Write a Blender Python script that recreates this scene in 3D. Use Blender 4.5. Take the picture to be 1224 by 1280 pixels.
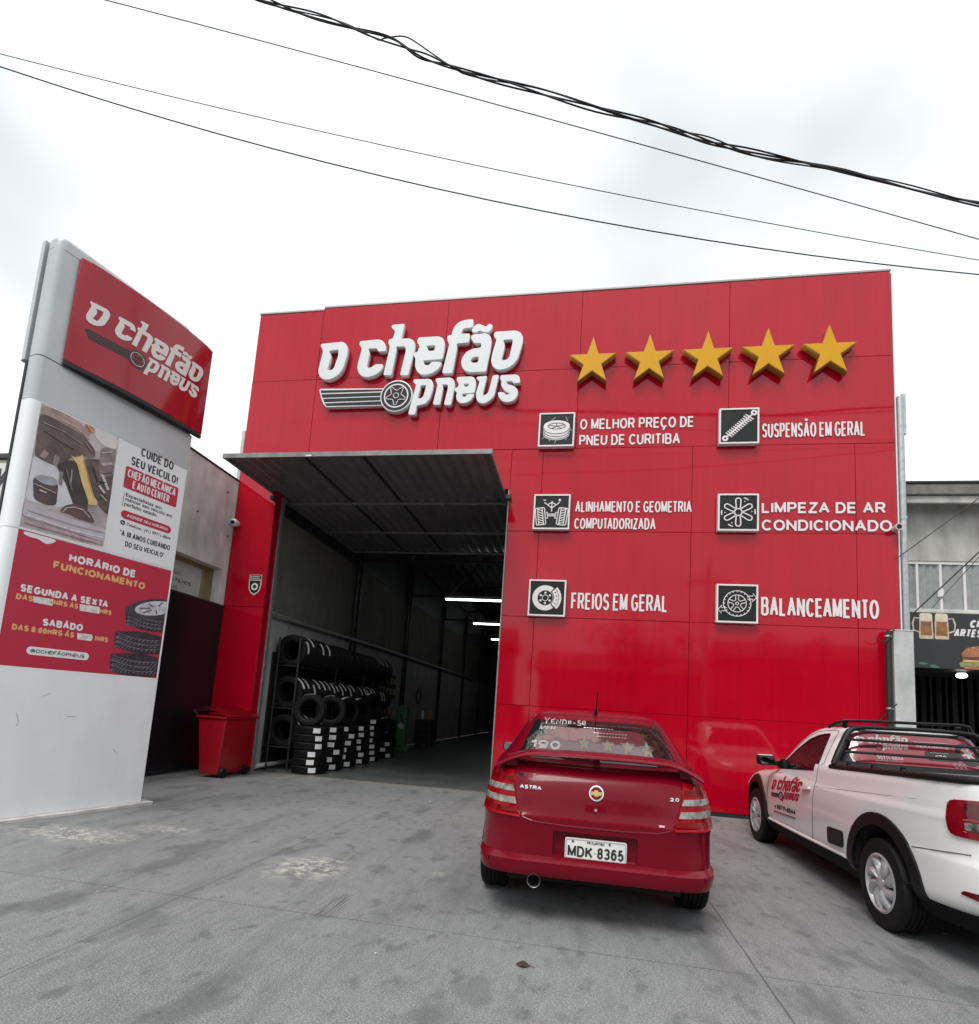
import bpy, bmesh, math, random
from mathutils import Vector, Matrix
from mathutils.bvhtree import BVHTree
random.seed(7)
for _o in list(bpy.data.objects):
    bpy.data.objects.remove(_o)
S = bpy.context.scene
COL = S.collection
rad = math.radians

# ------------------------------------------------------------------ camera, sky, sun, exposure
cam_d = bpy.data.cameras.new('camera')
cam = bpy.data.objects.new('camera', cam_d)
COL.objects.link(cam)
Rm = ((0.9844, 0.1633, 0.0653), (-0.0437, -0.1323, 0.9903), (0.1703, -0.9777, -0.1231))
m3 = Matrix(Rm).transposed()
m4 = m3.to_quaternion().normalized().to_matrix().to_4x4()
m4.translation = (0, 0, 1.367)
cam.matrix_world = m4
cam_d.sensor_fit = 'HORIZONTAL'
cam_d.sensor_width = 36
cam_d.lens = 36 * 679 / 1224
cam_d.shift_x = 0.0
cam_d.shift_y = 164.8 / 1224
cam_d.clip_start = 0.05
cam_d.clip_end = 2000
S.camera = cam

SUN_EL, SUN_AZ = rad(58), rad(200)
W = bpy.data.worlds.new('World')
S.world = W
W.use_nodes = True
nt = W.node_tree
nt.nodes.clear()
def wn(t, **k):
    n = nt.nodes.new(t)
    for a, b in k.items():
        setattr(n, a, b)
    return n
out = wn('ShaderNodeOutputWorld')
bg = wn('ShaderNodeBackground')
sky = wn('ShaderNodeTexSky', sky_type='NISHITA', sun_disc=False)
sky.sun_elevation = SUN_EL
sky.sun_rotation = SUN_AZ
tc = wn('ShaderNodeTexCoord')
mp = wn('ShaderNodeMapping')
mp.inputs['Scale'].default_value = (1.0, 1.0, 1.6)
mp.inputs['Location'].default_value = (5.1, 4.2, 0.3)
nz = wn('ShaderNodeTexNoise')
nz.inputs['Scale'].default_value = 1.3
nz.inputs['Detail'].default_value = 4.0
nz.inputs['Roughness'].default_value = 0.45
rp = wn('ShaderNodeValToRGB')
rp.color_ramp.elements[0].position = 0.37
rp.color_ramp.elements[0].color = (3.4, 3.6, 3.7, 1)
rp.color_ramp.elements[1].position = 0.64
rp.color_ramp.elements[1].color = (6.7, 6.85, 6.85, 1)
mx = wn('ShaderNodeMixRGB')
mx.inputs['Fac'].default_value = 0.93
nt.links.new(tc.outputs['Generated'], mp.inputs['Vector'])
nt.links.new(mp.outputs['Vector'], nz.inputs['Vector'])
nt.links.new(nz.outputs['Fac'], rp.inputs['Fac'])
nt.links.new(sky.outputs['Color'], mx.inputs['Color1'])
nt.links.new(rp.outputs['Color'], mx.inputs['Color2'])
nt.links.new(mx.outputs['Color'], bg.inputs['Color'])
bg.inputs['Strength'].default_value = 0.15
nt.links.new(bg.outputs['Background'], out.inputs['Surface'])

sun_d = bpy.data.lights.new('sun', 'SUN')
sun_d.energy = 1.5
sun_d.angle = rad(25)
sun_d.color = (1.0, 0.97, 0.93)
sun = bpy.data.objects.new('sun', sun_d)
COL.objects.link(sun)
sdir = Vector((math.sin(SUN_AZ) * math.cos(SUN_EL), math.cos(SUN_AZ) * math.cos(SUN_EL), math.sin(SUN_EL)))
sun.rotation_euler = sdir.to_track_quat('Z', 'Y').to_euler()
sun.location = (0, -6, 20)
S.view_settings.view_transform = 'Standard'
S.view_settings.look = 'None'
S.view_settings.exposure = 0.68
S.view_settings.gamma = 1.0
S.render.engine = 'CYCLES'
S.cycles.max_bounces = 6
S.cycles.use_denoising = True

# ------------------------------------------------------------------ materials
MATS = {}
def mat(name, col, rough=0.5, metal=0.0, spec=0.5, noise=0.08, ns=4.0, bump=0.0, bs=60.0, coat=0.0, emit=None, es=0.0, rv=0.0, streak=0.0, ssc=(1.6, 1.6, 0.45), alpha=None, trans=0.0):
    if name in MATS:
        return MATS[name]
    m = bpy.data.materials.new(name)
    m.use_nodes = True
    t = m.node_tree
    b = t.nodes['Principled BSDF']
    b.inputs['Roughness'].default_value = rough
    b.inputs['Metallic'].default_value = metal
    b.inputs['Specular IOR Level'].default_value = spec
    b.inputs['Coat Weight'].default_value = coat
    b.inputs['Coat Roughness'].default_value = 0.03
    if trans:
        b.inputs['Transmission Weight'].default_value = trans
    tcn = t.nodes.new('ShaderNodeTexCoord')
    n = t.nodes.new('ShaderNodeTexNoise')
    n.inputs['Scale'].default_value = ns
    n.inputs['Detail'].default_value = 6
    n.inputs['Roughness'].default_value = 0.6
    t.links.new(tcn.outputs['Object'], n.inputs['Vector'])
    r = t.nodes.new('ShaderNodeValToRGB')
    r.color_ramp.elements[0].position = 0.3
    r.color_ramp.elements[1].position = 0.7
    r.color_ramp.elements[0].color = tuple(c * (1 - noise) for c in col) + (1,)
    r.color_ramp.elements[1].color = tuple(min(1, c * (1 + noise)) for c in col) + (1,)
    t.links.new(n.outputs['Fac'], r.inputs['Fac'])
    cout = r.outputs['Color']
    if streak:
        mpn = t.nodes.new('ShaderNodeMapping')
        mpn.inputs['Scale'].default_value = ssc
        n2 = t.nodes.new('ShaderNodeTexNoise')
        n2.inputs['Scale'].default_value = 3.0
        n2.inputs['Detail'].default_value = 8
        t.links.new(tcn.outputs['Object'], mpn.inputs['Vector'])
        t.links.new(mpn.outputs['Vector'], n2.inputs['Vector'])
        r2 = t.nodes.new('ShaderNodeValToRGB')
        r2.color_ramp.elements[0].position = 0.30
        r2.color_ramp.elements[1].position = 0.66
        r2.color_ramp.elements[0].color = (1 - streak,) * 3 + (1,)
        r2.color_ramp.elements[1].color = (1, 1, 1, 1)
        t.links.new(n2.outputs['Fac'], r2.inputs['Fac'])
        mm = t.nodes.new('ShaderNodeMixRGB')
        mm.blend_type = 'MULTIPLY'
        mm.inputs['Fac'].default_value = 1
        t.links.new(cout, mm.inputs['Color1'])
        t.links.new(r2.outputs['Color'], mm.inputs['Color2'])
        cout = mm.outputs['Color']
    t.links.new(cout, b.inputs['Base Color'])
    if rv:
        mr = t.nodes.new('ShaderNodeMapRange')
        mr.inputs['To Min'].default_value = max(0.0, rough - rv)
        mr.inputs['To Max'].default_value = rough + rv
        t.links.new(n.outputs['Fac'], mr.inputs['Value'])
        t.links.new(mr.outputs['Result'], b.inputs['Roughness'])
    if bump:
        n3 = t.nodes.new('ShaderNodeTexNoise')
        n3.inputs['Scale'].default_value = bs
        n3.inputs['Detail'].default_value = 4
        t.links.new(tcn.outputs['Object'], n3.inputs['Vector'])
        bu = t.nodes.new('ShaderNodeBump')
        bu.inputs['Strength'].default_value = bump
        bu.inputs['Distance'].default_value = 0.02
        t.links.new(n3.outputs['Fac'], bu.inputs['Height'])
        t.links.new(bu.outputs['Normal'], b.inputs['Normal'])
    if emit:
        b.inputs['Emission Color'].default_value = tuple(emit) + (1,)
        b.inputs['Emission Strength'].default_value = es
    MATS[name] = m
    return m

M_RED = mat('red_cladding', (0.43, 0.001, 0.015), 0.055, spec=0.40, noise=0.06, ns=.9, bump=0.010, bs=.8, rv=0.02, streak=0.12, ssc=(4.5, 4.5, .22))
M_SEAM = mat('seam_dark', (0.20, 0.003, 0.010), 0.7)
M_REDPL = mat('red_plastic', (0.30, 0.003, 0.010), 0.32, noise=0.15, ns=9, bump=0.05, bs=40)
M_WHITE = mat('white_acrylic', (0.66, 0.68, 0.685), 0.35, noise=0.03, streak=0.06)
M_VINYL = mat('white_vinyl', (0.70, 0.66, 0.66), 0.4, noise=0.02)
M_BLACK = mat('black_acrylic', (0.013, 0.014, 0.014), 0.5, spec=.25, noise=0.2)
M_BLACKM = mat('black_matt', (0.012, 0.012, 0.013), 0.65, noise=0.3)
M_GOLD = mat('gold_acrylic', (0.60, 0.30, 0.004), 0.45, spec=.22, noise=0.05, ns=6)
M_GOLDS = mat('gold_side', (0.40, 0.20, 0.03), 0.5, noise=0.1)
M_TOTEM = mat('totem_white', (0.80, 0.825, 0.835), 0.3, noise=0.03, ns=2.2, streak=0.05, bump=0.02, bs=3)
M_GAL = mat('galvanised', (0.42, 0.44, 0.45), 0.42, metal=0.6, noise=0.18, ns=14)
M_STEEL = mat('dark_steel', (0.035, 0.035, 0.038), 0.5, metal=0.3, noise=0.3, ns=10)
M_FRAME = mat('frame_metal', (0.30, 0.29, 0.28), 0.45, metal=0.5, noise=0.25, ns=12)
M_CORR = mat('corrugated_steel', (0.15, 0.14, 0.145), 0.30, metal=0.0, noise=0.2, ns=3)
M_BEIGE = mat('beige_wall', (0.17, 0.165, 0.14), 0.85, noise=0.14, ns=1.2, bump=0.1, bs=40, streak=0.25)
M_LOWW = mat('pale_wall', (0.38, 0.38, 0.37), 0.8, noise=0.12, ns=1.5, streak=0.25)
M_DARKROOF = mat('roof_sheet', (0.06, 0.062, 0.062), 0.6, noise=0.2)
M_RUB = mat('tyre_rubber', (0.007, 0.007, 0.0075), 0.62, spec=.22, noise=0.35, ns=18, bump=0.06, bs=90)
M_TAG = mat('paper_label', (0.72, 0.73, 0.70), 0.55, noise=0.12, ns=60)
M_CONC = mat('bare_concrete', (0.63, 0.605, 0.585), 0.9, noise=0.16, ns=2.6, bump=0.25, bs=30, streak=0.28)
M_PILLAR = mat('painted_concrete', (0.50, 0.51, 0.50), 0.85, noise=0.16, ns=3.0, bump=0.15, bs=25, streak=0.3)
M_YELW = mat('yellowish_render', (0.42, 0.34, 0.17), 0.85, noise=0.15, ns=2.5, streak=0.2)
M_HOARD = mat('black_hoarding', (0.008, 0.008, 0.010), 0.30, noise=0.15, ns=3, rv=0.06, bump=0.02, bs=2)
M_CABLE = mat('cable_sheath', (0.012, 0.012, 0.013), 0.6)
M_WIREG = mat('weathered_wire', (0.10, 0.10, 0.10), 0.6)
M_CHROME = mat('chrome', (0.75, 0.75, 0.76), 0.12, metal=1.0, noise=0.03)
M_BARK = mat('bark', (0.10, 0.075, 0.05), 0.9, noise=0.3, ns=8)
M_LEAFT = mat('tree_leaves', (0.045, 0.075, 0.022), 0.6, noise=0.4, ns=3)
# ------------------------------------------------------------------ helpers
WL = {}
def to_mesh(g, name='m'):
    if isinstance(g, bmesh.types.BMesh):
        me = bpy.data.meshes.new(name)
        bmesh.ops.recalc_face_normals(g, faces=g.faces)
        g.to_mesh(me)
        g.free()
        return me
    return g

def obj(name, g, m, parent=None, ang=None, at=None):
    me = to_mesh(g, name)
    me.name = name
    if parent is not None:
        off = Vector(WL[parent.name])
    elif at is not None:
        off = Vector(at)
    else:
        xs = [v.co for v in me.vertices]
        off = Vector(((min(c.x for c in xs) + max(c.x for c in xs)) / 2, (min(c.y for c in xs) + max(c.y for c in xs)) / 2, min(c.z for c in xs)))
    me.transform(Matrix.Translation(-off))
    o = bpy.data.objects.new(name, me)
    COL.objects.link(o)
    if parent is not None:
        o.parent = parent
    else:
        o.location = off
    WL[o.name] = off
    me.materials.clear()
    for mm in (m if isinstance(m, (list, tuple)) else [m]):
        me.materials.append(mm)
    if ang:
        for p in me.polygons:
            p.use_smooth = True
        me.set_sharp_from_angle(angle=rad(ang))
    return o

def tag(o, label, cat, group=None, kind=None):
    o['label'] = label
    o['category'] = cat
    if group:
        o['group'] = group
    if kind:
        o['kind'] = kind
    return o

def thing(name, label, cat, loc=(0, 0, 0), group=None):
    o = bpy.data.objects.new(name, None)
    o.empty_display_size = 0.2
    COL.objects.link(o)
    o.location = loc
    WL[o.name] = Vector(loc)
    return tag(o, label, cat, group)

def structure(name, g, m, label, cat):
    o = obj(name, g, m)
    tag(o, label, cat, kind='structure')
    return o

def dup(root, loc, rot=None, label=None):
    r = root.copy()
    COL.objects.link(r)
    r.location = loc
    if rot is not None:
        r.rotation_euler = rot
    if label:
        r['label'] = label
    for ch in list(root.children):
        c = ch.copy()
        COL.objects.link(c)
        c.parent = r
        for g in list(ch.children):
            d = g.copy()
            COL.objects.link(d)
            d.parent = c
    return r

def B():
    return bmesh.new()

def box(bm, x0, x1, y0, y1, z0, z1, mi=0):
    vs = [bm.verts.new((x, y, z)) for x in (x0, x1) for y in (y0, y1) for z in (z0, z1)]
    for f in ((0, 1, 3, 2), (4, 6, 7, 5), (0, 4, 5, 1), (2, 3, 7, 6), (0, 2, 6, 4), (1, 5, 7, 3)):
        fc = bm.faces.new([vs[i] for i in f])
        fc.material_index = mi
    return vs

def bev(bm, w, seg=2):
    bmesh.ops.recalc_face_normals(bm, faces=bm.faces)
    bmesh.ops.bevel(bm, geom=[e for e in bm.edges if len(e.link_faces) == 2 and e.calc_face_angle(0) > 0.5], offset=w, segments=seg, affect='EDGES', profile=0.6)
    return bm

def bbox(x0, x1, y0, y1, z0, z1, w=0.01, seg=2):
    bm = B()
    box(bm, x0, x1, y0, y1, z0, z1)
    return bev(bm, w, seg)

def tube(bm, pts, r, seg=8, flat=None, N=None, cap=True):
    pts = [Vector(p) for p in pts]
    rings = []
    prev = None
    for i, p in enumerate(pts):
        a = pts[max(0, i - 1)]
        b = pts[min(len(pts) - 1, i + 1)]
        d = (b - a)
        d = d.normalized() if d.length > 1e-9 else Vector((0, 0, 1))
        if prev is None:
            up = Vector((0, 0, 1)) if abs(d.z) < 0.9 else Vector((0, 1, 0))
            if N is not None:
                up = Vector(N)
            u = d.cross(up).normalized()
        else:
            u = prev - d * prev.dot(d)
            u = u.normalized()
        if N is not None:
            u = d.cross(Vector(N)).normalized()
        v = d.cross(u).normalized()
        prev = u
        rr = r[i] if isinstance(r, (list, tuple)) else r
        fl = flat if flat else 1.0
        rings.append([bm.verts.new(p + u * rr * math.cos(t) + v * rr * fl * math.sin(t)) for t in [2 * math.pi * k / seg for k in range(seg)]])
    for a, b in zip(rings, rings[1:]):
        for k in range(seg):
            bm.faces.new((a[k], a[(k + 1) % seg], b[(k + 1) % seg], b[k]))
    if cap:
        bm.faces.new(rings[0])
        bm.faces.new(rings[-1][::-1])
    return bm

def lathe(bm, prof, axis='Z', c=(0, 0, 0), seg=32, close=False, mi=0):
    """prof: (radius, height) pairs spun round the axis through c"""
    c = Vector(c)
    ax = {'X': (Vector((0, 1, 0)), Vector((0, 0, 1)), Vector((1, 0, 0))), 'Y': (Vector((1, 0, 0)), Vector((0, 0, 1)), Vector((0, 1, 0))), 'Z': (Vector((1, 0, 0)), Vector((0, 1, 0)), Vector((0, 0, 1)))}[axis]
    rings = []
    for r, h in prof:
        if r < 1e-6:
            rings.append([bm.verts.new(c + ax[2] * h)])
        else:
            rings.append([bm.verts.new(c + ax[0] * r * math.cos(t) + ax[1] * r * math.sin(t) + ax[2] * h) for t in [2 * math.pi * k / seg for k in range(seg)]])
    prs = list(zip(rings, rings[1:]))
    if close:
        prs.append((rings[-1], rings[0]))
    for a, b in prs:
        for k in range(seg):
            k2 = (k + 1) % seg
            if len(a) == 1 and len(b) == 1:
                continue
            if len(a) == 1:
                f = bm.faces.new((a[0], b[k2], b[k]))
            elif len(b) == 1:
                f = bm.faces.new((a[k], a[k2], b[0]))
            else:
                f = bm.faces.new((a[k], a[k2], b[k2], b[k]))
            f.material_index = mi
    return bm

class Frame:
    def __init__(s, O, R, U):
        s.O = Vector(O)
        s.R = Vector(R).normalized()
        s.U = Vector(U).normalized()
        s.N = s.R.cross(s.U).normalized()
    def p(s, x, y, n=0.0):
        return s.O + s.R * x + s.U * y + s.N * n

def curve_mesh(loops, ext=0.0, bevel=0.0, bres=1):
    cu = bpy.data.curves.new('c', 'CURVE')
    cu.dimensions = '2D'
    cu.fill_mode = 'BOTH'
    cu.extrude = ext
    cu.bevel_depth = bevel
    cu.bevel_resolution = bres
    for l in loops:
        sp = cu.splines.new('POLY')
        sp.points.add(len(l) - 1)
        for q, p in zip(sp.points, l):
            q.co = (p[0], p[1], 0, 1)
        sp.use_cyclic_u = True
    return _eval(cu)

def _eval(cu):
    o = bpy.data.objects.new('tmp', cu)
    COL.objects.link(o)
    dg = bpy.context.evaluated_depsgraph_get()
    dg.update()
    me = bpy.data.meshes.new_from_object(o.evaluated_get(dg))
    bpy.data.objects.remove(o)
    bpy.data.curves.remove(cu)
    bm = B()
    bm.from_mesh(me)
    bmesh.ops.remove_doubles(bm, verts=bm.verts, dist=1e-5)
    bpy.data.meshes.remove(me)
    return bm

def fmap(bm, fr, d0, d1, zlo, zhi):
    """local (x,y,z) -> frame; local z range [zlo,zhi] mapped on [d0,d1] along the normal"""
    for v in bm.verts:
        x, y, z = v.co
        k = (z - zlo) / (zhi - zlo) if zhi > zlo else 0
        v.co = fr.p(x, y, d0 + (d1 - d0) * k)
    return bm

def plate(loops, fr, d0, d1, bevel=0.0):
    """closed solid with the given outline (and holes), from d0 to d1 along the frame normal"""
    if d1 - d0 > 2 * bevel + 1e-6 and bevel:
        h = (d1 - d0) / 2
        bm = curve_mesh(loops, h - bevel, bevel)
        return fmap(bm, fr, d0, d1, -h, h)
    bm = curve_mesh(loops, 0.01)
    return fmap(bm, fr, d0, d1, -0.01, 0.01)

_TC = {}
def text_bm(body, bold=0.0, spacing=1.0):
    cu = bpy.data.curves.new('t', 'FONT')
    cu.body = body
    cu.size = 1.0
    cu.offset = bold
    cu.space_character = spacing
    cu.resolution_u = 3
    cu.extrude = 0.01
    return _eval(cu)

def capheight(bold):
    bold = 0
    k = ('cap', bold)
    if k not in _TC:
        bm = text_bm('H', bold)
        _TC[k] = max(v.co.y for v in bm.verts)
        bm.free()
    return _TC[k]

def text_solid(body, fr, x0, x1, yb, cap, d0=0.001, d1=0.004, bold=0.0, shear=0.0, spacing=1.0):
    if bold:
        tot = B()
        q = bold * cap * .9
        for i, (dx, dy) in enumerate(((-q, -q), (q, -q), (q, q), (-q, q))):
            b2 = text_solid(body, fr, x0 + q + dx, x1 - q + dx, yb + dy, cap, d0, d1 + i * min(.0002, (d1 - d0) * .1), 0, shear, spacing)
            me = bpy.data.meshes.new('t')
            b2.to_mesh(me)
            b2.free()
            tot.from_mesh(me)
            bpy.data.meshes.remove(me)
        return tot
    bm = text_bm(body, 0, spacing)
    xs = [v.co.x for v in bm.verts]
    a, b = min(xs), max(xs)
    ch = capheight(bold)
    for v in bm.verts:
        yy = v.co.y / ch * cap
        v.co.x = x0 + (v.co.x - a) / (b - a) * (x1 - x0) + shear * yy
        v.co.y = yb + yy
    return fmap(bm, fr, d0, d1, -0.01, 0.01)

def text(name, body, fr, x0, x1, yb, cap, m, parent=None, **k):
    return obj(name, text_solid(body, fr, x0, x1, yb, cap, **k), m, parent)

def strokes(polys, w, fr, d=0.004, seg=8):
    bm = B()
    for pl in polys:
        tube(bm, [fr.p(x, y, d * 0.5) for x, y in pl], w / 2, seg, flat=min(1.0, d / w), N=fr.N)
    return bm

def circ(cx, cy, r, n=32, a0=0.0, a1=2 * math.pi, close=True, ry=None):
    ry = ry or r
    m = n if close else n + 1
    return [(cx + r * math.cos(a0 + (a1 - a0) * k / n), cy + ry * math.sin(a0 + (a1 - a0) * k / n)) for k in range(m)]

def rrect(x0, x1, y0, y1, r, n=5):
    P = []
    for cx, cy, a in ((x1 - r, y1 - r, 0), (x0 + r, y1 - r, 90), (x0 + r, y0 + r, 180), (x1 - r, y0 + r, 270)):
        for k in range(n + 1):
            t = rad(a + 90 * k / n)
            P.append((cx + r * math.cos(t), cy + r * math.sin(t)))
    return P

def star(cx, cy, R, n=5, rot=math.pi / 2, k=0.382):
    return [(cx + (R if i % 2 == 0 else R * k) * math.cos(rot + math.pi * i / n), cy + (R if i % 2 == 0 else R * k) * math.sin(rot + math.pi * i / n)) for i in range(2 * n)]

def boolean(o, cutters, op='DIFFERENCE'):
    for c in cutters:
        md = o.modifiers.new('b', 'BOOLEAN')
        md.operation = op
        md.solver = 'EXACT'
        md.object = c
        md.material_mode = 'TRANSFER'
    dg = bpy.context.evaluated_depsgraph_get()
    dg.update()
    me = bpy.data.meshes.new_from_object(o.evaluated_get(dg))
    o.modifiers.clear()
    old = o.data
    o.data = me
    bpy.data.meshes.remove(old)
    for c in cutters:
        bpy.data.objects.remove(c)
    return o

# ---- lofted vehicle skins: horizontal sections stacked in height
def pchip(xs, ys, x):
    n = len(xs)
    if n == 1:
        return ys[0]
    i = 0
    while i < n - 2 and x > xs[i + 1]:
        i += 1
    h = [xs[k + 1] - xs[k] for k in range(n - 1)]
    dl = [(ys[k + 1] - ys[k]) / h[k] for k in range(n - 1)]
    def sl(k):
        if k == 0:
            return dl[0]
        if k == n - 1:
            return dl[-1]
        if dl[k - 1] * dl[k] <= 0:
            return 0
        w1 = 2 * h[k] + h[k - 1]
        w2 = h[k] + 2 * h[k - 1]
        return (w1 + w2) / (w1 / dl[k - 1] + w2 / dl[k])
    t = (x - xs[i]) / h[i]
    a, b = sl(i), sl(i + 1)
    return (ys[i] * (1 + 2 * t) * (1 - t) ** 2 + a * h[i] * t * (1 - t) ** 2 + ys[i + 1] * t * t * (3 - 2 * t) + b * h[i] * t * t * (t - 1))

def ring_pts(w, vr, vf, nr, nf, N=22, xo=0.0):
    vm = vr + (vf - vr) * 0.5
    P = []
    def tt(s):
        return 90 * (0.5 * (2 * s) ** 1.8 if s < .5 else 1 - .5 * (2 - 2 * s) ** 1.8)
    q = [rad(tt(k / N)) for k in range(N + 1)]
    half = []
    for t in q:
        half.append((w * abs(math.sin(t)) ** (2 / nr), vm - (vm - vr) * abs(math.cos(t)) ** (2 / nr)))
    for t in q[::-1][1:]:
        half.append((w * abs(math.sin(t)) ** (2 / nf), vm + (vf - vm) * abs(math.cos(t)) ** (2 / nf)))
    P = half + [(-x, v) for x, v in half[::-1][1:-1]]
    return P

def skin(levels, xc, y0, step=0.02, N=22, deform=None):
    """levels: segments of (z, w, vr, vf, nr, nf); smooth inside a segment, creased between them"""
    bm = B()
    rings = []
    for seg in levels:
        zs = [l[0] for l in seg]
        n = max(1, int(round((zs[-1] - zs[0]) / step)))
        for k in range(n + 1):
            z = zs[0] + (zs[-1] - zs[0]) * k / n
            pr = [pchip(zs, [l[j] for l in seg], z) for j in range(1, 6)]
            rings.append((z, ring_pts(*pr, N=N)))
    vr = []
    for z, P in rings:
        row = []
        for x, v in P:
            c = (xc + x, y0 + v, z)
            if deform:
                c = deform(*c)
            row.append(bm.verts.new(c))
        vr.append(row)
    n = len(vr[0])
    for a, b in zip(vr, vr[1:]):
        for k in range(n):
            bm.faces.new((a[k], a[(k + 1) % n], b[(k + 1) % n], b[k]))
    bm.faces.new(vr[0][::-1])
    bm.faces.new(vr[-1])
    return bm

AX = {'rear': (Vector((1, 0, 0)), Vector((0, 0, 1)), Vector((0, 1, 0))), 'left': (Vector((0, 1, 0)), Vector((0, 0, 1)), Vector((1, 0, 0))), 'right': (Vector((0, 1, 0)), Vector((0, 0, 1)), Vector((-1, 0, 0))), 'front': (Vector((1, 0, 0)), Vector((0, 0, 1)), Vector((0, -1, 0))), 'top': (Vector((1, 0, 0)), Vector((0, 1, 0)), Vector((0, 0, -1)))}
def projector(bvh, axis, start):
    a, b, d = AX[axis]
    def f(x, y, off):
        o = a * x + b * y
        o = o - d * (d.dot(o)) + d * start
        h = bvh.ray_cast(o, d)
        if h[0] is None:
            h = bvh.find_nearest(o + d * abs(start) if False else o)
        n = h[1]
        if n.dot(d) > 0:
            n = -n
        return h[0] + n * off
    return f

def is_convex(l):
    s = 0
    n = len(l)
    for i in range(n):
        a, b, c = l[i], l[(i + 1) % n], l[(i + 2) % n]
        cr = (b[0] - a[0]) * (c[1] - b[1]) - (b[1] - a[1]) * (c[0] - b[0])
        if abs(cr) < 1e-9:
            continue
        if s == 0:
            s = 1 if cr > 0 else -1
        elif s * cr < 0:
            return 0
    return s

def flat_grid(loops, grid):
    l = loops[0]
    xs = [p[0] for p in l]
    ys = [p[1] for p in l]
    x0, x1, y0, y1 = min(xs), max(xs), min(ys), max(ys)
    s = is_convex(l) if len(loops) == 1 else 0
    if s:
        bm = B()
        nx = max(1, int((x1 - x0) / grid))
        ny = max(1, int((y1 - y0) / grid))
        e = 1e-4
        V = [[bm.verts.new((x0 - e + (x1 - x0 + 2 * e) * i / nx, y0 - e + (y1 - y0 + 2 * e) * j / ny, 0)) for j in range(ny + 1)] for i in range(nx + 1)]
        for i in range(nx):
            for j in range(ny):
                bm.faces.new((V[i][j], V[i + 1][j], V[i + 1][j + 1], V[i][j + 1]))
        n = len(l)
        for i in range(n):
            a, b = l[i], l[(i + 1) % n]
            if abs(a[0] - b[0]) + abs(a[1] - b[1]) < 1e-6:
                continue
            nn = Vector((b[1] - a[1], -(b[0] - a[0]), 0)) * s
            bmesh.ops.bisect_plane(bm, geom=bm.verts[:] + bm.edges[:] + bm.faces[:], plane_co=(a[0], a[1], 0), plane_no=nn, clear_outer=True, dist=1e-6)
    else:
        bm = curve_mesh(loops, 0.0)
        for k in range(1, int((x1 - x0) / grid) + 1):
            bmesh.ops.bisect_plane(bm, geom=bm.verts[:] + bm.edges[:] + bm.faces[:], plane_co=(x0 + k * grid, 0, 0), plane_no=(1, 0, 0))
        for k in range(1, int((y1 - y0) / grid) + 1):
            bmesh.ops.bisect_plane(bm, geom=bm.verts[:] + bm.edges[:] + bm.faces[:], plane_co=(0, y0 + k * grid, 0), plane_no=(0, 1, 0))
    bmesh.ops.remove_doubles(bm, verts=bm.verts, dist=2e-5)
    return bm

def patch(loops, pf, off=0.004, depth=0.012, grid=0.05):
    """a sheet with the given outline laid on a body; pf(x, y, offset) -> point"""
    bm = flat_grid(loops, grid)
    top = {}
    for v in list(bm.verts):
        top[v] = (v.co.x, v.co.y)
    bnd = [e for e in bm.edges if len(e.link_faces) == 1]
    low = {}
    for e in bnd:
        for v in e.verts:
            if v not in low:
                low[v] = bm.verts.new(pf(top[v][0], top[v][1], off - depth))
    for e in bnd:
        a, b = e.verts
        try:
            bm.faces.new((a, b, low[b], low[a]))
        except ValueError:
            pass
    for v, (x, y) in top.items():
        v.co = pf(x, y, off)
    bmesh.ops.recalc_face_normals(bm, faces=bm.faces)
    return bm

def proj_text(body, pf, x0, x1, yb, cap, flip=1, off=0.005, bold=0.0, shear=0.0, depth=0.003):
    bm = text_bm(body, 0)
    xs = [v.co.x for v in bm.verts]
    a, b = min(xs), max(xs)
    ch = capheight(0)
    for v in bm.verts:
        yy = v.co.y / ch * cap
        k = (v.co.x - a) / (b - a)
        x = x0 + k * (x1 - x0) + shear * yy * flip
        v.co = pf(x, yb + yy, off + (depth if v.co.z > 0 else 0))
    return bm

def proj_strokes(polys, w, pf, off=0.006):
    bm = B()
    for pl in polys:
        tube(bm, [pf(x, y, off) for x, y in pl], w / 2, 6)
    return bm

# ---- wheels and tyres (axis along X, outer face towards -X when side = -1)
def tyre_bm(R, w, r, c, axis='X', seg=40, grooves=True):
    h = w / 2
    p = [(r, -h * .78), (r + .012, -h * .93), (r + (R - r) * .45, -h), (R * .955, -h * .93), (R * .99, -h * .80), (R, -h * .72)]
    if grooves:
        for g in (-.42, -.12, .18, .46):
            p += [(R, h * (g - .045) - .002), (R - .008, h * (g - .04)), (R - .008, h * (g + .04)), (R, h * (g + .045) + .002)]
    p += [(R, h * .72), (R * .99, h * .80), (R * .955, h * .93), (r + (R - r) * .45, h), (r + .012, h * .93), (r, h * .78)]
    return lathe(B(), p, axis, c, seg, close=True)
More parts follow.
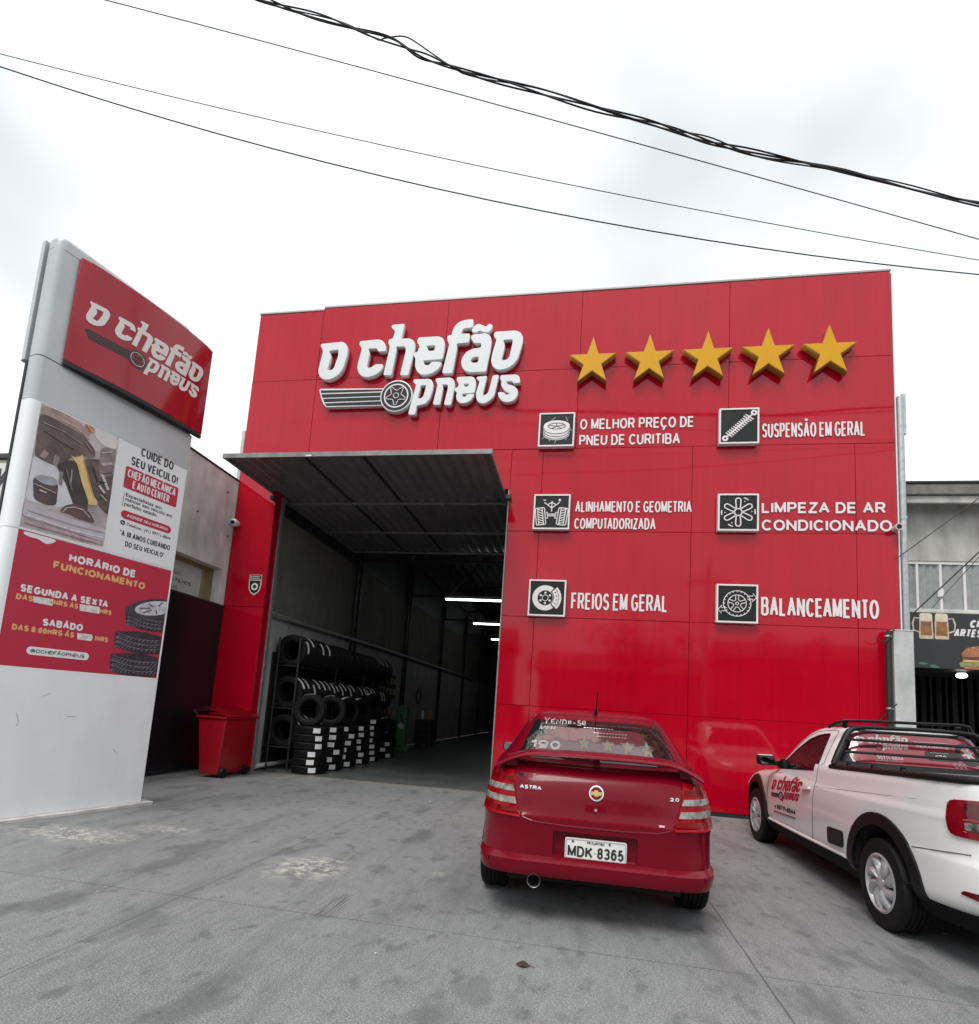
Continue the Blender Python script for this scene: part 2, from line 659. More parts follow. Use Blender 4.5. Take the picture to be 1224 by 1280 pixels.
# ------------------------------------------------------------------ a plain block lettering drawn as ribbons
def _a(cx, cy, rx, ry, a0, a1, n=10):
    return [(cx + rx * math.cos(rad(a0 + (a1 - a0) * k / n)), cy + ry * math.sin(rad(a0 + (a1 - a0) * k / n))) for k in range(n + 1)]
def _glyphs():
    G = {}
    G['A'] = (.92, [[(0, 0), (.46, 1), (.92, 0)], [(.16, .34), (.76, .34)]])
    G['B'] = (.80, [[(0, 0), (0, 1), (.46, 1)] + _a(.50, .765, .245, .235, 78, -78, 8), [(0, .53), (.50, .53)], [(0, 0), (.48, 0)] + _a(.53, .265, .27, .265, -78, 84, 8)])
    G['C'] = (.88, [_a(.46, .5, .46, .5, 42, 318, 22)])
    G['D'] = (.84, [[(0, 0), (0, 1), (.40, 1)] + _a(.40, .5, .44, .5, 80, -80, 14) + [(.40, 0), (0, 0)]])
    G['E'] = (.74, [[(.74, 1), (0, 1), (0, 0), (.74, 0)], [(0, .52), (.68, .52)]])
    G['F'] = (.70, [[(.70, 1), (0, 1), (0, 0)], [(0, .52), (.60, .52)]])
    G['G'] = (.92, [_a(.46, .5, .46, .5, 45, 318, 22) + [(.90, .20), (.90, .46), (.52, .46)]])
    G['H'] = (.84, [[(0, 0), (0, 1)], [(.84, 0), (.84, 1)], [(0, .52), (.84, .52)]])
    G['I'] = (0.0, [[(0, 0), (0, 1)]])
    G['K'] = (.84, [[(0, 0), (0, 1)], [(.82, 1), (.0, .36)], [(.30, .60), (.84, 0)]])
    G['L'] = (.66, [[(0, 1), (0, 0), (.66, 0)]])
    G['M'] = (1.0, [[(0, 0), (0, 1), (.5, .10), (1.0, 1), (1.0, 0)]])
    G['N'] = (.84, [[(0, 0), (0, 1), (.84, 0), (.84, 1)]])
    G['O'] = (.98, [_a(.49, .5, .49, .5, 90, 450, 28)])
    G['P'] = (.78, [[(0, 0), (0, 1), (.48, 1)] + _a(.50, .73, .28, .27, 80, -84, 10), [(.50, .46), (0, .46)]])
    G['R'] = (.84, [[(0, 0), (0, 1), (.50, 1)] + _a(.54, .74, .27, .26, 80, -84, 10), [(.54, .48), (0, .48)], [(.46, .48), (.84, 0)]])
    G['S'] = (.76, [_a(.38, .75, .34, .25, 22, 262, 14) + _a(.40, .26, .36, .26, 84, -160, 16)])
    G['T'] = (.78, [[(0, 1), (.78, 1)], [(.39, 1), (.39, 0)]])
    G['U'] = (.82, [[(0, 1), (0, .36)] + _a(.41, .36, .41, .36, 180, 360, 14) + [(.82, 1)]])
    G['V'] = (.88, [[(0, 1), (.44, 0), (.88, 1)]])
    G['W'] = (1.25, [[(0, 1), (.31, 0), (.62, 1), (.94, 0), (1.25, 1)]])
    G['X'] = (.84, [[(0, 0), (.84, 1)], [(0, 1), (.84, 0)]])
    G['Y'] = (.86, [[(0, 1), (.43, .45), (.86, 1)], [(.43, .45), (.43, 0)]])
    G['Z'] = (.78, [[(.02, 1), (.76, 1), (0, 0), (.78, 0)]])
    G['0'] = (.60, [_a(.30, .5, .30, .5, 90, 450, 22)])
    G['1'] = (.30, [[(0, .74), (.22, .86), (.30, 1), (.30, 0)]])
    G['2'] = (.60, [_a(.29, .70, .285, .30, 165, -12, 12) + [(.50, .50), (.03, 0), (.60, 0)]])
    G['3'] = (.60, [_a(.29, .75, .28, .25, 160, -78, 12) + _a(.29, .25, .30, .26, 80, -160, 14)])
    G['4'] = (.66, [[(.48, 0), (.48, 1), (0, .28), (.66, .28)]])
    G['5'] = (.60, [[(.54, 1), (.12, 1), (.04, .50)] + _a(.29, .32, .30, .32, 130, -155, 16)])
    G['6'] = (.60, [_a(.31, .74, .27, .26, 25, 140, 6) + [(.01, .50)] + _a(.30, .32, .295, .32, 185, -175, 20)])
    G['7'] = (.58, [[(0, 1), (.58, 1), (.34, .52), (.20, 0)]])
    G['8'] = (.60, [_a(.30, .755, .255, .245, -90, 270, 18), _a(.30, .255, .295, .255, 90, 450, 18)])
    G['9'] = (.60, [_a(.29, .26, .27, .26, 205, 320, 6) + [(.59, .50)] + _a(.30, .68, .295, .32, 5, 365, 20)])
    G['-'] = (.34, [[(0, .40), (.34, .40)]])
    G[':'] = (.0, [[(0, .0), (0, .10)], [(0, .55), (0, .65)]])
    G['!'] = (.0, [[(0, 1), (0, .30)], [(0, .10), (0, -.02)]])
    G[')'] = (.22, [_a(-.25, .5, .45, .68, 55, -55, 8)])
    G['('] = (.22, [_a(.47, .5, .45, .68, 125, 235, 8)])
    G['·'] = (.10, [[(0, .45), (.10, .45)]])
    G['“'] = (.22, [[(.02, 1.02), (.05, .80)], [(.2, 1.02), (.23, .80)]])
    G['”'] = (.22, [[(.05, 1.02), (.02, .80)], [(.23, 1.02), (.20, .80)]])
    G['@'] = (1.05, [_a(.52, .45, .52, .52, -50, 265, 22), _a(.52, .45, .20, .24, 90, 450, 14), [(.72, .66), (.74, .30), (.88, .24), (1.0, .40)]])
    til = [(.20, 1.20), (.32, 1.30), (.50, 1.22), (.66, 1.32)]
    G['Ã'] = (.92, G['A'][1] + [[(x + .03, y) for x, y in til]])
    G['Á'] = (.92, G['A'][1] + [[(.44, 1.18), (.60, 1.38)]])
    G['Â'] = (.92, G['A'][1] + [[(.26, 1.18), (.46, 1.36), (.66, 1.18)]])
    G['Ç'] = (.88, G['C'][1] + [[(.46, 0), (.50, -.14), (.40, -.26), (.26, -.22)]])
    return G
GLY = _glyphs()
KERN = {'TA': -.24, 'AT': -.22, 'LA': .0, 'FA': -.14, 'PA': -.14, 'AV': -.2, 'VA': -.2, 'LT': -.16, 'ET': -.14, 'TR': -.04, 'UT': -.04, 'NT': -.04, 'TO': -.08, 'RA': -.04, 'AÇ': -.04, 'LÂ': -.04, 'ZA': -.04, 'AC': -.06, 'SA': -.04, 'CE': -.02, 'EA': -.14, 'AM': -.02}
def ribbon(bm, pts, w, fr, d0, d1):
    P = [Vector(p) for p in pts]
    Q = [P[0]]
    for p in P[1:]:
        if (p - Q[-1]).length > 1e-7:
            Q.append(p)
    P = Q
    closed = len(P) > 3 and (P[0] - P[-1]).length < 1e-5
    if closed:
        P = P[:-1]
    n = len(P)
    h = w / 2
    L, R_ = [], []
    for i in range(n):
        a = P[i - 1] if (i > 0 or closed) else None
        c = P[(i + 1) % n] if (i < n - 1 or closed) else None
        d1_ = (P[i] - a).normalized() if a is not None else None
        d2_ = (c - P[i]).normalized() if c is not None else None
        if d1_ is None:
            d1_ = d2_
        if d2_ is None:
            d2_ = d1_
        n1 = Vector((-d1_.y, d1_.x))
        n2 = Vector((-d2_.y, d2_.x))
        m = n1 + n2
        if m.length < 1e-4:
            m = n1
        m = m.normalized()
        k = h / max(.30, m.dot(n1))
        L.append(P[i] + m * k)
        R_.append(P[i] - m * k)
    def mk(p):
        return (bm.verts.new(fr.p(p.x, p.y, d0)), bm.verts.new(fr.p(p.x, p.y, d1)))
    l = [mk(p) for p in L]
    r = [mk(p) for p in R_]
    rng = range(n) if closed else range(n - 1)
    for i in rng:
        j = (i + 1) % n
        bm.faces.new((l[i][1], r[i][1], r[j][1], l[j][1]))
        bm.faces.new((l[i][0], l[j][0], r[j][0], r[i][0]))
        bm.faces.new((l[i][0], l[i][1], l[j][1], l[j][0]))
        bm.faces.new((r[i][0], r[j][0], r[j][1], r[i][1]))
    if not closed:
        bm.faces.new((l[0][0], r[0][0], r[0][1], l[0][1]))
        bm.faces.new((l[-1][0], l[-1][1], r[-1][1], r[-1][0]))
def layout(body, x0, x1, yb, cap, sw, gap=None, space=.52, shear=0.0):
    """centre-lines of the words fitted between x0 and x1; sw is the stroke width in metres"""
    x = 0.0
    items = []
    av = abs(x1 - x0) - sw
    sidb = .15 if gap is None else gap * .5
    wsum = sum((space if ch == ' ' else GLY[ch][0]) for ch in body)
    ng = 0
    for a_, b_ in zip(body, body[1:]):
        if b_ != ' ':
            ng += 1
    kr = lambda a_, b_: KERN.get(a_ + b_, 0.0)
    wsum += sum(kr(a_, b_) for a_, b_ in zip(body, body[1:]))
    k = (av - ng * sw) / (wsum + ng * sidb)
    gp = sidb + sw / k
    for i_, ch in enumerate(body):
        if ch == ' ':
            x += space
            continue
        if i_:
            x += kr(body[i_ - 1], ch)
        w, pl = GLY[ch]
        items.append((x, w, pl))
        x += w + gp
    tot = x - gp
    k = av / tot
    flip = -1 if x1 < x0 else 1
    out = []
    for xo, w, pl in items:
        for l in pl:
            out.append([(x0 + flip * (sw / 2 + (xo + px) * k + shear * (py * cap)), yb + sw / 2 + py * (cap - sw)) for px, py in l])
    return out
def split_sharp(l, w):
    """break a centre-line where it turns sharply; lengthen the cut ends a little"""
    out_ = []
    cur = [Vector(l[0])]
    closed = len(l) > 3 and (Vector(l[0]) - Vector(l[-1])).length < 1e-5
    for i in range(1, len(l)):
        cur.append(Vector(l[i]))
        if i < len(l) - 1:
            a = (Vector(l[i]) - Vector(l[i - 1]))
            b = (Vector(l[i + 1]) - Vector(l[i]))
            if a.length > 1e-9 and b.length > 1e-9 and a.normalized().dot(b.normalized()) < -.15:
                e = cur[-1] + a.normalized() * w * .45
                cur[-1] = e
                out_.append(cur)
                cur = [Vector(l[i]) - b.normalized() * w * .45]
    out_.append(cur)
    return [[tuple(p) for p in c] for c in out_]
def fill(bm, lines, sw, fr, d0, d1, yb, cap):
    i = 0
    for l in lines:
        ys = [p[1] for p in l]
        for s in split_sharp(l, sw):
            n0 = len(bm.verts)
            ribbon(bm, s, sw, fr, d0, d1 + (i % 9) * min(.00012, (d1 - d0) * .06))
            i += 1
            bm.verts.ensure_lookup_table()
            if min(ys) >= yb - 1e-6 and max(ys) <= yb + cap + 1e-6:
                for v in bm.verts[n0:]:
                    r = v.co - fr.O
                    y = r.dot(fr.U)
                    v.co += fr.U * (min(max(y, yb), yb + cap) - y)
def block(name, body, fr, x0, x1, yb, cap, sw, m, parent=None, d0=.0005, d1=.002, **k):
    bm = B()
    fill(bm, layout(body, x0, x1, yb, cap, sw, **k), sw, fr, d0, d1, yb, cap)
    return obj(name, bm, m, parent)
def pblock(name, body, pf, x0, x1, yb, cap, sw, m, parent, off=.004, d=.0015, slope=0.0, **k):
    """the same lettering laid on a curved body"""
    bm = B()
    fr = Frame((0, 0, 0), (1, 0, 0), (0, 1, 0))
    fill(bm, layout(body, x0, x1, yb, cap, sw, **k), sw, fr, 0, d, yb, cap)
    for v in bm.verts:
        x, y, z = v.co
        v.co = pf(x, y + (x - x0) * slope, off + z)
    return obj(name, bm, m, parent)
LOGO={
'O':[[(0.004,0.743),(0.433,0.767),(0.522,0.719),(0.564,0.619),(0.557,0.468),(0.505,0.209),(0.446,0.114),(0.344,0.035),(0.236,0.0),(0.123,0.01),(0.045,0.076),(0.011,0.175),(0.017,0.287),(0.061,0.569),(0.055,0.623),(0.0,0.696)],[(0.181,0.591),(0.378,0.613),(0.384,0.477),(0.322,0.232),(0.28,0.189),(0.182,0.201),(0.238,0.447),(0.231,0.507)]],
'c':[[(0.795,0.757),(1.15,0.775),(1.243,0.747),(1.31,0.672),(1.34,0.531),(1.183,0.526),(1.152,0.597),(0.967,0.597),(1.014,0.52),(0.979,0.228),(1.009,0.2),(1.081,0.21),(1.148,0.268),(1.303,0.264),(1.296,0.187),(1.241,0.107),(1.147,0.046),(1.023,0.018),(0.922,0.032),(0.837,0.101),(0.795,0.214),(0.805,0.344),(0.845,0.566),(0.845,0.622),(0.79,0.682)]],
'h':[[(1.414,1.059),(1.656,1.067),(1.611,0.764),(1.763,0.762),(1.852,0.72),(1.898,0.64),(1.892,0.511),(1.811,0.016),(1.654,0.028),(1.726,0.52),(1.706,0.604),(1.523,0.609),(1.54,0.563),(1.486,0.032),(1.328,0.042),(1.403,0.589),(1.399,0.63),(1.36,0.703),(1.377,0.766),(1.449,0.773),(1.477,0.915),(1.469,0.943),(1.396,1.014)]],
'e':[[(1.945,0.752),(1.97,0.769),(2.33,0.771),(2.421,0.731),(2.466,0.637),(2.467,0.518),(2.444,0.315),(2.071,0.301),(2.106,0.235),(2.131,0.203),(2.201,0.203),(2.243,0.269),(2.435,0.256),(2.428,0.196),(2.366,0.105),(2.267,0.041),(2.147,0.014),(2.05,0.029),(1.97,0.101),(1.93,0.198),(1.925,0.363),(1.88,0.411),(1.898,0.471),(1.951,0.472),(1.986,0.58),(1.974,0.618),(1.924,0.685)],[(2.108,0.592),(2.286,0.601),(2.283,0.531),(2.271,0.488),(2.17,0.484),(2.148,0.535)]],
'f':[[(2.974,1.077),(2.969,0.913),(2.815,0.904),(2.779,0.875),(2.753,0.798),(2.929,0.793),(2.921,0.617),(2.681,0.607),(2.706,0.551),(2.653,0.024),(2.458,0.032),(2.552,0.605),(2.501,0.699),(2.504,0.776),(2.582,0.777),(2.593,0.868),(2.637,0.975),(2.718,1.044),(2.837,1.073)]],
'a':[[(2.962,0.764),(3.216,0.782),(3.304,0.735),(3.338,0.652),(3.336,0.508),(3.275,0.028),(2.997,0.028),(2.902,0.054),(2.832,0.12),(2.799,0.229),(2.822,0.336),(2.9,0.441),(2.999,0.486),(3.156,0.503),(3.154,0.599),(3.025,0.593),(2.95,0.697)],[(2.97,0.271),(3.027,0.326),(3.128,0.33),(3.116,0.21),(3.018,0.21),(2.983,0.229)],[(2.953,0.846),(2.993,0.935),(3.05,0.974),(3.11,0.97),(3.19,0.921),(3.225,0.912),(3.267,0.969),(3.341,0.941),(3.322,0.852),(3.274,0.8),(3.201,0.801),(3.093,0.847),(3.045,0.804),(2.975,0.821)]],
'o':[[(3.385,0.785),(3.418,0.801),(3.77,0.803),(3.855,0.766),(3.91,0.673),(3.909,0.548),(3.839,0.25),(3.763,0.139),(3.664,0.078),(3.533,0.049),(3.445,0.074),(3.38,0.144),(3.354,0.238),(3.373,0.398),(3.429,0.629),(3.418,0.665),(3.369,0.731)],[(3.546,0.631),(3.733,0.635),(3.726,0.555),(3.687,0.293),(3.633,0.234),(3.541,0.233),(3.588,0.494),(3.584,0.557)]],
'p':[[(1.927,-0.071),(2.215,-0.069),(2.278,-0.099),(2.311,-0.181),(2.303,-0.306),(2.264,-0.457),(2.194,-0.553),(2.075,-0.581),(2.028,-0.579),(2.012,-0.764),(1.879,-0.757),(1.981,-0.189),(1.974,-0.158),(1.926,-0.12)],[(2.065,-0.193),(2.176,-0.186),(2.171,-0.256),(2.142,-0.408),(2.099,-0.451),(2.024,-0.448),(2.07,-0.252)]],
'n':[[(2.353,-0.066),(2.62,-0.059),(2.692,-0.107),(2.719,-0.197),(2.71,-0.304),(2.67,-0.6),(2.541,-0.591),(2.593,-0.264),(2.584,-0.192),(2.475,-0.191),(2.502,-0.239),(2.464,-0.588),(2.331,-0.58),(2.39,-0.202),(2.387,-0.166),(2.345,-0.11)]],
'e2':[[(2.748,-0.056),(3.037,-0.059),(3.092,-0.115),(3.107,-0.213),(3.09,-0.377),(2.857,-0.384),(2.878,-0.438),(2.922,-0.454),(2.964,-0.402),(3.098,-0.4),(3.039,-0.511),(2.955,-0.561),(2.854,-0.571),(2.783,-0.523),(2.754,-0.43),(2.774,-0.36),(2.716,-0.313),(2.73,-0.269),(2.78,-0.257),(2.792,-0.182),(2.744,-0.118)],[(2.869,-0.195),(2.982,-0.19),(2.974,-0.247),(2.912,-0.255),(2.893,-0.222)]],
'u':[[(3.119,-0.068),(3.301,-0.056),(3.293,-0.106),(3.24,-0.395),(3.269,-0.443),(3.345,-0.39),(3.406,-0.052),(3.517,-0.045),(3.51,-0.11),(3.453,-0.455),(3.372,-0.54),(3.275,-0.589),(3.19,-0.569),(3.135,-0.5),(3.119,-0.39),(3.171,-0.166),(3.161,-0.135),(3.113,-0.11)]],
's':[[(3.553,-0.055),(3.821,-0.054),(3.888,-0.087),(3.916,-0.214),(3.79,-0.218),(3.776,-0.179),(3.655,-0.177),(3.684,-0.236),(3.784,-0.261),(3.853,-0.317),(3.885,-0.387),(3.863,-0.488),(3.802,-0.555),(3.688,-0.579),(3.604,-0.548),(3.542,-0.476),(3.516,-0.379),(3.63,-0.385),(3.671,-0.437),(3.732,-0.431),(3.73,-0.399),(3.659,-0.368),(3.597,-0.303),(3.568,-0.232),(3.576,-0.179),(3.54,-0.111)]],
'wing':[[(0.061,-0.193),(0.087,-0.171),(1.387,-0.213),(1.419,-0.548),(0.239,-0.542),(0.173,-0.475),(0.154,-0.437),(0.117,-0.353),(0.09,-0.277)]],
'bar0':[[(0.094,-0.203),(1.38,-0.231),(1.383,-0.264),(0.106,-0.256)]],
'bar1':[[(0.111,-0.284),(1.386,-0.289),(1.392,-0.355),(0.148,-0.354)]],
'bar2':[[(0.162,-0.377),(1.394,-0.377),(1.4,-0.444),(0.188,-0.444)]],
'bar3':[[(0.202,-0.47),(1.402,-0.464),(1.409,-0.535),(0.241,-0.523)]],
}
# ------------------------------------------------------------------ ground
def ground_mat():
    m = bpy.data.materials.new('yard_concrete')
    m.use_nodes = True
    t = m.node_tree
    b = t.nodes['Principled BSDF']
    tcn = t.nodes.new('ShaderNodeTexCoord')
    O = tcn.outputs['Object']
    def new(ty, **k):
        n = t.nodes.new(ty)
        for a, v in k.items():
            setattr(n, a, v)
        return n
    def val(x, sock):
        if isinstance(x, (int, float)):
            sock.default_value = x
        else:
            t.links.new(x, sock)
    def math_(op, a, b2=0.0, c=None, clamp=False):
        n = new('ShaderNodeMath', operation=op, use_clamp=clamp)
        val(a, n.inputs[0])
        val(b2, n.inputs[1])
        if c is not None:
            val(c, n.inputs[2])
        return n.outputs[0]
    def noise(scale, detail=5, rough=.6, vec=None, sc=None):
        n = new('ShaderNodeTexNoise')
        n.inputs['Scale'].default_value = scale
        n.inputs['Detail'].default_value = detail
        n.inputs['Roughness'].default_value = rough
        v = vec or O
        if sc:
            mp_ = new('ShaderNodeMapping')
            mp_.inputs['Scale'].default_value = sc
            t.links.new(v, mp_.inputs['Vector'])
            v = mp_.outputs['Vector']
        t.links.new(v, n.inputs['Vector'])
        return n.outputs['Fac']
    def ramp(f, lo, hi, a=0.0, b2=1.0):
        n = new('ShaderNodeMapRange', clamp=True)
        t.links.new(f, n.inputs['Value'])
        n.inputs['From Min'].default_value = lo
        n.inputs['From Max'].default_value = hi
        n.inputs['To Min'].default_value = a
        n.inputs['To Max'].default_value = b2
        return n.outputs['Result']
    def mixc(f, c1, c2, mode='MIX'):
        n = new('ShaderNodeMixRGB', blend_type=mode)
        val(f, n.inputs['Fac'])
        for c, s in ((c1, 'Color1'), (c2, 'Color2')):
            if isinstance(c, tuple):
                n.inputs[s].default_value = c + (1,)
            else:
                t.links.new(c, n.inputs[s])
        return n.outputs['Color']
    sep = new('ShaderNodeSeparateXYZ')
    t.links.new(O, sep.inputs['Vector'])
    X, Y = sep.outputs['X'], sep.outputs['Y']
    big = noise(0.55, 4)
    mid = noise(3.2, 6, .65)
    fine = noise(95, 2, .7)
    brush = noise(5.0, 6, .7, sc=(5, 1.2, 1))
    col = mixc(ramp(big, .35, .65), (0.135, 0.141, 0.143), (0.215, 0.221, 0.222))
    col = mixc(ramp(mid, .35, .7, 0, .65), col, (0.125, 0.130, 0.131))
    col = mixc(ramp(brush, .44, .68, 0, .45), col, (0.275, 0.282, 0.282))
    brush2 = noise(7.0, 7, .75, sc=(1.0, 4.5, 1))
    col = mixc(ramp(brush2, .52, .70, 0, .40), col, (0.105, 0.110, 0.111))
    col = mixc(ramp(fine, .42, .62, 0, .62), col, (0.115, 0.119, 0.120))
    grit = noise(130, 2, .6)
    col = mixc(ramp(grit, .52, .62, 0, .6), col, (0.40, 0.405, 0.40))
    # oil spots and tyre smudges
    sp = noise(2.6, 5, .55, sc=(1, .55, 1))
    col = mixc(ramp(sp, .56, .65, 0, .60), col, (0.085, 0.089, 0.090))
    trk = noise(1.1, 4, .6, sc=(2.4, .35, 1))
    col = mixc(ramp(trk, .52, .66, 0, .45), col, (0.10, 0.104, 0.105))
    sp2 = noise(6.5, 5, .62, sc=(1, .7, 1))
    col = mixc(ramp(sp2, .57, .66, 0, .60), col, (0.085, 0.089, 0.090))
    sp3 = noise(26, 2, .5)
    col = mixc(ramp(sp3, .72, .76, 0, .7), col, (0.05, 0.052, 0.051))
    # dark repair stain, skid strokes, white bloom
    def blob(cx, cy, rx, ry, wob=.35, ns=6):
        dx = math_('DIVIDE', math_('SUBTRACT', X, cx), rx)
        dy = math_('DIVIDE', math_('SUBTRACT', Y, cy), ry)
        d = math_('SQRT', math_('ADD', math_('MULTIPLY', dx, dx), math_('MULTIPLY', dy, dy)))
        return math_('ADD', d, math_('MULTIPLY', math_('SUBTRACT', noise(ns, 5, .7), .5), wob * 4))
    col = mixc(ramp(blob(-.45, 2.82, .10, .16, .55, 14), 1.05, .75, 0, .50), col, (0.11, 0.115, 0.114))
    for (cx, cy, rx, ry, am) in ((-4.55, 4.50, .75, .30, .8), (-2.15, 4.38, .36, .40, .9), (-4.0, 5.0, .35, .2, .6), (-1.1, 4.6, .09, .08, .5), (-.95, 6.3, .25, .3, .35)):
        f = ramp(blob(cx, cy, rx, ry, .25, 5), 1.1, .5)
        f2 = ramp(noise(12, 9, .8), .47, .56)
        col = mixc(math_('MULTIPLY', math_('MULTIPLY', f, f2), am), col, (0.41, 0.40, 0.355))
    f = ramp(blob(-1.585, 3.63, .085, .27, .10, 5), 1.05, .6)
    st = ramp(noise(9, 2, .4, sc=(9, .25, 1)), .47, .56)
    col = mixc(math_('MULTIPLY', math_('MULTIPLY', f, st), .75), col, (0.05, 0.051, 0.052))
    # sawn joints
    wob = math_('MULTIPLY', math_('SUBTRACT', noise(1.3, 3), .5), .03)
    def joint(c, p, w, wobble=wob):
        a = math_('ADD', math_('SUBTRACT', c, p), wobble)
        return ramp(math_('ABSOLUTE', a), w, w * .4)
    j = None
    for s_, p, w in ((X, -2.59, .0055), (X, 1.06, .0075), (X, 4.71, .006), (X, -6.24, .006), (Y, 3.46, .005), (Y, -.2, .008), (Y, 7.12, .003)):
        k = joint(s_, p, w)
        j = k if j is None else math_('MAXIMUM', j, k)
    col = mixc(math_('MULTIPLY', j, .72), col, (0.045, 0.046, 0.046))
    vor = new('ShaderNodeTexVoronoi', feature='DISTANCE_TO_EDGE')
    vor.inputs['Scale'].default_value = .42
    wv = new('ShaderNodeVectorMath', operation='ADD')
    nn = new('ShaderNodeTexNoise')
    nn.inputs['Scale'].default_value = 2.2
    nn.inputs['Detail'].default_value = 6
    t.links.new(O, nn.inputs['Vector'])
    sc_ = new('ShaderNodeVectorMath', operation='SCALE')
    sc_.inputs['Scale'].default_value = .5
    t.links.new(nn.outputs['Color'], sc_.inputs[0])
    t.links.new(O, wv.inputs[0])
    t.links.new(sc_.outputs[0], wv.inputs[1])
    t.links.new(wv.outputs[0], vor.inputs['Vector'])
    crk = ramp(vor.outputs['Distance'], .0035, .001)
    crk = math_('MULTIPLY', crk, ramp(noise(.5, 3), .50, .60))
    col = mixc(math_('MULTIPLY', crk, .55), col, (0.07, 0.07, 0.07))
    # ochre dust in the strip along the doorway
    yl = ramp(math_('ABSOLUTE', math_('ADD', math_('SUBTRACT', Y, 9.27), math_('MULTIPLY', wob, 2.0))), .075, .03)
    inx = math_('MULTIPLY', ramp(X, -5.9, -5.5), ramp(X, -1.2, -1.5))
    col = mixc(math_('MULTIPLY', math_('MULTIPLY', yl, inx), .55), col, (0.22, 0.16, 0.085))
    t.links.new(col, b.inputs['Base Color'])
    t.links.new(ramp(mid, .3, .7, .5, .75), b.inputs['Roughness'])
    b.inputs['Specular IOR Level'].default_value = 0.35
    bu = new('ShaderNodeBump')
    bu.inputs['Strength'].default_value = 0.25
    bu.inputs['Distance'].default_value = 0.006
    h = math_('ADD', math_('MULTIPLY', fine, .5), math_('SUBTRACT', brush, j))
    t.links.new(h, bu.inputs['Height'])
    t.links.new(bu.outputs['Normal'], b.inputs['Normal'])
    return m

M_YARD = ground_mat()
M_ASPH = mat('asphalt', (0.05, 0.05, 0.052), 0.85, noise=0.25, ns=3, bump=0.3, bs=120)
M_SOIL = mat('far_ground', (0.10, 0.10, 0.095), 0.9, noise=0.2, ns=.5)
def sheet(x0, x1, y0, y1, z):
    bm = B()
    bm.faces.new([bm.verts.new(c) for c in ((x0, y0, z), (x1, y0, z), (x1, y1, z), (x0, y1, z))])
    return bm
def at_origin(name, bm, m, label, cat):
    o = obj(name, bm, m, at=(0, 0, 0))
    return tag(o, label, cat, kind='structure')
at_origin('ground', sheet(-600, 600, -600, 600, -0.16), M_SOIL, 'grey ground spreading away beyond the yard', 'ground')
bm = B()
box(bm, -16, 16, -4.5, 9.36, -.3, 0)
at_origin('yard', bm, M_YARD, 'grey concrete yard with sawn joints and pale worn patches', 'yard')
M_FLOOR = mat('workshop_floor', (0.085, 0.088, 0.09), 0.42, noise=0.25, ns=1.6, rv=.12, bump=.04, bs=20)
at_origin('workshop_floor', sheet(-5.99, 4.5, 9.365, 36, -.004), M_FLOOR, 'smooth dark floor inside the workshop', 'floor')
bm = B()
box(bm, -200, 200, -6.6, -4.505, -.3, -.02)
at_origin('pavement', bm, mat('pavement', (0.22, 0.21, 0.20), .9, noise=.2, ns=2), 'pale pavement along the street behind the viewer', 'pavement')
at_origin('street', sheet(-200, 200, -15, -6.61, -.15), M_ASPH, 'dark asphalt street behind the viewer', 'street')

# ------------------------------------------------------------------ the shop
YF = 9.04
FX = Frame((0, YF, 0), (1, 0, 0), (0, 0, 1))
shop = thing('tyre_shop', 'large red panel-clad tyre workshop with a wide dark doorway', 'shop', (-1, YF, 0))
bm = B()
def panel(x0, x1, z0, z1, y=YF, g=.0035):
    t = [random.uniform(-.0025, .0025) for _ in range(3)]
    vs = box(bm, x0 + g, x1 - g, y, y + .028, z0 + g, z1 - g)
    for v in vs:
        v.co.y += t[0] * .5 + t[1] * (v.co.x - (x0 + x1) / 2) / max(.6, x1 - x0) * 2 + t[2] * (v.co.z - (z0 + z1) / 2) / 1.5 * 2
XT = [-5.30, -2.775, -.285, 2.225, 4.72]
panel(-6.67, -5.30, 7.5, 8.945)
panel(-6.67, -5.30, 6.0, 7.5)
for a, b_ in zip(XT, XT[1:]):
    panel(a, b_, 7.5, 9.0)
    panel(a, b_, 6.0, 7.5)
XL = [-.84, 1.664, 4.14, 4.72]
panel(-5.86, -5.30, 5.26, 6.0)
panel(-5.30, -2.775, 5.26, 6.0)
panel(-2.775, -1.395, 5.26, 6.0)
for k in range(4):
    z0, z1 = [(4.5, 6.0), (3.0, 4.5), (1.5, 3.0), (.06, 1.5)][k]
    for a, b_ in zip(XL, XL[1:]):
        panel(a, b_, z0, z1)
    panel(-1.395, -.84, z0, z1)
for z0, z1 in ((.05, 3.0), (3.0, 6.0)):
    panel(-6.67, -5.86, z0, z1)
    # return into the doorway
    box(bm, -5.885, -5.862, YF + .032, YF + .30, z0 + .005, min(5.25, z1 - .005))
bev(bm, .002, 1)
clad = obj('front_cladding', bm, M_RED, shop)
bm = B()
box(bm, -6.66, -5.89, YF + .036, YF + .32, 0, 8.93)
box(bm, -5.889, -1.375, YF + .036, YF + .32, 5.27, 8.93)
box(bm, -1.374, 4.70, YF + .036, YF + .32, 0, 8.98)
obj('backing_wall', bm, M_SEAM, shop)
bm = B()
box(bm, -6.68, -5.30, YF - .012, YF + .34, 8.950, 8.985)
box(bm, -5.298, 4.73, YF - .012, YF + .34, 9.003, 9.04)
obj('coping', bev(bm, .004, 1), mat('coping_metal', (.34, .30, .30), .5, metal=.3), shop)
bm = B()
box(bm, -1.394, 4.71, YF + .005, YF + .03, 0.0, .055)
obj('base_strip', bm, M_BLACKM, shop)
bm = B()
box(bm, -5.861, -5.838, YF + .20, YF + .30, 0, 5.2)
box(bm, -1.420, -1.396, YF - .004, YF + .22, 0, 5.25)
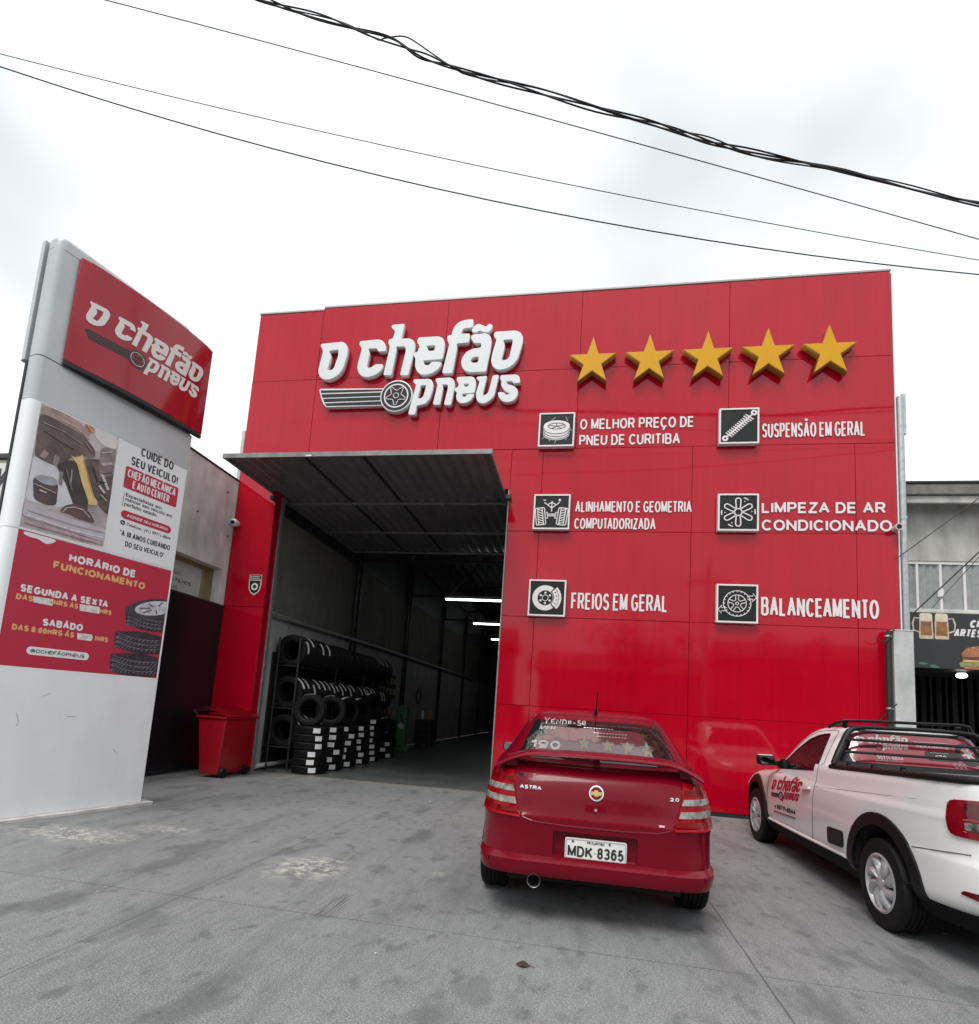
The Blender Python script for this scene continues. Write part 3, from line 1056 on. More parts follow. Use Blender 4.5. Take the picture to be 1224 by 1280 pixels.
box(bm, -5.837, -1.42, YF + .10, YF + .20, 5.255, 5.30)
obj('door_frame', bev(bm, .004, 1), M_FRAME, shop)
# inside
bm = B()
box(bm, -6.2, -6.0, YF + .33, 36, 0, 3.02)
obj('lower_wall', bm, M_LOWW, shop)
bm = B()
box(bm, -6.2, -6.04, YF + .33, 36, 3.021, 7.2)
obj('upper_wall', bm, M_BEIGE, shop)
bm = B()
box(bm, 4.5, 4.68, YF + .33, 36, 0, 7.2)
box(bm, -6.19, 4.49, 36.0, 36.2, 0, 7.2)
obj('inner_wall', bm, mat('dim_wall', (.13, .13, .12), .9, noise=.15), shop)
# roof of ribbed sheet
bm = B()
n = 120
rowa, rowb = [], []
for i in range(n + 1):
    x = -6.3 + 11.0 * i / n
    z = 7.05 + .6 * (1 - abs(x + .8) / 5.6) + (.03 if i % 4 < 2 else 0)
    rowa.append(bm.verts.new((x, YF + .33, z)))
    rowb.append(bm.verts.new((x, 36.3, z)))
for i in range(n):
    bm.faces.new((rowa[i], rowa[i + 1], rowb[i + 1], rowb[i]))
obj('roof', bm, M_DARKROOF, shop)
def latt(y):
    bm = B()
    for yy in (y - .13, y + .13):
        box(bm, -5.99, -5.93, yy - .025, yy + .025, 0, 6.2)
    z = .1
    k = 0
    while z < 6.0:
        a, b2 = (y - .13, y + .13) if k % 2 == 0 else (y + .13, y - .13)
        tube(bm, [(-5.96, a, z), (-5.96, b2, z + .33)], .016, 6)
        z += .33
        k += 1
    return bm
def truss(y):
    bm = B()
    box(bm, -6.0, 4.48, y - .035, y + .035, 5.12, 5.19)
    pk = 6.95
    def zt(x):
        return 6.35 + .6 * (1 - abs(x + .75) / 5.25)
    tube(bm, [(-5.98, y, zt(-5.98)), (-.75, y, zt(-.75)), (4.45, y, zt(4.45))], .045, 6)
    xs = [-5.9 + i * 1.29 for i in range(9)]
    for i, x in enumerate(xs):
        tube(bm, [(x, y, 5.17), (x, y, zt(x))], .022, 6)
        if i < 8:
            a, b2 = (5.17, zt(xs[i + 1])) if i % 2 else (zt(x), 5.17)
            tube(bm, [(x, y, a), (xs[i + 1], y, b2)], .022, 6)
    return bm
for y in (13.37, 17.7, 22.4, 27.0, 31.5):
    obj('lattice_column', latt(y), M_STEEL, shop)
    obj('roof_truss', truss(y), M_STEEL, shop)
bm = B()
box(bm, -6.038, -6.02, 9.4, 35.5, 4.98, 7.0)
for i in range(14):
    yy = 9.9 + i * .26
    box(bm, -6.019, -5.99, yy, yy + .10, 5.02, 5.55)
obj('wall_rib', bm, M_STEEL, shop)
bm = B()
tube(bm, [(-5.94, 9.45, 2.93), (-5.94, 16, 3.02), (-5.94, 30, 3.05)], .05, 10)
obj('wall_pipe', bm, M_FRAME, shop, 40)
bm = B()
tube(bm, [(-5.93, 9.5, .07), (-5.9, 11.4, .07)], .045, 10)
obj('floor_pipe', bm, M_VINYL, shop, 40)

# the tilt-up door, swung open to the horizontal
door = thing('tilting_door', 'dark ribbed metal tilt-up door raised flat over the doorway', 'door', (-3.7, 7.6, 5.19))
bm = B()
rows = []
nx_ = 22 * 12
for y in (7.62, 9.0, 10.4, 11.6, 12.75):
    rows.append([bm.verts.new((-5.925 + 4.44 * k / nx_, y, 5.238 + .016 * math.sin(2 * math.pi * 22 * k / nx_) ** 3 + .006 * math.sin(2 * math.pi * 22 * k / nx_))) for k in range(nx_ + 1)])
for a, b2 in zip(rows, rows[1:]):
    for k in range(nx_):
        bm.faces.new((a[k], a[k + 1], b2[k + 1], b2[k]))
obj('ribbed_sheet', bm, M_CORR, door, 60)
bm = B()
box(bm, -5.96, -1.47, 7.58, 7.615, 5.19, 5.27)
bev(bm, .004, 1)
obj('front_edge', bm, mat('door_edge', (.20, .195, .19), .45, metal=.4, noise=.25, ns=6), door)
bm = B()
for xx in (-5.94, -1.50):
    box(bm, xx - .018, xx + .018, 7.62, 12.78, 5.195, 5.27)
obj('side_rail', bm, M_FRAME, door)
for y in (9.55, 11.24, 12.76):
    bm = B()
    box(bm, -5.92, -1.52, y - .022, y + .022, 5.17, 5.215)
    obj('crossbar', bm, M_FRAME, door)
for xx in (-4.55, -3.55):
    bm = B()
    box(bm, xx - .03, xx + .03, 7.62, 12.7, 5.216, 5.232)
    obj('long_bar', bm, M_STEEL, door)
bm = B()
box(bm, -1.46, -1.36, 8.95, 9.03, 5.05, 5.13)
box(bm, -5.93, -5.85, 8.95, 9.03, 5.05, 5.13)
obj('pivot_bracket', bev(bm, .006, 1), M_STEEL, door)
bm = B()
box(bm, -4.48, -4.38, 7.565, 7.579, 5.19, 5.215)
obj('latch', bm, M_VINYL, door)
# ------------------------------------------------------------------ signs on the facade
def shifted(loops, dx, dz, k=1.0):
    return [[(x * k + dx, z * k + dz) for x, z in l] for l in loops]
def round_loop(l, r=.03):
    """cut each sharp corner a little"""
    o = []
    n = len(l)
    for i in range(n):
        a, b, c = Vector(l[i - 1]), Vector(l[i]), Vector(l[(i + 1) % n])
        u, v = a - b, c - b
        if u.length < 1e-6 or v.length < 1e-6:
            continue
        t1, t2 = min(r, u.length * .35), min(r, v.length * .35)
        o.append(tuple(b + u.normalized() * t1))
        q = b + (u.normalized() * t1 + v.normalized() * t2) * .28
        o.append(tuple(q))
        o.append(tuple(b + v.normalized() * t2))
    return o
LX, LZ = -5.222, 7.405
logo = thing('wall_logo', 'big white raised lettering with a winged wheel on the red facade', 'sign', (-3.5, YF, 7.3))
ORDER = ['O', 'c', 'h', 'e', 'f', 'a', 'o', 'p', 'n', 'e2', 'u', 's']
for k in ORDER:
    lp = [round_loop(l) for l in shifted(LOGO[k], LX, LZ)]
    obj('letter', plate(lp, FX, .012, .125), M_WHITE, logo)
def spoke_ring(cx, cz, r, n=5, a0=.9):
    P = []
    for i in range(n):
        a = a0 + i * 2 * math.pi / n
        P += [(cx + r * math.cos(a - .09), cz + r * math.sin(a - .09)), (cx + r * math.cos(a + .09), cz + r * math.sin(a + .09))]
        for q in (.30, .5, .7):
            b_ = a + q * 2 * math.pi / n
            rr = r * (.52 if q == .5 else .62)
            P.append((cx + rr * math.cos(b_), cz + rr * math.sin(b_)))
    return P
ex, ez = LX + 1.618, LZ - .382
wing = obj('wing_board', plate(shifted(LOGO['wing'], LX, LZ), FX, .012, .100, .004), M_WHITE, logo)
for i in range(4):
    obj('wing_stripe', plate(shifted(LOGO['bar%d' % i], LX, LZ), FX, .1005, .104), M_BLACK, wing)
wb = obj('wheel_board', plate([circ(ex, ez, .305, 48)], FX, .012, .122, .006), M_WHITE, logo, 35)
obj('wheel_tyre', plate([circ(ex, ez, .288, 48)], FX, .1225, .126), M_BLACK, wb)
obj('wheel_rim', plate([circ(ex, ez, .236, 48), circ(ex, ez, .212, 48)], FX, .1265, .130), M_VINYL, wb)
sp = spoke_ring(ex, ez, .19)
obj('wheel_spoke', strokes([sp + sp[:2], circ(ex, ez, .05, 16) + [circ(ex, ez, .05, 16)[0]]], .016, FX, .264), M_VINYL, wb)

SN = ['leftmost gold star in the row beside the white lettering', 'second gold star from the left in the row of five', 'gold star in the middle of the row of five', 'fourth gold star from the left, second from the right end', 'rightmost gold star nearest the roof corner']
for i, x in enumerate((-.06, .90, 1.85, 2.80, 3.735)):
    t = thing('star_sign', SN[i], 'star', (x, YF, 7.15), 'gold stars on the facade')
    obj('star_body', plate([[(x + (px - x) * .92, pz) for px, pz in star(x, 7.52, .445, k=.385)]], FX, .012, .150, .006), M_GOLDS, t)
    obj('star_face', plate([[(x + (px - x) * .92, pz) for px, pz in star(x, 7.52, .434, k=.385)]], FX, .1505, .154), M_GOLD, t)

def icon_box(x0, z0, label):
    t = thing('icon_box', label, 'sign', (x0 + .31, YF, z0), 'square icon boxes on the facade')
    bm = B()
    box(bm, x0, x0 + .62, YF - .095, YF - .012, z0, z0 + .62)
    obj('casing', bev(bm, .004, 1), M_VINYL, t)
    obj('trim', plate([rrect(x0, x0 + .62, z0, z0 + .62, .004, 1), rrect(x0 + .026, x0 + .594, z0 + .026, z0 + .594, .004, 1)[::-1]], FX, .0952, .108), M_VINYL, t)
    obj('face', plate([rrect(x0 + .027, x0 + .593, z0 + .027, z0 + .593, .003, 1)], FX, .0953, .098), M_BLACK, t)
    return t, Frame((x0 + .31, YF - .0985, z0 + .31), (1, 0, 0), (0, 0, 1))
# tyre icon
t, f = icon_box(-.935, 5.99, 'black icon box showing a white tyre lying on its side')
obj('symbol', plate([circ(0, .06, .225, 40, ry=.105)[:] if False else [(.225 * math.cos(a), .07 + .10 * math.sin(a)) for a in [rad(180 - k * 6) for k in range(31)]] + [(.225 * math.cos(a), -.085 + .11 * math.sin(a)) for a in [rad(-k * 6) for k in range(31)]]], f, .0005, .003), M_VINYL, t)
obj('symbol_lines', strokes([[(.15 * math.cos(a), .065 + .055 * math.sin(a)) for a in [rad(k * 12) for k in range(31)]]] + [[(0, .065), (.14 * math.cos(a), .065 + .05 * math.sin(a))] for a in [rad(q) for q in (18, 90, 162, 234, 306)]] + [[(.215 * math.cos(a), dz + .10 * math.sin(a)) for a in [rad(180 + k * 9) for k in range(21)]] for dz in (.02, -.03, -.075)], .012, f, .008), M_BLACKM, t)
obj('splash', strokes([[(-.24, -.17), (-.19, -.12)], [(-.12, -.22), (-.10, -.17)], [(-.02, -.25), (0, -.19)], [(.17, -.20), (.18, -.14)], [(.24, .02), (.255, -.03)], [(-.02, .23), (-.11, .16)], [(.15, .23), (.19, .15)]], .010, f, .006), mat('grey_vinyl', (.42, .43, .43), .5), t)
# wheel geometry icon
t, f = icon_box(-.945, 4.50, 'black icon box showing two wheels on an axle under a gauge')
L_ = []
for s in (-1, 1):
    def R_(x, y, s=s):
        a = rad(7)
        cx, cy = .185, -.085
        xx, yy = x - cx, y - cy
        return (s * (cx + xx * math.cos(a) + yy * math.sin(a)), cy - xx * math.sin(a) + yy * math.cos(a))
    q = [R_(*p) for p in rrect(.105, .265, -.235, .065, .025, 3)]
    L_.append(q + q[:1])
    for xx in (.145, .225):
        L_.append([R_(xx, -.23), R_(xx, .06)])
    for k in range(6):
        L_.append([R_(.15, -.215 + k * .045), R_(.22, -.180 + k * .045)])
    L_ += [[(s * .10, -.01), (s * .075, -.01), (s * .06, -.12), (s * .09, -.12)], [(s * .075, -.045), (0, -.045)], [(s * .07, -.075), (0, -.075)]]
L_ += [[(0, .19), (0, 0)], [(0, .065), (-.13, .165)], [(0, .065), (.13, .165)], [(.08 * math.cos(a), .07 + .085 * math.sin(a)) for a in [rad(k * 15 + 30) for k in range(9)]], [(-.15, .205), (-.105, .205)], [(.105, .205), (.155, .205)], [(.13, .23), (.13, .18)]]
obj('symbol', strokes(L_, .018, f, .008), M_VINYL, t)
# brake disc icon
t, f = icon_box(-.945, 3.0, 'black icon box showing a white brake disc and caliper')
obj('symbol', plate([circ(-.03, .0, .215, 48), circ(-.03, .0, .128, 40)[::-1]], f, .0005, .0025), M_VINYL, t)
def arcband(r0, r1, a0, a1, n=14, cx=-.03):
    return [(cx + r1 * math.cos(rad(a0 + (a1 - a0) * k / n)), r1 * math.sin(rad(a0 + (a1 - a0) * k / n))) for k in range(n + 1)] + [(cx + r0 * math.cos(rad(a1 - (a1 - a0) * k / n)), r0 * math.sin(rad(a1 - (a1 - a0) * k / n))) for k in range(n + 1)]
obj('caliper_gap', plate([arcband(.135, .216, -50, 50)], f, .003, .0045), M_BLACK, t)
cal = obj('caliper', plate([arcband(.148, .222, -44, 44)], f, .005, .0065), M_VINYL, t)
obj('caliper', plate([arcband(.230, .268, -44, 44)], f, .005, .0065), M_VINYL, t)
bmd = B()
for a in (-30, -10, 10, 30):
    lathe(bmd, [(0, -.0085), (.012, -.0085), (.012, -.007), (0, -.007)], 'Y', f.p(-.03 + .19 * math.cos(rad(a)), .19 * math.sin(rad(a)), 0) + Vector((0, 0, 0)), 10)
obj('bolt_mark', bmd, M_BLACK, t)
bmd = B()
for k in range(6):
    a = rad(90 + 60 * k)
    lathe(bmd, [(0, -.0025), (.019, -.0025), (.019, -.0005), (0, -.0005)], 'Y', f.p(-.03 + .088 * math.cos(a), .088 * math.sin(a)), 12)
obj('stud_mark', bmd, M_VINYL, t)
obj('hub_mark', plate([circ(-.03, 0, .055, 24), circ(-.03, 0, .044, 24)[::-1]], f, .0005, .0025), M_VINYL, t)
# shock absorber icon
t, f = icon_box(2.055, 5.98, 'black icon box showing a white coil spring shock absorber')
L_ = [[(-.20, -.20), (.22, .21)]]
u, v = Vector((.42, .41)).normalized(), Vector((.41, -.42)).normalized()
for k in range(12):
    c = Vector((-.155, -.155)) + u * (k * .040)
    w_ = .062 if k < 10 else .075
    a, b_ = c - v * w_ - u * .012, c + v * w_ + u * .012
    L_.append([tuple(a), tuple(b_)])
obj('symbol', strokes(L_, .024, f, .009), M_VINYL, t)
obj('eye', plate([circ(-.215, -.215, .05, 20), circ(-.215, -.215, .018, 12)[::-1]], f, .0045, .0065), M_VINYL, t)
obj('eye', plate([circ(.23, .225, .05, 20), circ(.23, .225, .018, 12)[::-1]], f, .0045, .0065), M_VINYL, t)
# fan icon
t, f = icon_box(2.055, 4.50, 'black icon box showing a white six-blade fan')
L_ = []
for k in range(6):
    a = rad(90 + 60 * k)
    u, v = Vector((math.cos(a), math.sin(a))), Vector((-math.sin(a), math.cos(a)))
    P = [u * .065 - v * .030, u * .185 - v * .040] + [u * .195 + u * .042 * math.cos(rad(q)) + v * .042 * math.sin(rad(q)) for q in (-60, -30, 0, 30, 60)] + [u * .185 + v * .040, u * .065 + v * .030]
    L_.append([tuple(p) for p in P])
q = circ(0, 0, .058, 20)
L_.append(q + q[:1])
for a in (62, 2, 182, 242):
    L_ += [[(.255 * math.cos(rad(a + d)), .255 * math.sin(rad(a + d))) for d in (-9, -3, 3, 9)], [(.205 * math.cos(rad(a + d)), .205 * math.sin(rad(a + d))) for d in (-2, 2)]]
obj('symbol', strokes(L_, .020, f, .008), M_VINYL, t)
# balancing icon
t, f = icon_box(2.05, 2.998, 'black icon box showing a white wheel with two arrows')
L_ = []
for r_ in (.205, .137, .022):
    q = circ(0, 0, r_, 40)
    L_.append(q + q[:1])
for k in range(20):
    a = rad(18 * k)
    L_.append([(.200 * math.cos(a), .200 * math.sin(a)), (.180 * math.cos(a), .180 * math.sin(a))])
for k in range(5):
    a = rad(90 + 36 + 72 * k)
    A_ = [(.13 * math.cos(a + d), .13 * math.sin(a + d)) for d in (-.44,)] + [(.060 * math.cos(a + d), .060 * math.sin(a + d)) for d in (-.30, 0, .30)] + [(.13 * math.cos(a + .44), .13 * math.sin(a + .44))]
    L_.append(A_)
for s in (1, -1):
    P = [(.15, .075), (.235, .075), (.225, .035), (.285, .10), (.235, .165), (.235, .125), (.17, .125)]
    L_.append([(s * x, s * y) for x, y in P])
obj('symbol', strokes(L_, .013, f, .008), M_VINYL, t)

TX = [('O MELHOR PREÇO DE', -.225, 1.672, 6.338, .193, 'white O MELHOR PREÇO DE lettering on the red wall, over a second line'),
      ('PNEU DE CURITIBA', -.228, 1.453, 6.042, .193, 'white PNEU DE CURITIBA lettering beside the tyre icon box'),
      ('ALINHAMENTO E GEOMETRIA', -.241, 1.664, 4.838, .193, 'white ALINHAMENTO E GEOMETRIA lettering, long single line on red'),
      ('COMPUTADORIZADA', -.244, 1.095, 4.540, .193, 'white COMPUTADORIZADA lettering under a longer line'),
      ('FREIOS EM GERAL', -.234, 1.321, 3.149, .283, 'tall narrow white FREIOS EM GERAL lettering beside the brake disc box'),
      ('SUSPENSÃO EM GERAL', 2.746, 4.292, 6.121, .25, 'tall narrow white SUSPENSÃO EM GERAL lettering beside the spring box'),
      ('LIMPEZA DE AR', 2.745, 4.555, 4.829, .183, 'wide white LIMPEZA DE AR lettering beside the fan box'),
      ('CONDICIONADO', 2.746, 4.639, 4.536, .183, 'wide white CONDICIONADO lettering reaching the wall camera'),
      ('BALANCEAMENTO', 2.741, 4.428, 3.147, .30, 'tall white BALANCEAMENTO lettering beside the wheel and arrows box')]
SWT = {t_[0]: .0285 for t_ in TX}
SWT['ALINHAMENTO E GEOMETRIA'] = SWT['COMPUTADORIZADA'] = .0245
SWT['FREIOS EM GERAL'] = .033
SWT['BALANCEAMENTO'] = .038
SWT['SUSPENSÃO EM GERAL'] = .027
SWT['LIMPEZA DE AR'] = SWT['CONDICIONADO'] = .034
for s, x0, x1, zb, cap, lab in TX:
    o = block('wall_lettering', s, FX, x0, x1, zb, cap, SWT[s], M_VINYL, None, d0=.008, d1=.014)
    tag(o, lab, 'lettering', 'service names on the facade')

# cameras, alarm shield
t = thing('security_camera', 'small white dome camera high on the left red column', 'camera', (-6.60, YF, 4.55), 'security cameras on the facade')
bm = B()
lathe(bm, [(0, 0), (.055, 0), (.055, -.03), (.05, -.06)], 'Y', (-6.60, YF - .005, 4.59), 20)
obj('bracket', bm, M_WHITE, t, 40)
bm = B()
bmesh.ops.create_uvsphere(bm, u_segments=20, v_segments=12, radius=.075, matrix=Matrix.Translation((-6.60, YF - .10, 4.585)))
obj('housing', bm, M_WHITE, t, 60)
bm = B()
lathe(bm, [(0, -.045), (.02, -.042), (.035, -.03), (.038, 0)], 'Y', (-6.585, YF - .145, 4.575), 16)
obj('lens', bm, M_BLACK, t, 60)
t = thing('security_camera', 'small bullet camera at the right edge of the facade beside the lettering', 'camera', (4.68, YF, 4.52), 'security cameras on the facade')
bm = B()
lathe(bm, [(0, .08), (.045, .08), (.05, .06), (.05, -.03), (.056, -.035), (.056, -.06), (.04, -.062), (.035, -.05), (0, -.05)], 'Y', (4.67, YF - .09, 4.57), 18)
obj('housing', bm, mat('pale_pink_plastic', (.55, .45, .44), .4), t, 40)
bm = B()
lathe(bm, [(0, 0), (.034, 0), (.034, .01), (0, .01)], 'Y', (4.67, YF - .152, 4.57), 16)
obj('lens', bm, M_BLACK, t)
bm = B()
tube(bm, [(4.67, YF - .004, 4.60), (4.67, YF - .06, 4.61)], .02, 8)
obj('bracket', bm, M_WHITE, t)

FXC = Frame((-6.073, YF, 3.41), (1, 0, 0), (0, 0, 1))
sh = thing('alarm_shield', 'small black and white shield sticker on the left red column', 'sticker', (-6.073, YF, 3.22))
def shield(k):
    return [(-.125 * k, .10 * k), (.125 * k, .10 * k)] + [(.125 * k, .0), (.115 * k, -.08 * k), (.07 * k, -.15 * k), (0, -.19 * k), (-.07 * k, -.15 * k), (-.115 * k, -.08 * k), (-.125 * k, .0)]
obj('rim', plate([shield(1)], FXC, .006, .009), M_VINYL, sh)
obj('field', plate([shield(.86)], FXC, .0095, .011), M_BLACK, sh)
obj('crest', plate([circ(0, -.03, .07, 20), circ(0, -.03, .035, 14)[::-1]], FXC, .0115, .013), M_VINYL, sh)
obj('banner', plate([rrect(-.115, .115, .105, .19, .006, 2)], FXC, .006, .010), M_BLACK, sh)
obj('banner_trim', plate([rrect(-.125, .125, .098, .197, .006, 2), rrect(-.116, .116, .104, .191, .005, 2)[::-1]], FXC, .0055, .011), M_VINYL, sh)
bmd = []
for zz, xs in ((.163, (-.095, -.06, -.015, .03, .06, .095)), (.128, (-.10, -.05, -.02, .02, .055, .10))):
    for a, b_ in zip(xs[::1], xs[1:]):
        bmd.append([(a, zz), (b_ - .012, zz)])
obj('wording', strokes(bmd, .02, FXC, .024), M_VINYL, sh)
# ------------------------------------------------------------------ the sign tower
TB = Vector((-5.118, 5.912, 0))
ya = rad(-14.5)
TD = Vector((-math.sin(ya), math.cos(ya), 0))
TN = Vector((TD.y, -TD.x, 0))
TF = Frame(TB, TD, (0, 0, 1))
M_TGREY = mat('totem_grey', (0.47, 0.50, 0.51), 0.28, metal=.15, noise=0.05, ns=3, streak=0.06)
M_SIGNRED = mat('sign_red', (0.36, 0.004, 0.016), 0.10, noise=0.04, ns=1.5, streak=.06, rv=.04)
M_PRINTRED = mat('print_red', (0.47, 0.012, 0.045), 0.42, noise=0.05, ns=2)
M_GOLDT = mat('print_gold', (0.72, 0.42, 0.16), 0.5, noise=0.08, ns=8)
tower = thing('sign_tower', 'tall white totem sign with red top panel, photo print and opening hours', 'sign tower', tuple(TF.p(-.86, 0, -.2)))
def plan(outline, z0, z1):
    """upright slab: outline in (along, outward) metres of the tower frame"""
    bm = B()
    a = [bm.verts.new(TF.p(u, z0, n)) for u, n in outline]
    b = [bm.verts.new(TF.p(u, z1, n)) for u, n in outline]
    n = len(a)
    for k in range(n):
        bm.faces.new((a[k], a[(k + 1) % n], b[(k + 1) % n], b[k]))
    bm.faces.new(a[::-1])
    bm.faces.new(b)
    return bm
def slab(u0, u1, n0, n1, rl, rr, k=6):
    P = [(u0, n0), (u1, n0)]
    if rr:
        P += [(u1 - rr + rr * math.cos(rad(q * 90 / k)), n1 - rr + rr * math.sin(rad(q * 90 / k))) for q in range(k + 1)]
    else:
        P.append((u1, n1))
    if rl:
        P += [(u0 + rl + rl * math.cos(rad(90 + q * 90 / k)), n1 - rl + rl * math.sin(rad(90 + q * 90 / k))) for q in range(k + 1)]
    else:
        P.append((u0, n1))
    return P
obj('lower_panel', plan(slab(-1.73, 0, -.17, 0, .07, .012), .03, 2.848), M_TOTEM, tower, 30)
obj('middle_panel', plan(slab(-1.73, 0, -.17, 0, .07, .012), 2.853, 4.186), M_TOTEM, tower, 30)
obj('upper_panel', plan(slab(-1.73, 0.0, -.17, -.004, .07, .012), 4.191, 4.655), M_TGREY, tower, 30)
obj('head', plan(slab(-1.73, -.02, -.17, -.002, .07, .03), 4.665, 5.87), M_TGREY, tower, 30)
bm = B()
rr_ = []
for q in range(6):
    a_ = rad(90 * q / 5)
    ins = .06 * (1 - math.cos(a_))
    zz = 5.96 + .06 * math.sin(a_)
    if q == 0:
        rr_.append([bm.verts.new(TF.p(u, 5.875, n)) for u, n in slab(-1.73, -.20, -.17, .0, .09, .05)])
    rr_.append([bm.verts.new(TF.p(u, zz, n)) for u, n in slab(-1.73 + ins, -.20 - ins, -.17 + ins * .5, .0 - ins * .6, .09, .05)])
for a_, b_ in zip(rr_, rr_[1:]):
    for k in range(len(a_)):
        bm.faces.new((a_[k], a_[(k + 1) % len(a_)], b_[(k + 1) % len(a_)], b_[k]))
bm.faces.new(rr_[0][::-1])
bm.faces.new(rr_[-1])
obj('cap', bm, M_TGREY, tower, 40)
obj('core', plan(slab(-1.738, -.03, -.215, -.175, 0, 0), .03, 4.62), M_BLACKM, tower)
obj('core', plan(slab(-1.69, -.03, -.205, -.175, 0, 0), 4.625, 5.9), M_BLACKM, tower)
obj('rear_head', plan([(u, -.38 - n) for u, n in slab(-1.75, 0, -.17, -.08, .03, .012)][::-1], 4.63, 5.98), M_TGREY, tower, 30)
# bulged red sign face
P = [(-1.525, .005), (.085, .005)]
for k in range(17):
    s = k / 16
    P.append((.085 - 1.61 * s, .045 + .075 * math.sin(math.pi * s) ** .8))
bm = plan(P, 4.705, 5.90)
bev_e = [e for e in bm.edges if abs(e.verts[0].co.z - e.verts[1].co.z) < 1e-5 and max((TF.N.dot(v.co - TB)) for v in e.verts) > .03]
bmesh.ops.bevel(bm, geom=bev_e, offset=.018, segments=3, affect='EDGES', profile=.5)
sg = obj('red_sign', bm, M_SIGNRED, tower, 35)
obj('sign_lip', plan([(u, n + (-.002 if n > .01 else 0)) for u, n in P], 4.662, 4.703), M_BLACKM, tower)
def sign_pf(x, y, off):
    s = min(1, max(0, (.085 - x) / 1.61))
    return TF.p(x, y, .045 + .075 * math.sin(math.pi * s) ** .8 + off)
def pmesh(loops, pf, off=.002, depth=.003, grid=.08):
    return patch(loops, pf, off + depth, depth + .001, grid)
def LT(loops):
    return [[(.353 * x + .034 * z - 1.427, .019 * x + .33 * z + 5.225) for x, z in l] for l in loops]
M_SILV = mat('silver_letters', (.70, .66, .63), .35, noise=.04)
for k in ORDER:
    obj('letter', pmesh(LT(LOGO[k]), sign_pf), M_SILV, sg)
M_GREYB = mat('dark_grey_print', (.035, .032, .034), .45)
for i in range(4):
    obj('wing_stripe', pmesh(LT(LOGO['bar%d' % i]), sign_pf), M_GREYB, sg)
c_ = LT([[(1.618, -.382)]])[0][0]
obj('wheel_print', pmesh([circ(c_[0], c_[1], .105, 32), circ(c_[0], c_[1], .080, 32)[::-1]], sign_pf), M_GREYB, sg)
sp = spoke_ring(c_[0], c_[1], .075)
obj('wheel_print', pmesh([sp, circ(c_[0], c_[1], .016, 12)[::-1]], sign_pf), M_GREYB, sg)
obj('wheel_print', pmesh([circ(c_[0], c_[1], .079, 32), circ(c_[0], c_[1], .074, 32)[::-1]], sign_pf, .002), M_SILV, sg)

# photo print
def tf(d=0):
    return Frame(TF.p(0, 0, d), TD, (0, 0, 1))
M_PRW = mat('print_white', (.74, .76, .76), .4, noise=.02)
ph = obj('photo_print', plate([[(-1.64, 2.872), (-.02, 2.872), (-.02, 4.178), (-1.64, 4.178)]], TF, .0008, .002), M_PRW, tower)
PHOTO = {
 'scene': [(-1.638, 4.176), (-0.868, 4.176), (-0.853, 2.892), (-1.638, 2.874)],
 'white1': [(-1.625, 3.618), (-1.433, 3.613), (-1.306, 3.432), (-1.213, 3.263), (-1.325, 3.188), (-1.376, 3.17), (-1.63, 3.15)],
 'dark1': [(-1.404, 3.642), (-1.294, 3.726), (-1.235, 3.705), (-1.084, 3.362), (-1.062, 3.207), (-1.213, 3.263), (-1.309, 3.447), (-1.433, 3.613)],
 'dark2': [(-1.182, 3.786), (-0.979, 3.874), (-0.871, 3.77), (-0.860, 3.538), (-0.860, 3.265), (-0.961, 3.328), (-1.056, 3.472)],
 'tube': [(-1.041, 3.979), (-0.883, 4.074), (-0.872, 3.738), (-1.007, 3.642)],
 'lightR': [(-1.124, 4.172), (-0.870, 4.172), (-0.878, 4.042), (-1.0, 4.016), (-1.115, 4.077)],
 'knuckle': [(-1.631, 4.150), (-1.515, 4.172), (-1.366, 4.172), (-1.226, 4.135), (-1.147, 4.094), (-1.183, 4.042), (-1.341, 4.05), (-1.52, 4.074), (-1.628, 4.061)],
 'glove': [(-1.634, 4.058), (-1.572, 4.076), (-1.479, 4.064), (-1.342, 4.057), (-1.21, 4.028), (-1.094, 3.936), (-1.077, 3.869), (-1.122, 3.82), (-1.208, 3.815), (-1.298, 3.756), (-1.33, 3.693), (-1.45, 3.59), (-1.555, 3.603), (-1.62, 3.621), (-1.63, 3.833)],
 'sleeve': [(-1.242, 4.17), (-1.125, 4.17), (-1.147, 4.094), (-1.192, 4.103)],
 'cyl': [(-1.601, 3.399), (-1.378, 3.418), (-1.365, 3.189), (-1.453, 3.162), (-1.563, 3.18)],
 'cyltop': [(-1.595, 3.402), (-1.545, 3.446), (-1.433, 3.473), (-1.378, 3.441), (-1.406, 3.382), (-1.52, 3.365)],
 'ring': [(-1.331, 3.139), (-1.289, 3.218), (-1.201, 3.276), (-1.101, 3.274), (-1.018, 3.207), (-0.977, 3.131), (-1.151, 3.126), (-1.224, 3.147)],
 'rail': [(-1.634, 3.134), (-1.2, 3.10), (-0.858, 3.105), (-0.856, 2.96), (-1.634, 2.98)],
 'wrench': [(-1.321, 3.769), (-1.278, 3.758), (-1.226, 3.79), (-1.21, 3.83), (-1.182, 3.786), (-1.193, 3.757), (-1.054, 3.456), (-0.982, 3.369), (-0.999, 3.33), (-1.077, 3.308), (-1.084, 3.362), (-1.164, 3.509), (-1.241, 3.702)]}
def pm(n, c, no=.25, ns=7):
    return mat('print_' + n, c, .42, noise=no, ns=ns)
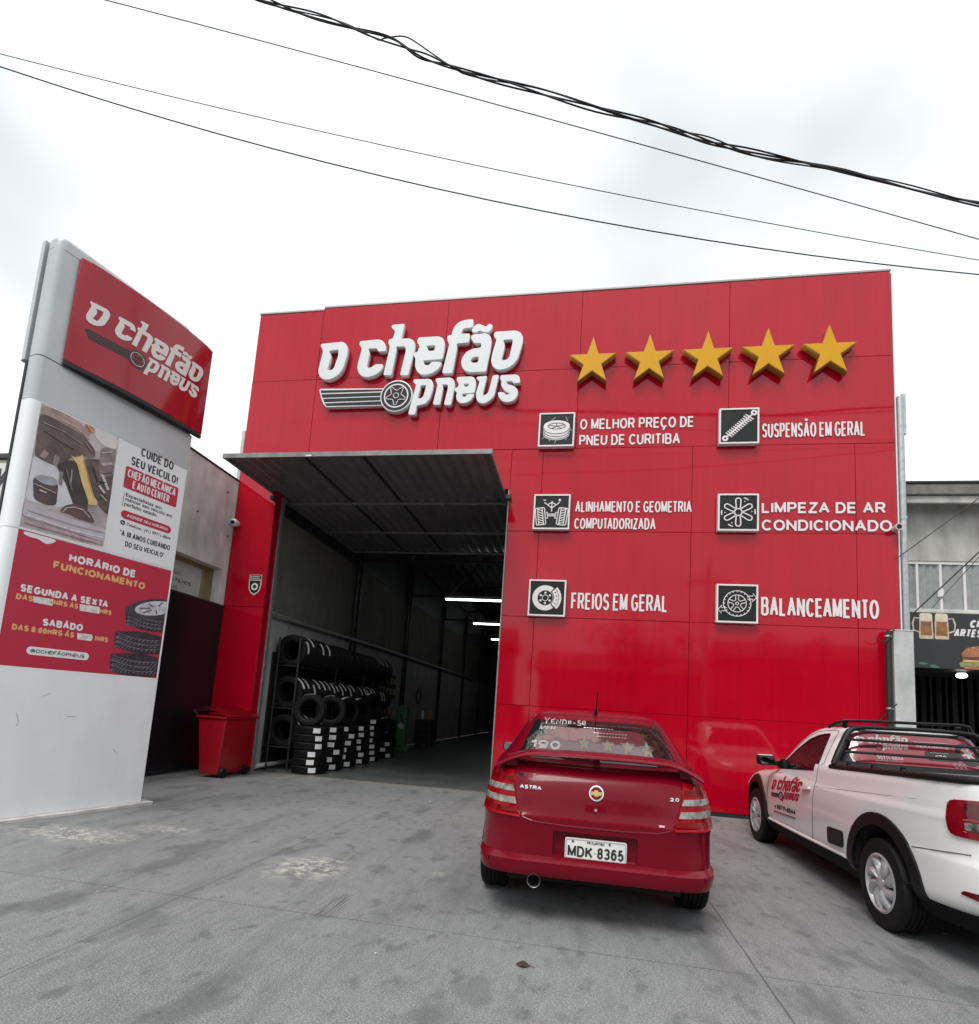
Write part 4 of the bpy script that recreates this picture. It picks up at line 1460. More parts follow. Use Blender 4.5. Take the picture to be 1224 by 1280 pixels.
PC = {'scene': pm('scene', (.42, .37, .37), .45, 3), 'white1': pm('pale', (.62, .62, .66), .15), 'dark1': pm('umber', (.045, .035, .033), .5), 'dark2': pm('umber2', (.10, .07, .062), .7, 9),
      'tube': pm('mauve', (.24, .19, .19), .3), 'lightR': pm('bright', (.66, .62, .60), .12), 'knuckle': pm('skin', (.33, .23, .21), .3), 'glove': pm('glove', (.115, .085, .075), .5, 5), 'sleeve': pm('rust', (.42, .21, .07), .3),
      'cyl': pm('plum', (.075, .045, .05), .4), 'cyltop': pm('steelblue', (.33, .33, .37), .3), 'ring': pm('maroon', (.12, .06, .06), .4), 'rail': pm('lilac', (.50, .45, .50), .2, 4), 'wrench': pm('wrench', (.66, .45, .20), .25)}
for i, k in enumerate(PHOTO):
    obj('picture_shape', plate([round_loop(PHOTO[k], .03 if k not in ('scene',) else .001)], tf(.0021 + i * .0006), 0, .0005), PC[k], ph)
obj('picture_shape', plate([[(-1.185, 3.745), (-1.172, 3.75), (-1.02, 3.40), (-1.035, 3.39)]], tf(.0115), 0, .0005), pm('wrench_groove', (.40, .24, .09), .3), ph)
for (x0, z0, x1, z1, w_, c) in ((-1.56, 3.62, -1.53, 3.70, .05, (.30, .24, .22)), (-1.44, 3.60, -1.43, 3.70, .05, (.26, .20, .18)), (-1.585, 3.335, -1.39, 3.315, .006, (.6, .55, .5)), (-1.28, 3.62, -1.27, 3.45, .012, (.32, .30, .30)), (-.99, 3.70, -.90, 3.55, .03, (.5, .48, .47)), (-1.0, 3.56, -.93, 3.50, .025, (.55, .53, .52))):
    obj('picture_shape', strokes([[(x0, z0), (x1, z1)]], w_, tf(.012), .002), pm('mark%d' % int(c[0] * 100), c, .2), ph)
o = obj('text_panel', plate([rrect(-.855, -.022, 2.876, 4.06, .03)], tf(.002), 0, .0006), M_PRW, ph)
F2 = tf(.0027)
M_INK = mat('print_black', (.02, .02, .022), .45)
K = dict(d0=0.0, d1=.0012)
block('lettering', 'CUIDE DO', F2, -.604, -.194, 4.099, 0.105, 0.0173, M_INK, ph, d0=0, d1=.0012)
block('lettering', 'SEU VEICULO!', F2, -.70, -.113, 3.947, 0.104, 0.0172, M_INK, ph, d0=0, d1=.0012)
obj('red_box', plate([rrect(-.746, -.088, 3.652, 3.912, .02)], F2, 0, .0012), M_PRINTRED, ph)
F3 = tf(.0045)
block('lettering', 'CHEFÃO MECÂNICA', F3, -.718, -.122, 3.790, 0.098, 0.0133, M_PRW, ph, d0=0, d1=.0012)
block('lettering', 'E AUTO CENTER', F3, -.645, -.19, 3.678, 0.093, 0.0132, M_PRW, ph, d0=0, d1=.0012)
text('lettering', 'Especialistas em', F2, -.702, -.267, 3.560, .042, M_INK, ph, bold=.022, **K)
text('lettering', 'manter seu veiculo em', F2, -.703, -.121, 3.509, .042, M_INK, ph, bold=.022, **K)
text('lettering', 'perfeito estado.', F2, -.703, -.305, 3.451, .042, M_INK, ph, bold=.022, **K)
obj('side_rule', strokes([[(-.722, 3.60), (-.722, 3.43)]], .005, F2, .002), M_INK, ph)
obj('red_pill', plate([rrect(-.725, -.11, 3.297, 3.394, .048, 8)], F2, 0, .0012), M_PRINTRED, ph)
block('lettering', 'AGENDE SEU HORÁRIO', F3, -.655, -.156, 3.327, 0.034, 0.0057, M_PRW, ph, d0=0, d1=.0012)
obj('phone_mark', plate([circ(-.690, 3.246, .028, 20)], F2, 0, .0012), M_INK, ph)
obj('phone_mark', strokes([[(-.700, 3.258), (-.697, 3.245), (-.686, 3.236), (-.677, 3.238)]], .008, F3, .002), M_PRW, ph)
text('lettering', 'Telefone : (41) 99711-8844', F2, -.650, -.107, 3.226, .036, M_INK, ph, bold=.012, shear=.15, **K)
block('lettering', '“A 10 ANOS CUIDANDO', F2, -.707, -.091, 3.092, 0.066, 0.0109, M_INK, ph, d0=0, d1=.0012)
block('lettering', 'DO SEU VEICULO”', F2, -.628, -.150, 2.983, 0.062, 0.0103, M_INK, ph, d0=0, d1=.0012)
for l, w_, c in (([(-1.60, 3.98), (-1.40, 3.98), (-1.22, 3.93)], .012, (.24, .19, .17)), ([(-1.58, 3.90), (-1.42, 3.86), (-1.28, 3.84)], .008, (.05, .038, .035)), ([(-1.45, 4.09), (-1.30, 4.08), (-1.16, 4.02)], .010, (.52, .40, .37)),
    ([(-1.20, 3.97), (-1.12, 3.90)], .02, (.22, .15, .13)), ([(-1.02, 3.93), (-.92, 3.99)], .014, (.45, .38, .36)), ([(-1.01, 3.80), (-.90, 3.86)], .03, (.40, .34, .33)), ([(-.99, 3.70), (-.89, 3.76)], .012, (.07, .05, .05)),
    ([(-1.09, 3.74), (-1.02, 3.60), (-.94, 3.62)], .014, (.03, .025, .024)), ([(-.97, 3.47), (-.90, 3.42)], .02, (.34, .28, .26)), ([(-1.33, 3.60), (-1.25, 3.40)], .02, (.12, .10, .095)), ([(-1.37, 3.56), (-1.36, 3.42)], .03, (.20, .19, .19)),
    ([(-1.30, 3.145), (-1.27, 3.20), (-1.20, 3.235), (-1.12, 3.235), (-1.04, 3.18)], .010, (.55, .45, .44)), ([(-1.60, 3.05), (-1.2, 3.04), (-.87, 3.06)], .012, (.34, .28, .33)), ([(-1.60, 3.00), (-1.2, 2.985), (-.87, 3.0)], .02, (.62, .56, .62)), ([(-1.60, 2.93), (-.87, 2.935)], .03, (.44, .30, .34)), ([(-1.53, 3.29), (-1.47, 3.285)], .012, (.6, .58, .56)), ([(-1.20, 4.16), (-1.14, 4.11)], .02, (.60, .34, .12))):
    obj('picture_mark', strokes([l], w_, tf(.0125), .0016), pm('mk%d' % int(sum(c) * 1000), c, .3, 20), ph)
for l in ([(-1.40, 1.05), (-1.37, .97), (-1.38, .92)], [(-.95, 1.02), (-.86, 1.025)], [(-1.20, 1.22), (-1.14, 1.25)], [(-.42, .66), (-.36, .60)], [(-1.62, .55), (-1.58, .42)]):
    obj('scuff', strokes([l], .006, TF, .002), mat('scuff_grey', (.30, .31, .31), .6), tower)
# opening hours print
hp = obj('hours_print', plate([[(-1.64, 1.502), (-.03, 1.502), (-.03, 2.846), (-1.64, 2.846)]], TF, .0008, .002), M_PRINTRED, tower)
obj('white_blob', plate([round_loop([(-1.601, 2.84), (-1.301, 2.84), (-1.335, 2.794), (-1.394, 2.765), (-1.47, 2.80), (-1.52, 2.795), (-1.59, 2.804)], .05)], tf(.0021), 0, .0008), M_PRW, hp)
F2 = tf(.0022)
def ht(s, x0, x1, z, cap, gold=False, b=.03):
    block('lettering', s, F2, x0, x1, z, cap, cap * .25, M_GOLDT if gold else M_PRW, hp, d0=0, d1=.0012, gap=.33)
ht('HORÁRIO DE', -1.167, -.456, 2.650, .088)
ht('FUNCIONAMENTO', -1.30, -.33, 2.538, .082, True)
ht('SEGUNDA A SEXTA', -1.545, -.711, 2.240, .076)
ht('DAS', -1.565, -1.424, 2.158, .056, True)
ht('HRS ÁS', -1.241, -1.007, 2.166, .056, True)
ht('HRS', -.786, -.66, 2.163, .055, True)
ht('SABÁDO', -1.309, -.929, 1.937, .074)
ht('DAS 8:00HRS ÁS', -1.556, -1.002, 1.854, .059, True)
ht(')HRS', -.795, -.654, 1.855, .056, True)
M_TAPE = mat('paper_tape', (.66, .64, .62), .7, noise=.35, ns=30)
for l in ([(-1.427, 2.215), (-1.249, 2.222), (-1.248, 2.152), (-1.417, 2.155)], [(-.998, 2.225), (-.793, 2.233), (-.789, 2.158), (-.988, 2.152)], [(-.977, 1.912), (-.83, 1.917), (-.815, 1.88), (-.83, 1.845), (-.967, 1.843)]):
    obj('paper_tape', plate([l], F2, .0014, .0028), M_TAPE, hp)
obj('white_pill', plate([rrect(-1.405, -.825, 1.63, 1.732 if False else 1.712, .04, 8)], F2, 0, .0012), M_PRW, hp)
block('lettering', '@OCHEFÃOPNEUS', tf(.0037), -1.372, -.871, 1.653, 0.036, 0.0059, M_INK, hp, d0=0, d1=.0012)
# printed tyres
M_TPR = mat('print_tyre', (.030, .024, .034), .45, noise=.5, ns=12)
M_TPL = mat('print_tread', (.16, .14, .18), .45, noise=.5, ns=14)
def ptyre(x0, x1, zt, zb, hw, top=False):
    cxp = x0 + hw
    def cl(l):
        return [(min(x, -.034), max(z, 1.506)) for x, z in l]
    lo = [(x0 + .02 + (hw * 2 - .04) * k / 20, zb + .035 * (1 - math.sin(math.pi * k / 20))) for k in range(21)]
    up = [(x0 + hw * 2 - hw * 2 * k / 20, zt + .045 * math.sin(math.pi * k / 20)) for k in range(21)]
    l = cl(lo + up)
    q = [l[0]]
    for p in l[1:]:
        if abs(p[0] - q[-1][0]) + abs(p[1] - q[-1][1]) > 1e-4:
            q.append(p)
    obj('printed_tyre', plate([q], F2, 0, .0008), M_TPR, hp)
    L_ = []
    for r_ in (.25, .5, .75):
        L_.append([p for p in [(x0 + .03 + (hw * 2 - .06) * k / 20, zb + (zt - zb) * r_ + .028 * (1 - 1.6 * math.sin(math.pi * k / 20)) + .02) for k in range(21)] if p[0] < -.04 and p[1] > 1.512])
    for k in range(2, 19):
        x = x0 + hw * (1 - math.cos(math.pi * k / 20))
        if x < -.075:
            for r_ in (.15, .4, .66):
                L_.append([(x, max(1.512, zb + (zt - zb) * r_)), (x + .028, max(1.516, zb + (zt - zb) * (r_ + .16)))])
    obj('printed_tread', strokes([p for p in L_ if len(p) > 1], .009, tf(.0032), .0012, 5), M_TPL, hp)
ptyre(-.605, .02, 1.73, 1.50, .33)
ptyre(-.595, .04, 1.99, 1.775, .33)
ptyre(-.505, .06, 2.23, 2.055, .31)
l = [(min(-.034, -.195 + .325 * math.cos(a)), 2.33 + .125 * math.sin(a) + .25 * (.325 * math.cos(a))) for a in [2 * math.pi * k / 40 for k in range(40)]]
def dedupe(l):
    q = [l[0]]
    for p in l[1:]:
        if abs(p[0] - q[-1][0]) + abs(p[1] - q[-1][1]) > 1e-4:
            q.append(p)
    return q
def edge_clip(l):
    o = []
    for p in dedupe(l):
        o.append(p)
    return o
obj('printed_tyre', plate([edge_clip(l)], tf(.0046), 0, .0006), mat('print_sidewall', (.05, .045, .055), .45, noise=.4, ns=9), hp)
l = [(min(-.036, -.165 + .245 * math.cos(a)), 2.345 + .088 * math.sin(a) + .25 * (.245 * math.cos(a))) for a in [2 * math.pi * k / 40 for k in range(40)]]
obj('printed_rim', plate([edge_clip(l)], tf(.0053), 0, .0005), mat('print_rim', (.52, .52, .55), .4, noise=.3, ns=16), hp)
L_ = []
for k in range(7):
    a = 2 * math.pi * k / 7 + .3
    p1 = (-.16 + .20 * math.cos(a), 2.345 + .07 * math.sin(a) + .05 * math.cos(a))
    if p1[0] < -.045:
        L_.append([(-.16 + .07 * math.cos(a), 2.345 + .025 * math.sin(a) + .017 * math.cos(a)), p1])
obj('printed_rim', strokes(L_, .02, tf(.006), .001), mat('print_rim_dark', (.13, .13, .15), .4), hp)
bm = bbox(0, 0, 0, 0, 0, 0) if False else plan(slab(-1.82, .10, -.50, .10, .04, .04), -.02, .028)
obj('plinth', bm, M_CONC, tower)
# ------------------------------------------------------------------ vehicles
def carpaint(name, col, rough=.22, flake=0.0, coat=1.0):
    m = mat(name, col, rough, noise=.03, ns=3, coat=coat, bump=.004, bs=6)
    return m
M_CRIM = carpaint('crimson_paint', (0.145, 0.001, 0.009), .24, coat=.22)
M_CRIM.node_tree.nodes['Principled BSDF'].inputs['Specular IOR Level'].default_value = .12
M_CARW = carpaint('white_paint', (0.74, 0.735, 0.72), .30)
M_GLASSD = mat('dark_glass', (0.008, 0.009, 0.009), 0.03, spec=.5, noise=.1)
M_TRIM = mat('black_plastic', (0.0075, 0.0075, 0.008), 0.45, spec=.28, noise=.2, ns=20, bump=.05, bs=150)
M_LAMPR = mat('lamp_red', (0.25, 0.001, 0.005), 0.10, spec=.14, noise=.12, ns=14)
M_LAMPD = mat('lamp_dark_red', (0.13, 0.001, 0.003), 0.10, spec=.14, noise=.12, ns=14)
M_LAMPW = mat('lamp_clear', (0.20, 0.19, 0.175), 0.10, spec=.3, noise=.75, ns=16)
M_WELL = mat('wheel_well', (0.006, 0.006, 0.006), .9)
M_ALLOY = mat('alloy', (0.50, 0.50, 0.51), 0.33, metal=.45, noise=.08)
M_BADGE = mat('badge_silver', (.62, .62, .60), .25, metal=.6, noise=.05)
M_CABIN = mat('cabin_dark', (.012, .011, .012), .8)
M_WIN = bpy.data.materials.new('tinted_window')
M_WIN.use_nodes = True
_t = M_WIN.node_tree
_b = _t.nodes['Principled BSDF']
_b.inputs['Base Color'].default_value = (.55, .55, .55, 1)
_b.inputs['Roughness'].default_value = 0.0
_b.inputs['Transmission Weight'].default_value = 1.0
_b.inputs['IOR'].default_value = 1.45
_n = _t.nodes.new('ShaderNodeTexNoise')
_n.inputs['Scale'].default_value = 2
_r = _t.nodes.new('ShaderNodeMapRange')
_r.inputs['To Max'].default_value = .02
_t.links.new(_n.outputs['Fac'], _r.inputs['Value'])
_t.links.new(_r.outputs['Result'], _b.inputs['Roughness'])

def cyl_cut(x0, x1, y, z, r, mi_mat):
    bm = B()
    lathe(bm, [(0, x0), (r, x0), (r, x1), (0, x1)], 'X', (0, y, z), 40)
    o = obj('cut', bm, mi_mat, None)
    return o
def world_bvh(o, root):
    bm = B()
    bm.from_mesh(o.data)
    bm.transform(Matrix.Translation(WL[root.name]))
    return BVHTree.FromBMesh(bm)

def wheel(root, x, y, R, w, rimr, side, style):
    """side -1: outer face looks to -X"""
    ty = obj('wheel', tyre_bm(R, w, rimr - .01, (x, y, R), 'X', 48), M_RUB, root, 40)
    f = Frame((x + side * (w / 2 - .012), y, R), (0, side, 0), (0, 0, 1))
    bm = B()
    s = side
    h = w / 2
    lathe(bm, [(rimr, s * (h - .012)), (rimr + .006, s * (h - .004)), (rimr - .008, s * (h + .002)), (rimr - .022, s * (h - .012)), (rimr - .03, s * (h - .05)), (rimr - .03, -s * h * .8), (rimr, -s * h * .8)], 'X', (x, y, R), 48, close=True)
    rim = obj('rim', bm, M_ALLOY, ty, 40)
    obj('hub_back', lathe(B(), [(0, s * (h - .075)), (rimr - .028, s * (h - .075)), (rimr - .028, s * (h - .085)), (0, s * (h - .085))], 'X', (x, y, R), 32), M_BLACKM, ty)
    bm = B()
    n = 8 if style == 'twist' else 5
    for k in range(n):
        a = 2 * math.pi * k / n + .2
        prof = []
        m_ = 8
        if style == 'twist':
            for q in range(m_ + 1):
                t = q / m_
                r_ = .035 + (rimr - .05) * t
                wd = (.014 + .027 * math.sin(math.pi * min(1, t * .70)) ** 1.3)
                aa = a + .42 * t * t
                prof.append((r_, aa, wd, .008 + .022 * math.sin(math.pi * t) * .6))
        else:
            for q in range(m_ + 1):
                t = q / m_
                prof.append((.04 + (rimr - .05) * t, a, .034 - .008 * t, .012))
        rows = []
        for r_, aa, wd, hh in prof:
            c = Vector((r_ * math.cos(aa), r_ * math.sin(aa)))
            tn = Vector((-math.sin(aa), math.cos(aa)))
            row = []
            for u, d in ((-1, -.02), (-1, -.006), (-.3, hh), (.5, hh - .004), (1, -.008), (1, -.02)):
                p = c + tn * wd * u
                row.append(bm.verts.new(f.p(p.x, p.y, d)))
            rows.append(row)
        for A_, B_ in zip(rows, rows[1:]):
            for q in range(6):
                bm.faces.new((A_[q], A_[(q + 1) % 6], B_[(q + 1) % 6], B_[q]))
        bm.faces.new(rows[0])
        bm.faces.new(rows[-1][::-1])
    obj('rim_spokes', bm, M_ALLOY, ty, 50)
    bm = B()
    lathe(bm, [(0, s * (h + .006)), (.03, s * (h + .004)), (.045, s * (h - .004)), (.05, s * (h - .03)), (0, s * (h - .03))], 'X', (x, y, R), 24)
    obj('hub_cap', bm, M_ALLOY, ty, 40)
    return ty

# ---------- the crimson hatchback
ax, ay = .13, 3.76
astra = thing('parked_hatchback', 'crimson hatchback with rear spoiler parked facing the red facade, handwritten notice on its back window', 'car', (ax, ay + 2.1, 0))
LV_A = [
 [(.290, .79, .08, 4.05, 8, 5), (.308, .820, .010, 4.12, 9, 5), (.36, .828, -.006, 4.16, 9, 5), (.402, .830, -.010, 4.19, 9, 5)],
 [(.402, .830, -.010, 4.19, 9, 5), (.412, .829, -.004, 4.19, 9, 5), (.432, .826, .030, 4.19, 8, 5)],
 [(.432, .826, .030, 4.19, 8, 5), (.52, .838, .030, 4.2, 7, 5), (.62, .846, .026, 4.18, 6.5, 5), (.672, .848, .022, 4.16, 6.5, 5), (.690, .848, .026, 4.16, 6.5, 5), (.702, .846, .056, 4.15, 6.2, 5)],
 [(.702, .846, .056, 4.15, 6.2, 5), (.78, .842, .066, 4.02, 6, 4.5), (.86, .832, .082, 3.75, 5.6, 4), (.93, .812, .108, 3.4, 5.2, 4), (.98, .792, .145, 3.18, 5, 4), (1.012, .775, .19, 3.09, 5, 4), (1.03, .765, .235, 3.05, 5, 4)],
 [(1.03, .765, .235, 3.05, 5, 4), (1.042, .750, .31, 3.03, 5, 4)],
 [(1.042, .750, .31, 3.03, 5, 4), (1.12, .700, .455, 2.86, 5.2, 4), (1.22, .642, .64, 2.64, 5.8, 4), (1.31, .585, .82, 2.42, 6.2, 4), (1.345, .556, .91, 2.30, 6.5, 4)],
 [(1.345, .556, .91, 2.30, 6.5, 4), (1.372, .535, .985, 2.20, 7, 4.5), (1.395, .505, 1.07, 2.10, 7, 4.5), (1.412, .455, 1.17, 2.0, 6, 4.5), (1.422, .36, 1.28, 1.9, 5, 4), (1.428, .2, 1.42, 1.75, 3, 3)]]
ab = obj('body', skin(LV_A, ax, ay, .02, 26), [M_CRIM, M_WELL], astra)
av = world_bvh(ab, astra)
cuts = []
for s in (-1, 1):
    for v in (.78, 3.40):
        xs = sorted((ax + s * .60 - ax - .13 + .13 if False else ax + s * .58, ax + s * 1.0))
        cuts.append(cyl_cut(xs[0], xs[1], ay + v, .31, .355, M_WELL))
cuts.append(obj('cut', bbox(ax - .275, ax + .275, ay - .08, ay + .072, .440, .604, .012, 2), M_CRIM))
boolean(ab, cuts)
for p in ab.data.polygons:
    p.use_smooth = True
ab.data.set_sharp_from_angle(angle=rad(32))
pr = projector(av, 'rear', ay - 1.5)
def R0(l):
    return [(x + ax, z) for x, z in l]
# tailgate and its shut line
tgl = R0([(-.585, 1.026), (-.575, .90), (-.545, .78), (-.52, .715), (-.48, .672), (-.40, .650), (-.2, .640), (.2, .640), (.40, .650), (.48, .672), (.52, .715), (.545, .78), (.575, .90), (.585, 1.026)])
obj('tailgate_gap', patch([[(ax + (x - ax) * 1.012, .84 + (z - .84) * 1.015) for x, z in tgl]], pr, .0012, .004, .06), M_WELL, astra, 40)
tg = obj('tailgate', patch([tgl], pr, .0045, .006, .05), M_CRIM, astra, 40)
# rear window with perforated film
wl = R0([(-.595, 1.048), (.595, 1.048), (.56, 1.12), (.505, 1.305), (.485, 1.326), (.25, 1.338), (-.25, 1.338), (-.485, 1.326), (-.505, 1.305), (-.56, 1.12)])
rw = obj('rear_window', patch([wl], pr, .004, .010, .05), M_GLASSD, astra, 40)
M_FILM = mat('window_film_red', (.055, .018, .021), .06, noise=.15, ns=30, coat=1)
M_FILMK = mat('window_film_dark', (.02, .018, .018), .06, noise=.3, ns=20, coat=1)
M_FILMG = mat('window_film_gold', (.11, .062, .034), .08, noise=.3, ns=14, coat=1)
M_FILMW = mat('window_film_pale', (.22, .19, .19), .08, noise=.25, ns=30, coat=1)
M_INKW = mat('white_marker', (.72, .72, .70), .5, noise=.2, ns=40)
obj('film', patch([R0([(-.47, 1.085), (.40, 1.085), (.36, 1.26), (.28, 1.275), (-.38, 1.275)])], pr, .0055, .0014, .05), M_FILM, rw, 40)
for x, z in ((-.09, 1.166), (.085, 1.162), (.235, 1.155), (.375, 1.142)):
    obj('printed_star', patch([R0(star(x, z + .012, .062, k=.42))], pr, .0066, .001, .06), M_FILMK, rw, 40)
    obj('printed_star', patch([R0(star(x, z - .004, .055, k=.42))], pr, .0072, .001, .06), M_FILMG, rw, 40)
obj('printed_tyre', patch([R0(circ(-.37, 1.155, .10, 24)), R0(circ(-.37, 1.155, .06, 20)[::-1])], pr, .0066, .001, .05), M_FILMK, rw, 40)
pblock('lettering', '190', pr, ax - .50, ax - .27, 1.105, .062, .016, M_FILMW, rw, off=.0074)
for x0, x1, z in ((-.02, .26, 1.245), (.0, .24, 1.222), (-.10, .16, 1.28)):
    n_ = int((x1 - x0) / .024)
    obj('small_print', proj_strokes([[(ax + x0 + k * .024, z), (ax + x0 + k * .024 + .017, z)] for k in range(n_)], .009, pr, .0066), M_FILMW, rw)
def hand(polys, x0, z0, k, name='handwriting'):
    return obj(name, proj_strokes([[(x0 + x * k, z0 + y * k) for x, y in pl] for pl in polys], .0055, pr, .0062), M_INKW, rw)
VS = [[(0, 1), (.35, .45), (.7, 1)], [(.35, .45), (.3, 0)], [(1.7, .85), (1.1, .7), (1.15, .2), (1.75, .15)], [(1.1, .5), (1.6, .5)], [(2.0, .1), (2.05, .8), (2.6, .15), (2.65, .85)], [(3.0, .85), (3.0, .1), (3.6, .3), (3.5, .75), (3.0, .85)], [(4.4, .3), (3.95, .25), (3.9, .65), (4.3, .7), (4.35, .5), (3.95, .5)], [(4.7, .4), (5.1, .42)],
      [(5.9, .8), (5.5, .85), (5.5, .5), (5.95, .45), (5.9, .1), (5.45, .15)], [(6.2, .45), (6.7, .5), (6.6, .85), (6.25, .8), (6.2, .3), (6.75, .2)]]
hand(VS, ax - .42, 1.290, .050)
hand([[(0, 0), (.3, 1), (.6, 0)], [(.9, 0), (.9, .8), (1.4, .1), (1.4, .9)], [(1.8, .2), (1.8, .8), (2.3, .8), (2.3, .2), (1.8, .2)], [(2.6, .5), (2.7, .55)], [(3.1, .8), (3.6, .8), (3.2, .2), (3.7, .2)], [(4.1, .2), (4.4, .9)]], ax - .45, 1.248, .028)
for l in ([(-.43, 1.062), (-.05, 1.062), (-.05, 1.098), (-.36, 1.094)], [(.035, 1.062), (.38, 1.062), (.33, 1.078), (.24, 1.092), (.035, 1.100)], [(.50, 1.062), (.555, 1.062), (.545, 1.085), (.48, 1.092)]):
    obj('pale_strip', patch([R0(l)], pr, .0060, .0014, .05), mat('pale_strip', (.62, .65, .64), .3, noise=.06), rw, 40)  # pale strips laid along the lower edge of the rear glass
# lamps
for s, nm in ((-1, 'left'), (1, 'right')):
    out_ = [(.57, .962), (.70, .952), (.755, .90), (.790, .80), (.800, .690), (.795, .672), (.50, .672), (.525, .74), (.555, .85)]
    l = R0([(s * x, z) for x, z in out_])
    tl = obj('tail_lamp', patch([l], pr, .012, .02, .035), M_LAMPR, astra, 40)
    def band(z0, z1, xi0, xi1, xo0, xo1):
        return R0([(s * xi0, z0), (s * xo0, z0), (s * xo1, z1), (s * xi1, z1)])
    obj('clear_lens', patch([band(.826, .864, .552, .566, .772, .757)], pr, .0155, .006, .035), M_LAMPW, tl, 40)
    obj('clear_lens', patch([band(.748, .790, .532, .546, .788, .780)], pr, .0155, .006, .035), M_LAMPW, tl, 40)
    obj('dark_lens', patch([band(.685, .725, .512, .526, .79, .79)], pr, .0145, .006, .035), M_LAMPD, tl, 40)
    obj('dark_lens', patch([band(.884, .920, .568, .574, .748, .732)], pr, .0145, .006, .035), M_LAMPD, tl, 40)
    obj('bumper_reflector', patch([R0([(s * .70, .372), (s * .775, .376), (s * .77, .398), (s * .70, .396)])], pr, .006, .008, .03), M_LAMPD, astra, 40)
# side windows, seen from other places
for s, axn in ((-1, 'left'), (1, 'right')):
    ps = projector(av, axn, ax - 2 if s < 0 else -(ax + 2))
    obj('side_window', patch([[(ay + .95, 1.08), (ay + 1.70, 1.04), (ay + 1.70, 1.31), (ay + 1.25, 1.30)]], ps, .004, .010, .06), M_GLASSD, astra, 40)
    obj('side_window', patch([[(ay + 1.78, 1.04), (ay + 2.80, 1.02), (ay + 2.25, 1.28), (ay + 1.78, 1.31)]], ps, .004, .010, .06), M_GLASSD, astra, 40)
pfw = projector(av, 'front', -(ay + 6))
obj('windscreen', patch([R0([(-.60, 1.06), (.60, 1.06), (.47, 1.33), (-.47, 1.33)])], pfw, .004, .01, .06), M_GLASSD, astra, 40)
# badges, plate, recess, wiper
pblock('badge_lettering', 'ASTRA', pr, ax - .52, ax - .37, .852, .025, .006, M_BADGE, tg, off=.005, d=.004)
pblock('badge_lettering', '20', pr, ax + .478, ax + .538, .852, .022, .0055, M_BADGE, tg, off=.005, d=.004, gap=.55)
pblock('badge_lettering', '·', pr, ax + .503, ax + .511, .8465, .012, .006, M_BADGE, tg, off=.005, d=.004)
obj('emblem_ring', patch([R0(circ(0, .862, .049, 32)), R0(circ(0, .862, .040, 28)[::-1])], pr, .013, .010, .05), M_CHROME, tg, 40)
obj('emblem_disc', patch([R0(circ(0, .862, .040, 28))], pr, .008, .004, .05), M_CRIM, tg, 40)
M_BOW = mat('bowtie_gold', (.50, .36, .12), .3, metal=.5, noise=.1)
obj('emblem_bowtie', patch([R0([(-.037, .850), (-.012, .850), (-.012, .842), (.014, .842), (.014, .850), (.033, .850), (.037, .872), (.012, .872), (.012, .881), (-.014, .881), (-.014, .872), (-.033, .872)])], pr, .013, .006, .05), M_BOW, tg, 40)
obj('handle_recess', patch([R0(round_loop([(-.075, .785), (.075, .785), (.062, .700), (-.062, .700)], .02))], pr, .0062, .003, .05), M_CRIM, tg, 40)
obj('handle_recess', patch([R0(rrect(-.058, .058, .703, .735, .01))], pr, .0075, .003, .05), M_WELL, tg, 40)
bm = B()
lathe(bm, [(0, -.004), (.010, -.004), (.010, .004), (0, .004)], 'Y', tuple(pr(ax, .757, .006)), 14)
obj('lock', bm, M_CHROME, tg, 40)
obj('round_sticker', patch([R0(star(.425, .712, .030, 6, 0, .8))], pr, .0062, .002, .05), mat('sticker_pink', (.55, .38, .40), .5, noise=.5, ns=90), tg, 40)
obj('model_plate', patch([R0(rrect(-.54, -.42, .925, .955, .004))], pr, .0055, .002, .05), M_CRIM, tg, 40)
obj('model_plate', patch([R0(rrect(-.54, -.505, .93, .95, .003))], pr, .0065, .002, .05), M_WELL, tg, 40)
yp = pr(ax, .50, 0).y + .012
PF = Frame((ax + .008, yp, .500), (1, 0, 0), (0, 0, 1))
np_ = obj('number_plate', plate([rrect(-.199, .199, -.066, .066, .012)], PF, -.022, .0, .002), mat('plate_white', (.70, .70, .68), .4, noise=.08, ns=20), astra, 30)
M_PINK = mat('plate_black', (.02, .02, .022), .5)
block('lettering', 'MDK·8365', PF, -.182, .182, -.050, .070, .0125, M_PINK, np_, d0=.0004, d1=.002, gap=.30)
block('lettering', 'PR CURITIBA', PF, -.058, .058, .037, .015, .0026, M_PINK, np_, d0=.0004, d1=.002)
obj('plate_rim', plate([rrect(-.197, .197, -.064, .064, .011), rrect(-.190, .190, -.057, .057, .008)[::-1]], PF, .0002, .002), mat('plate_grey', (.42, .42, .41), .5), np_)
for x in (-.15, .09):
    bm = B()
    lathe(bm, [(0, -.004), (.007, -.004), (.007, 0), (0, 0)], 'Y', tuple(PF.p(x, .048, 0)), 10)
    obj('plate_bolt', bm, M_PINK, np_)
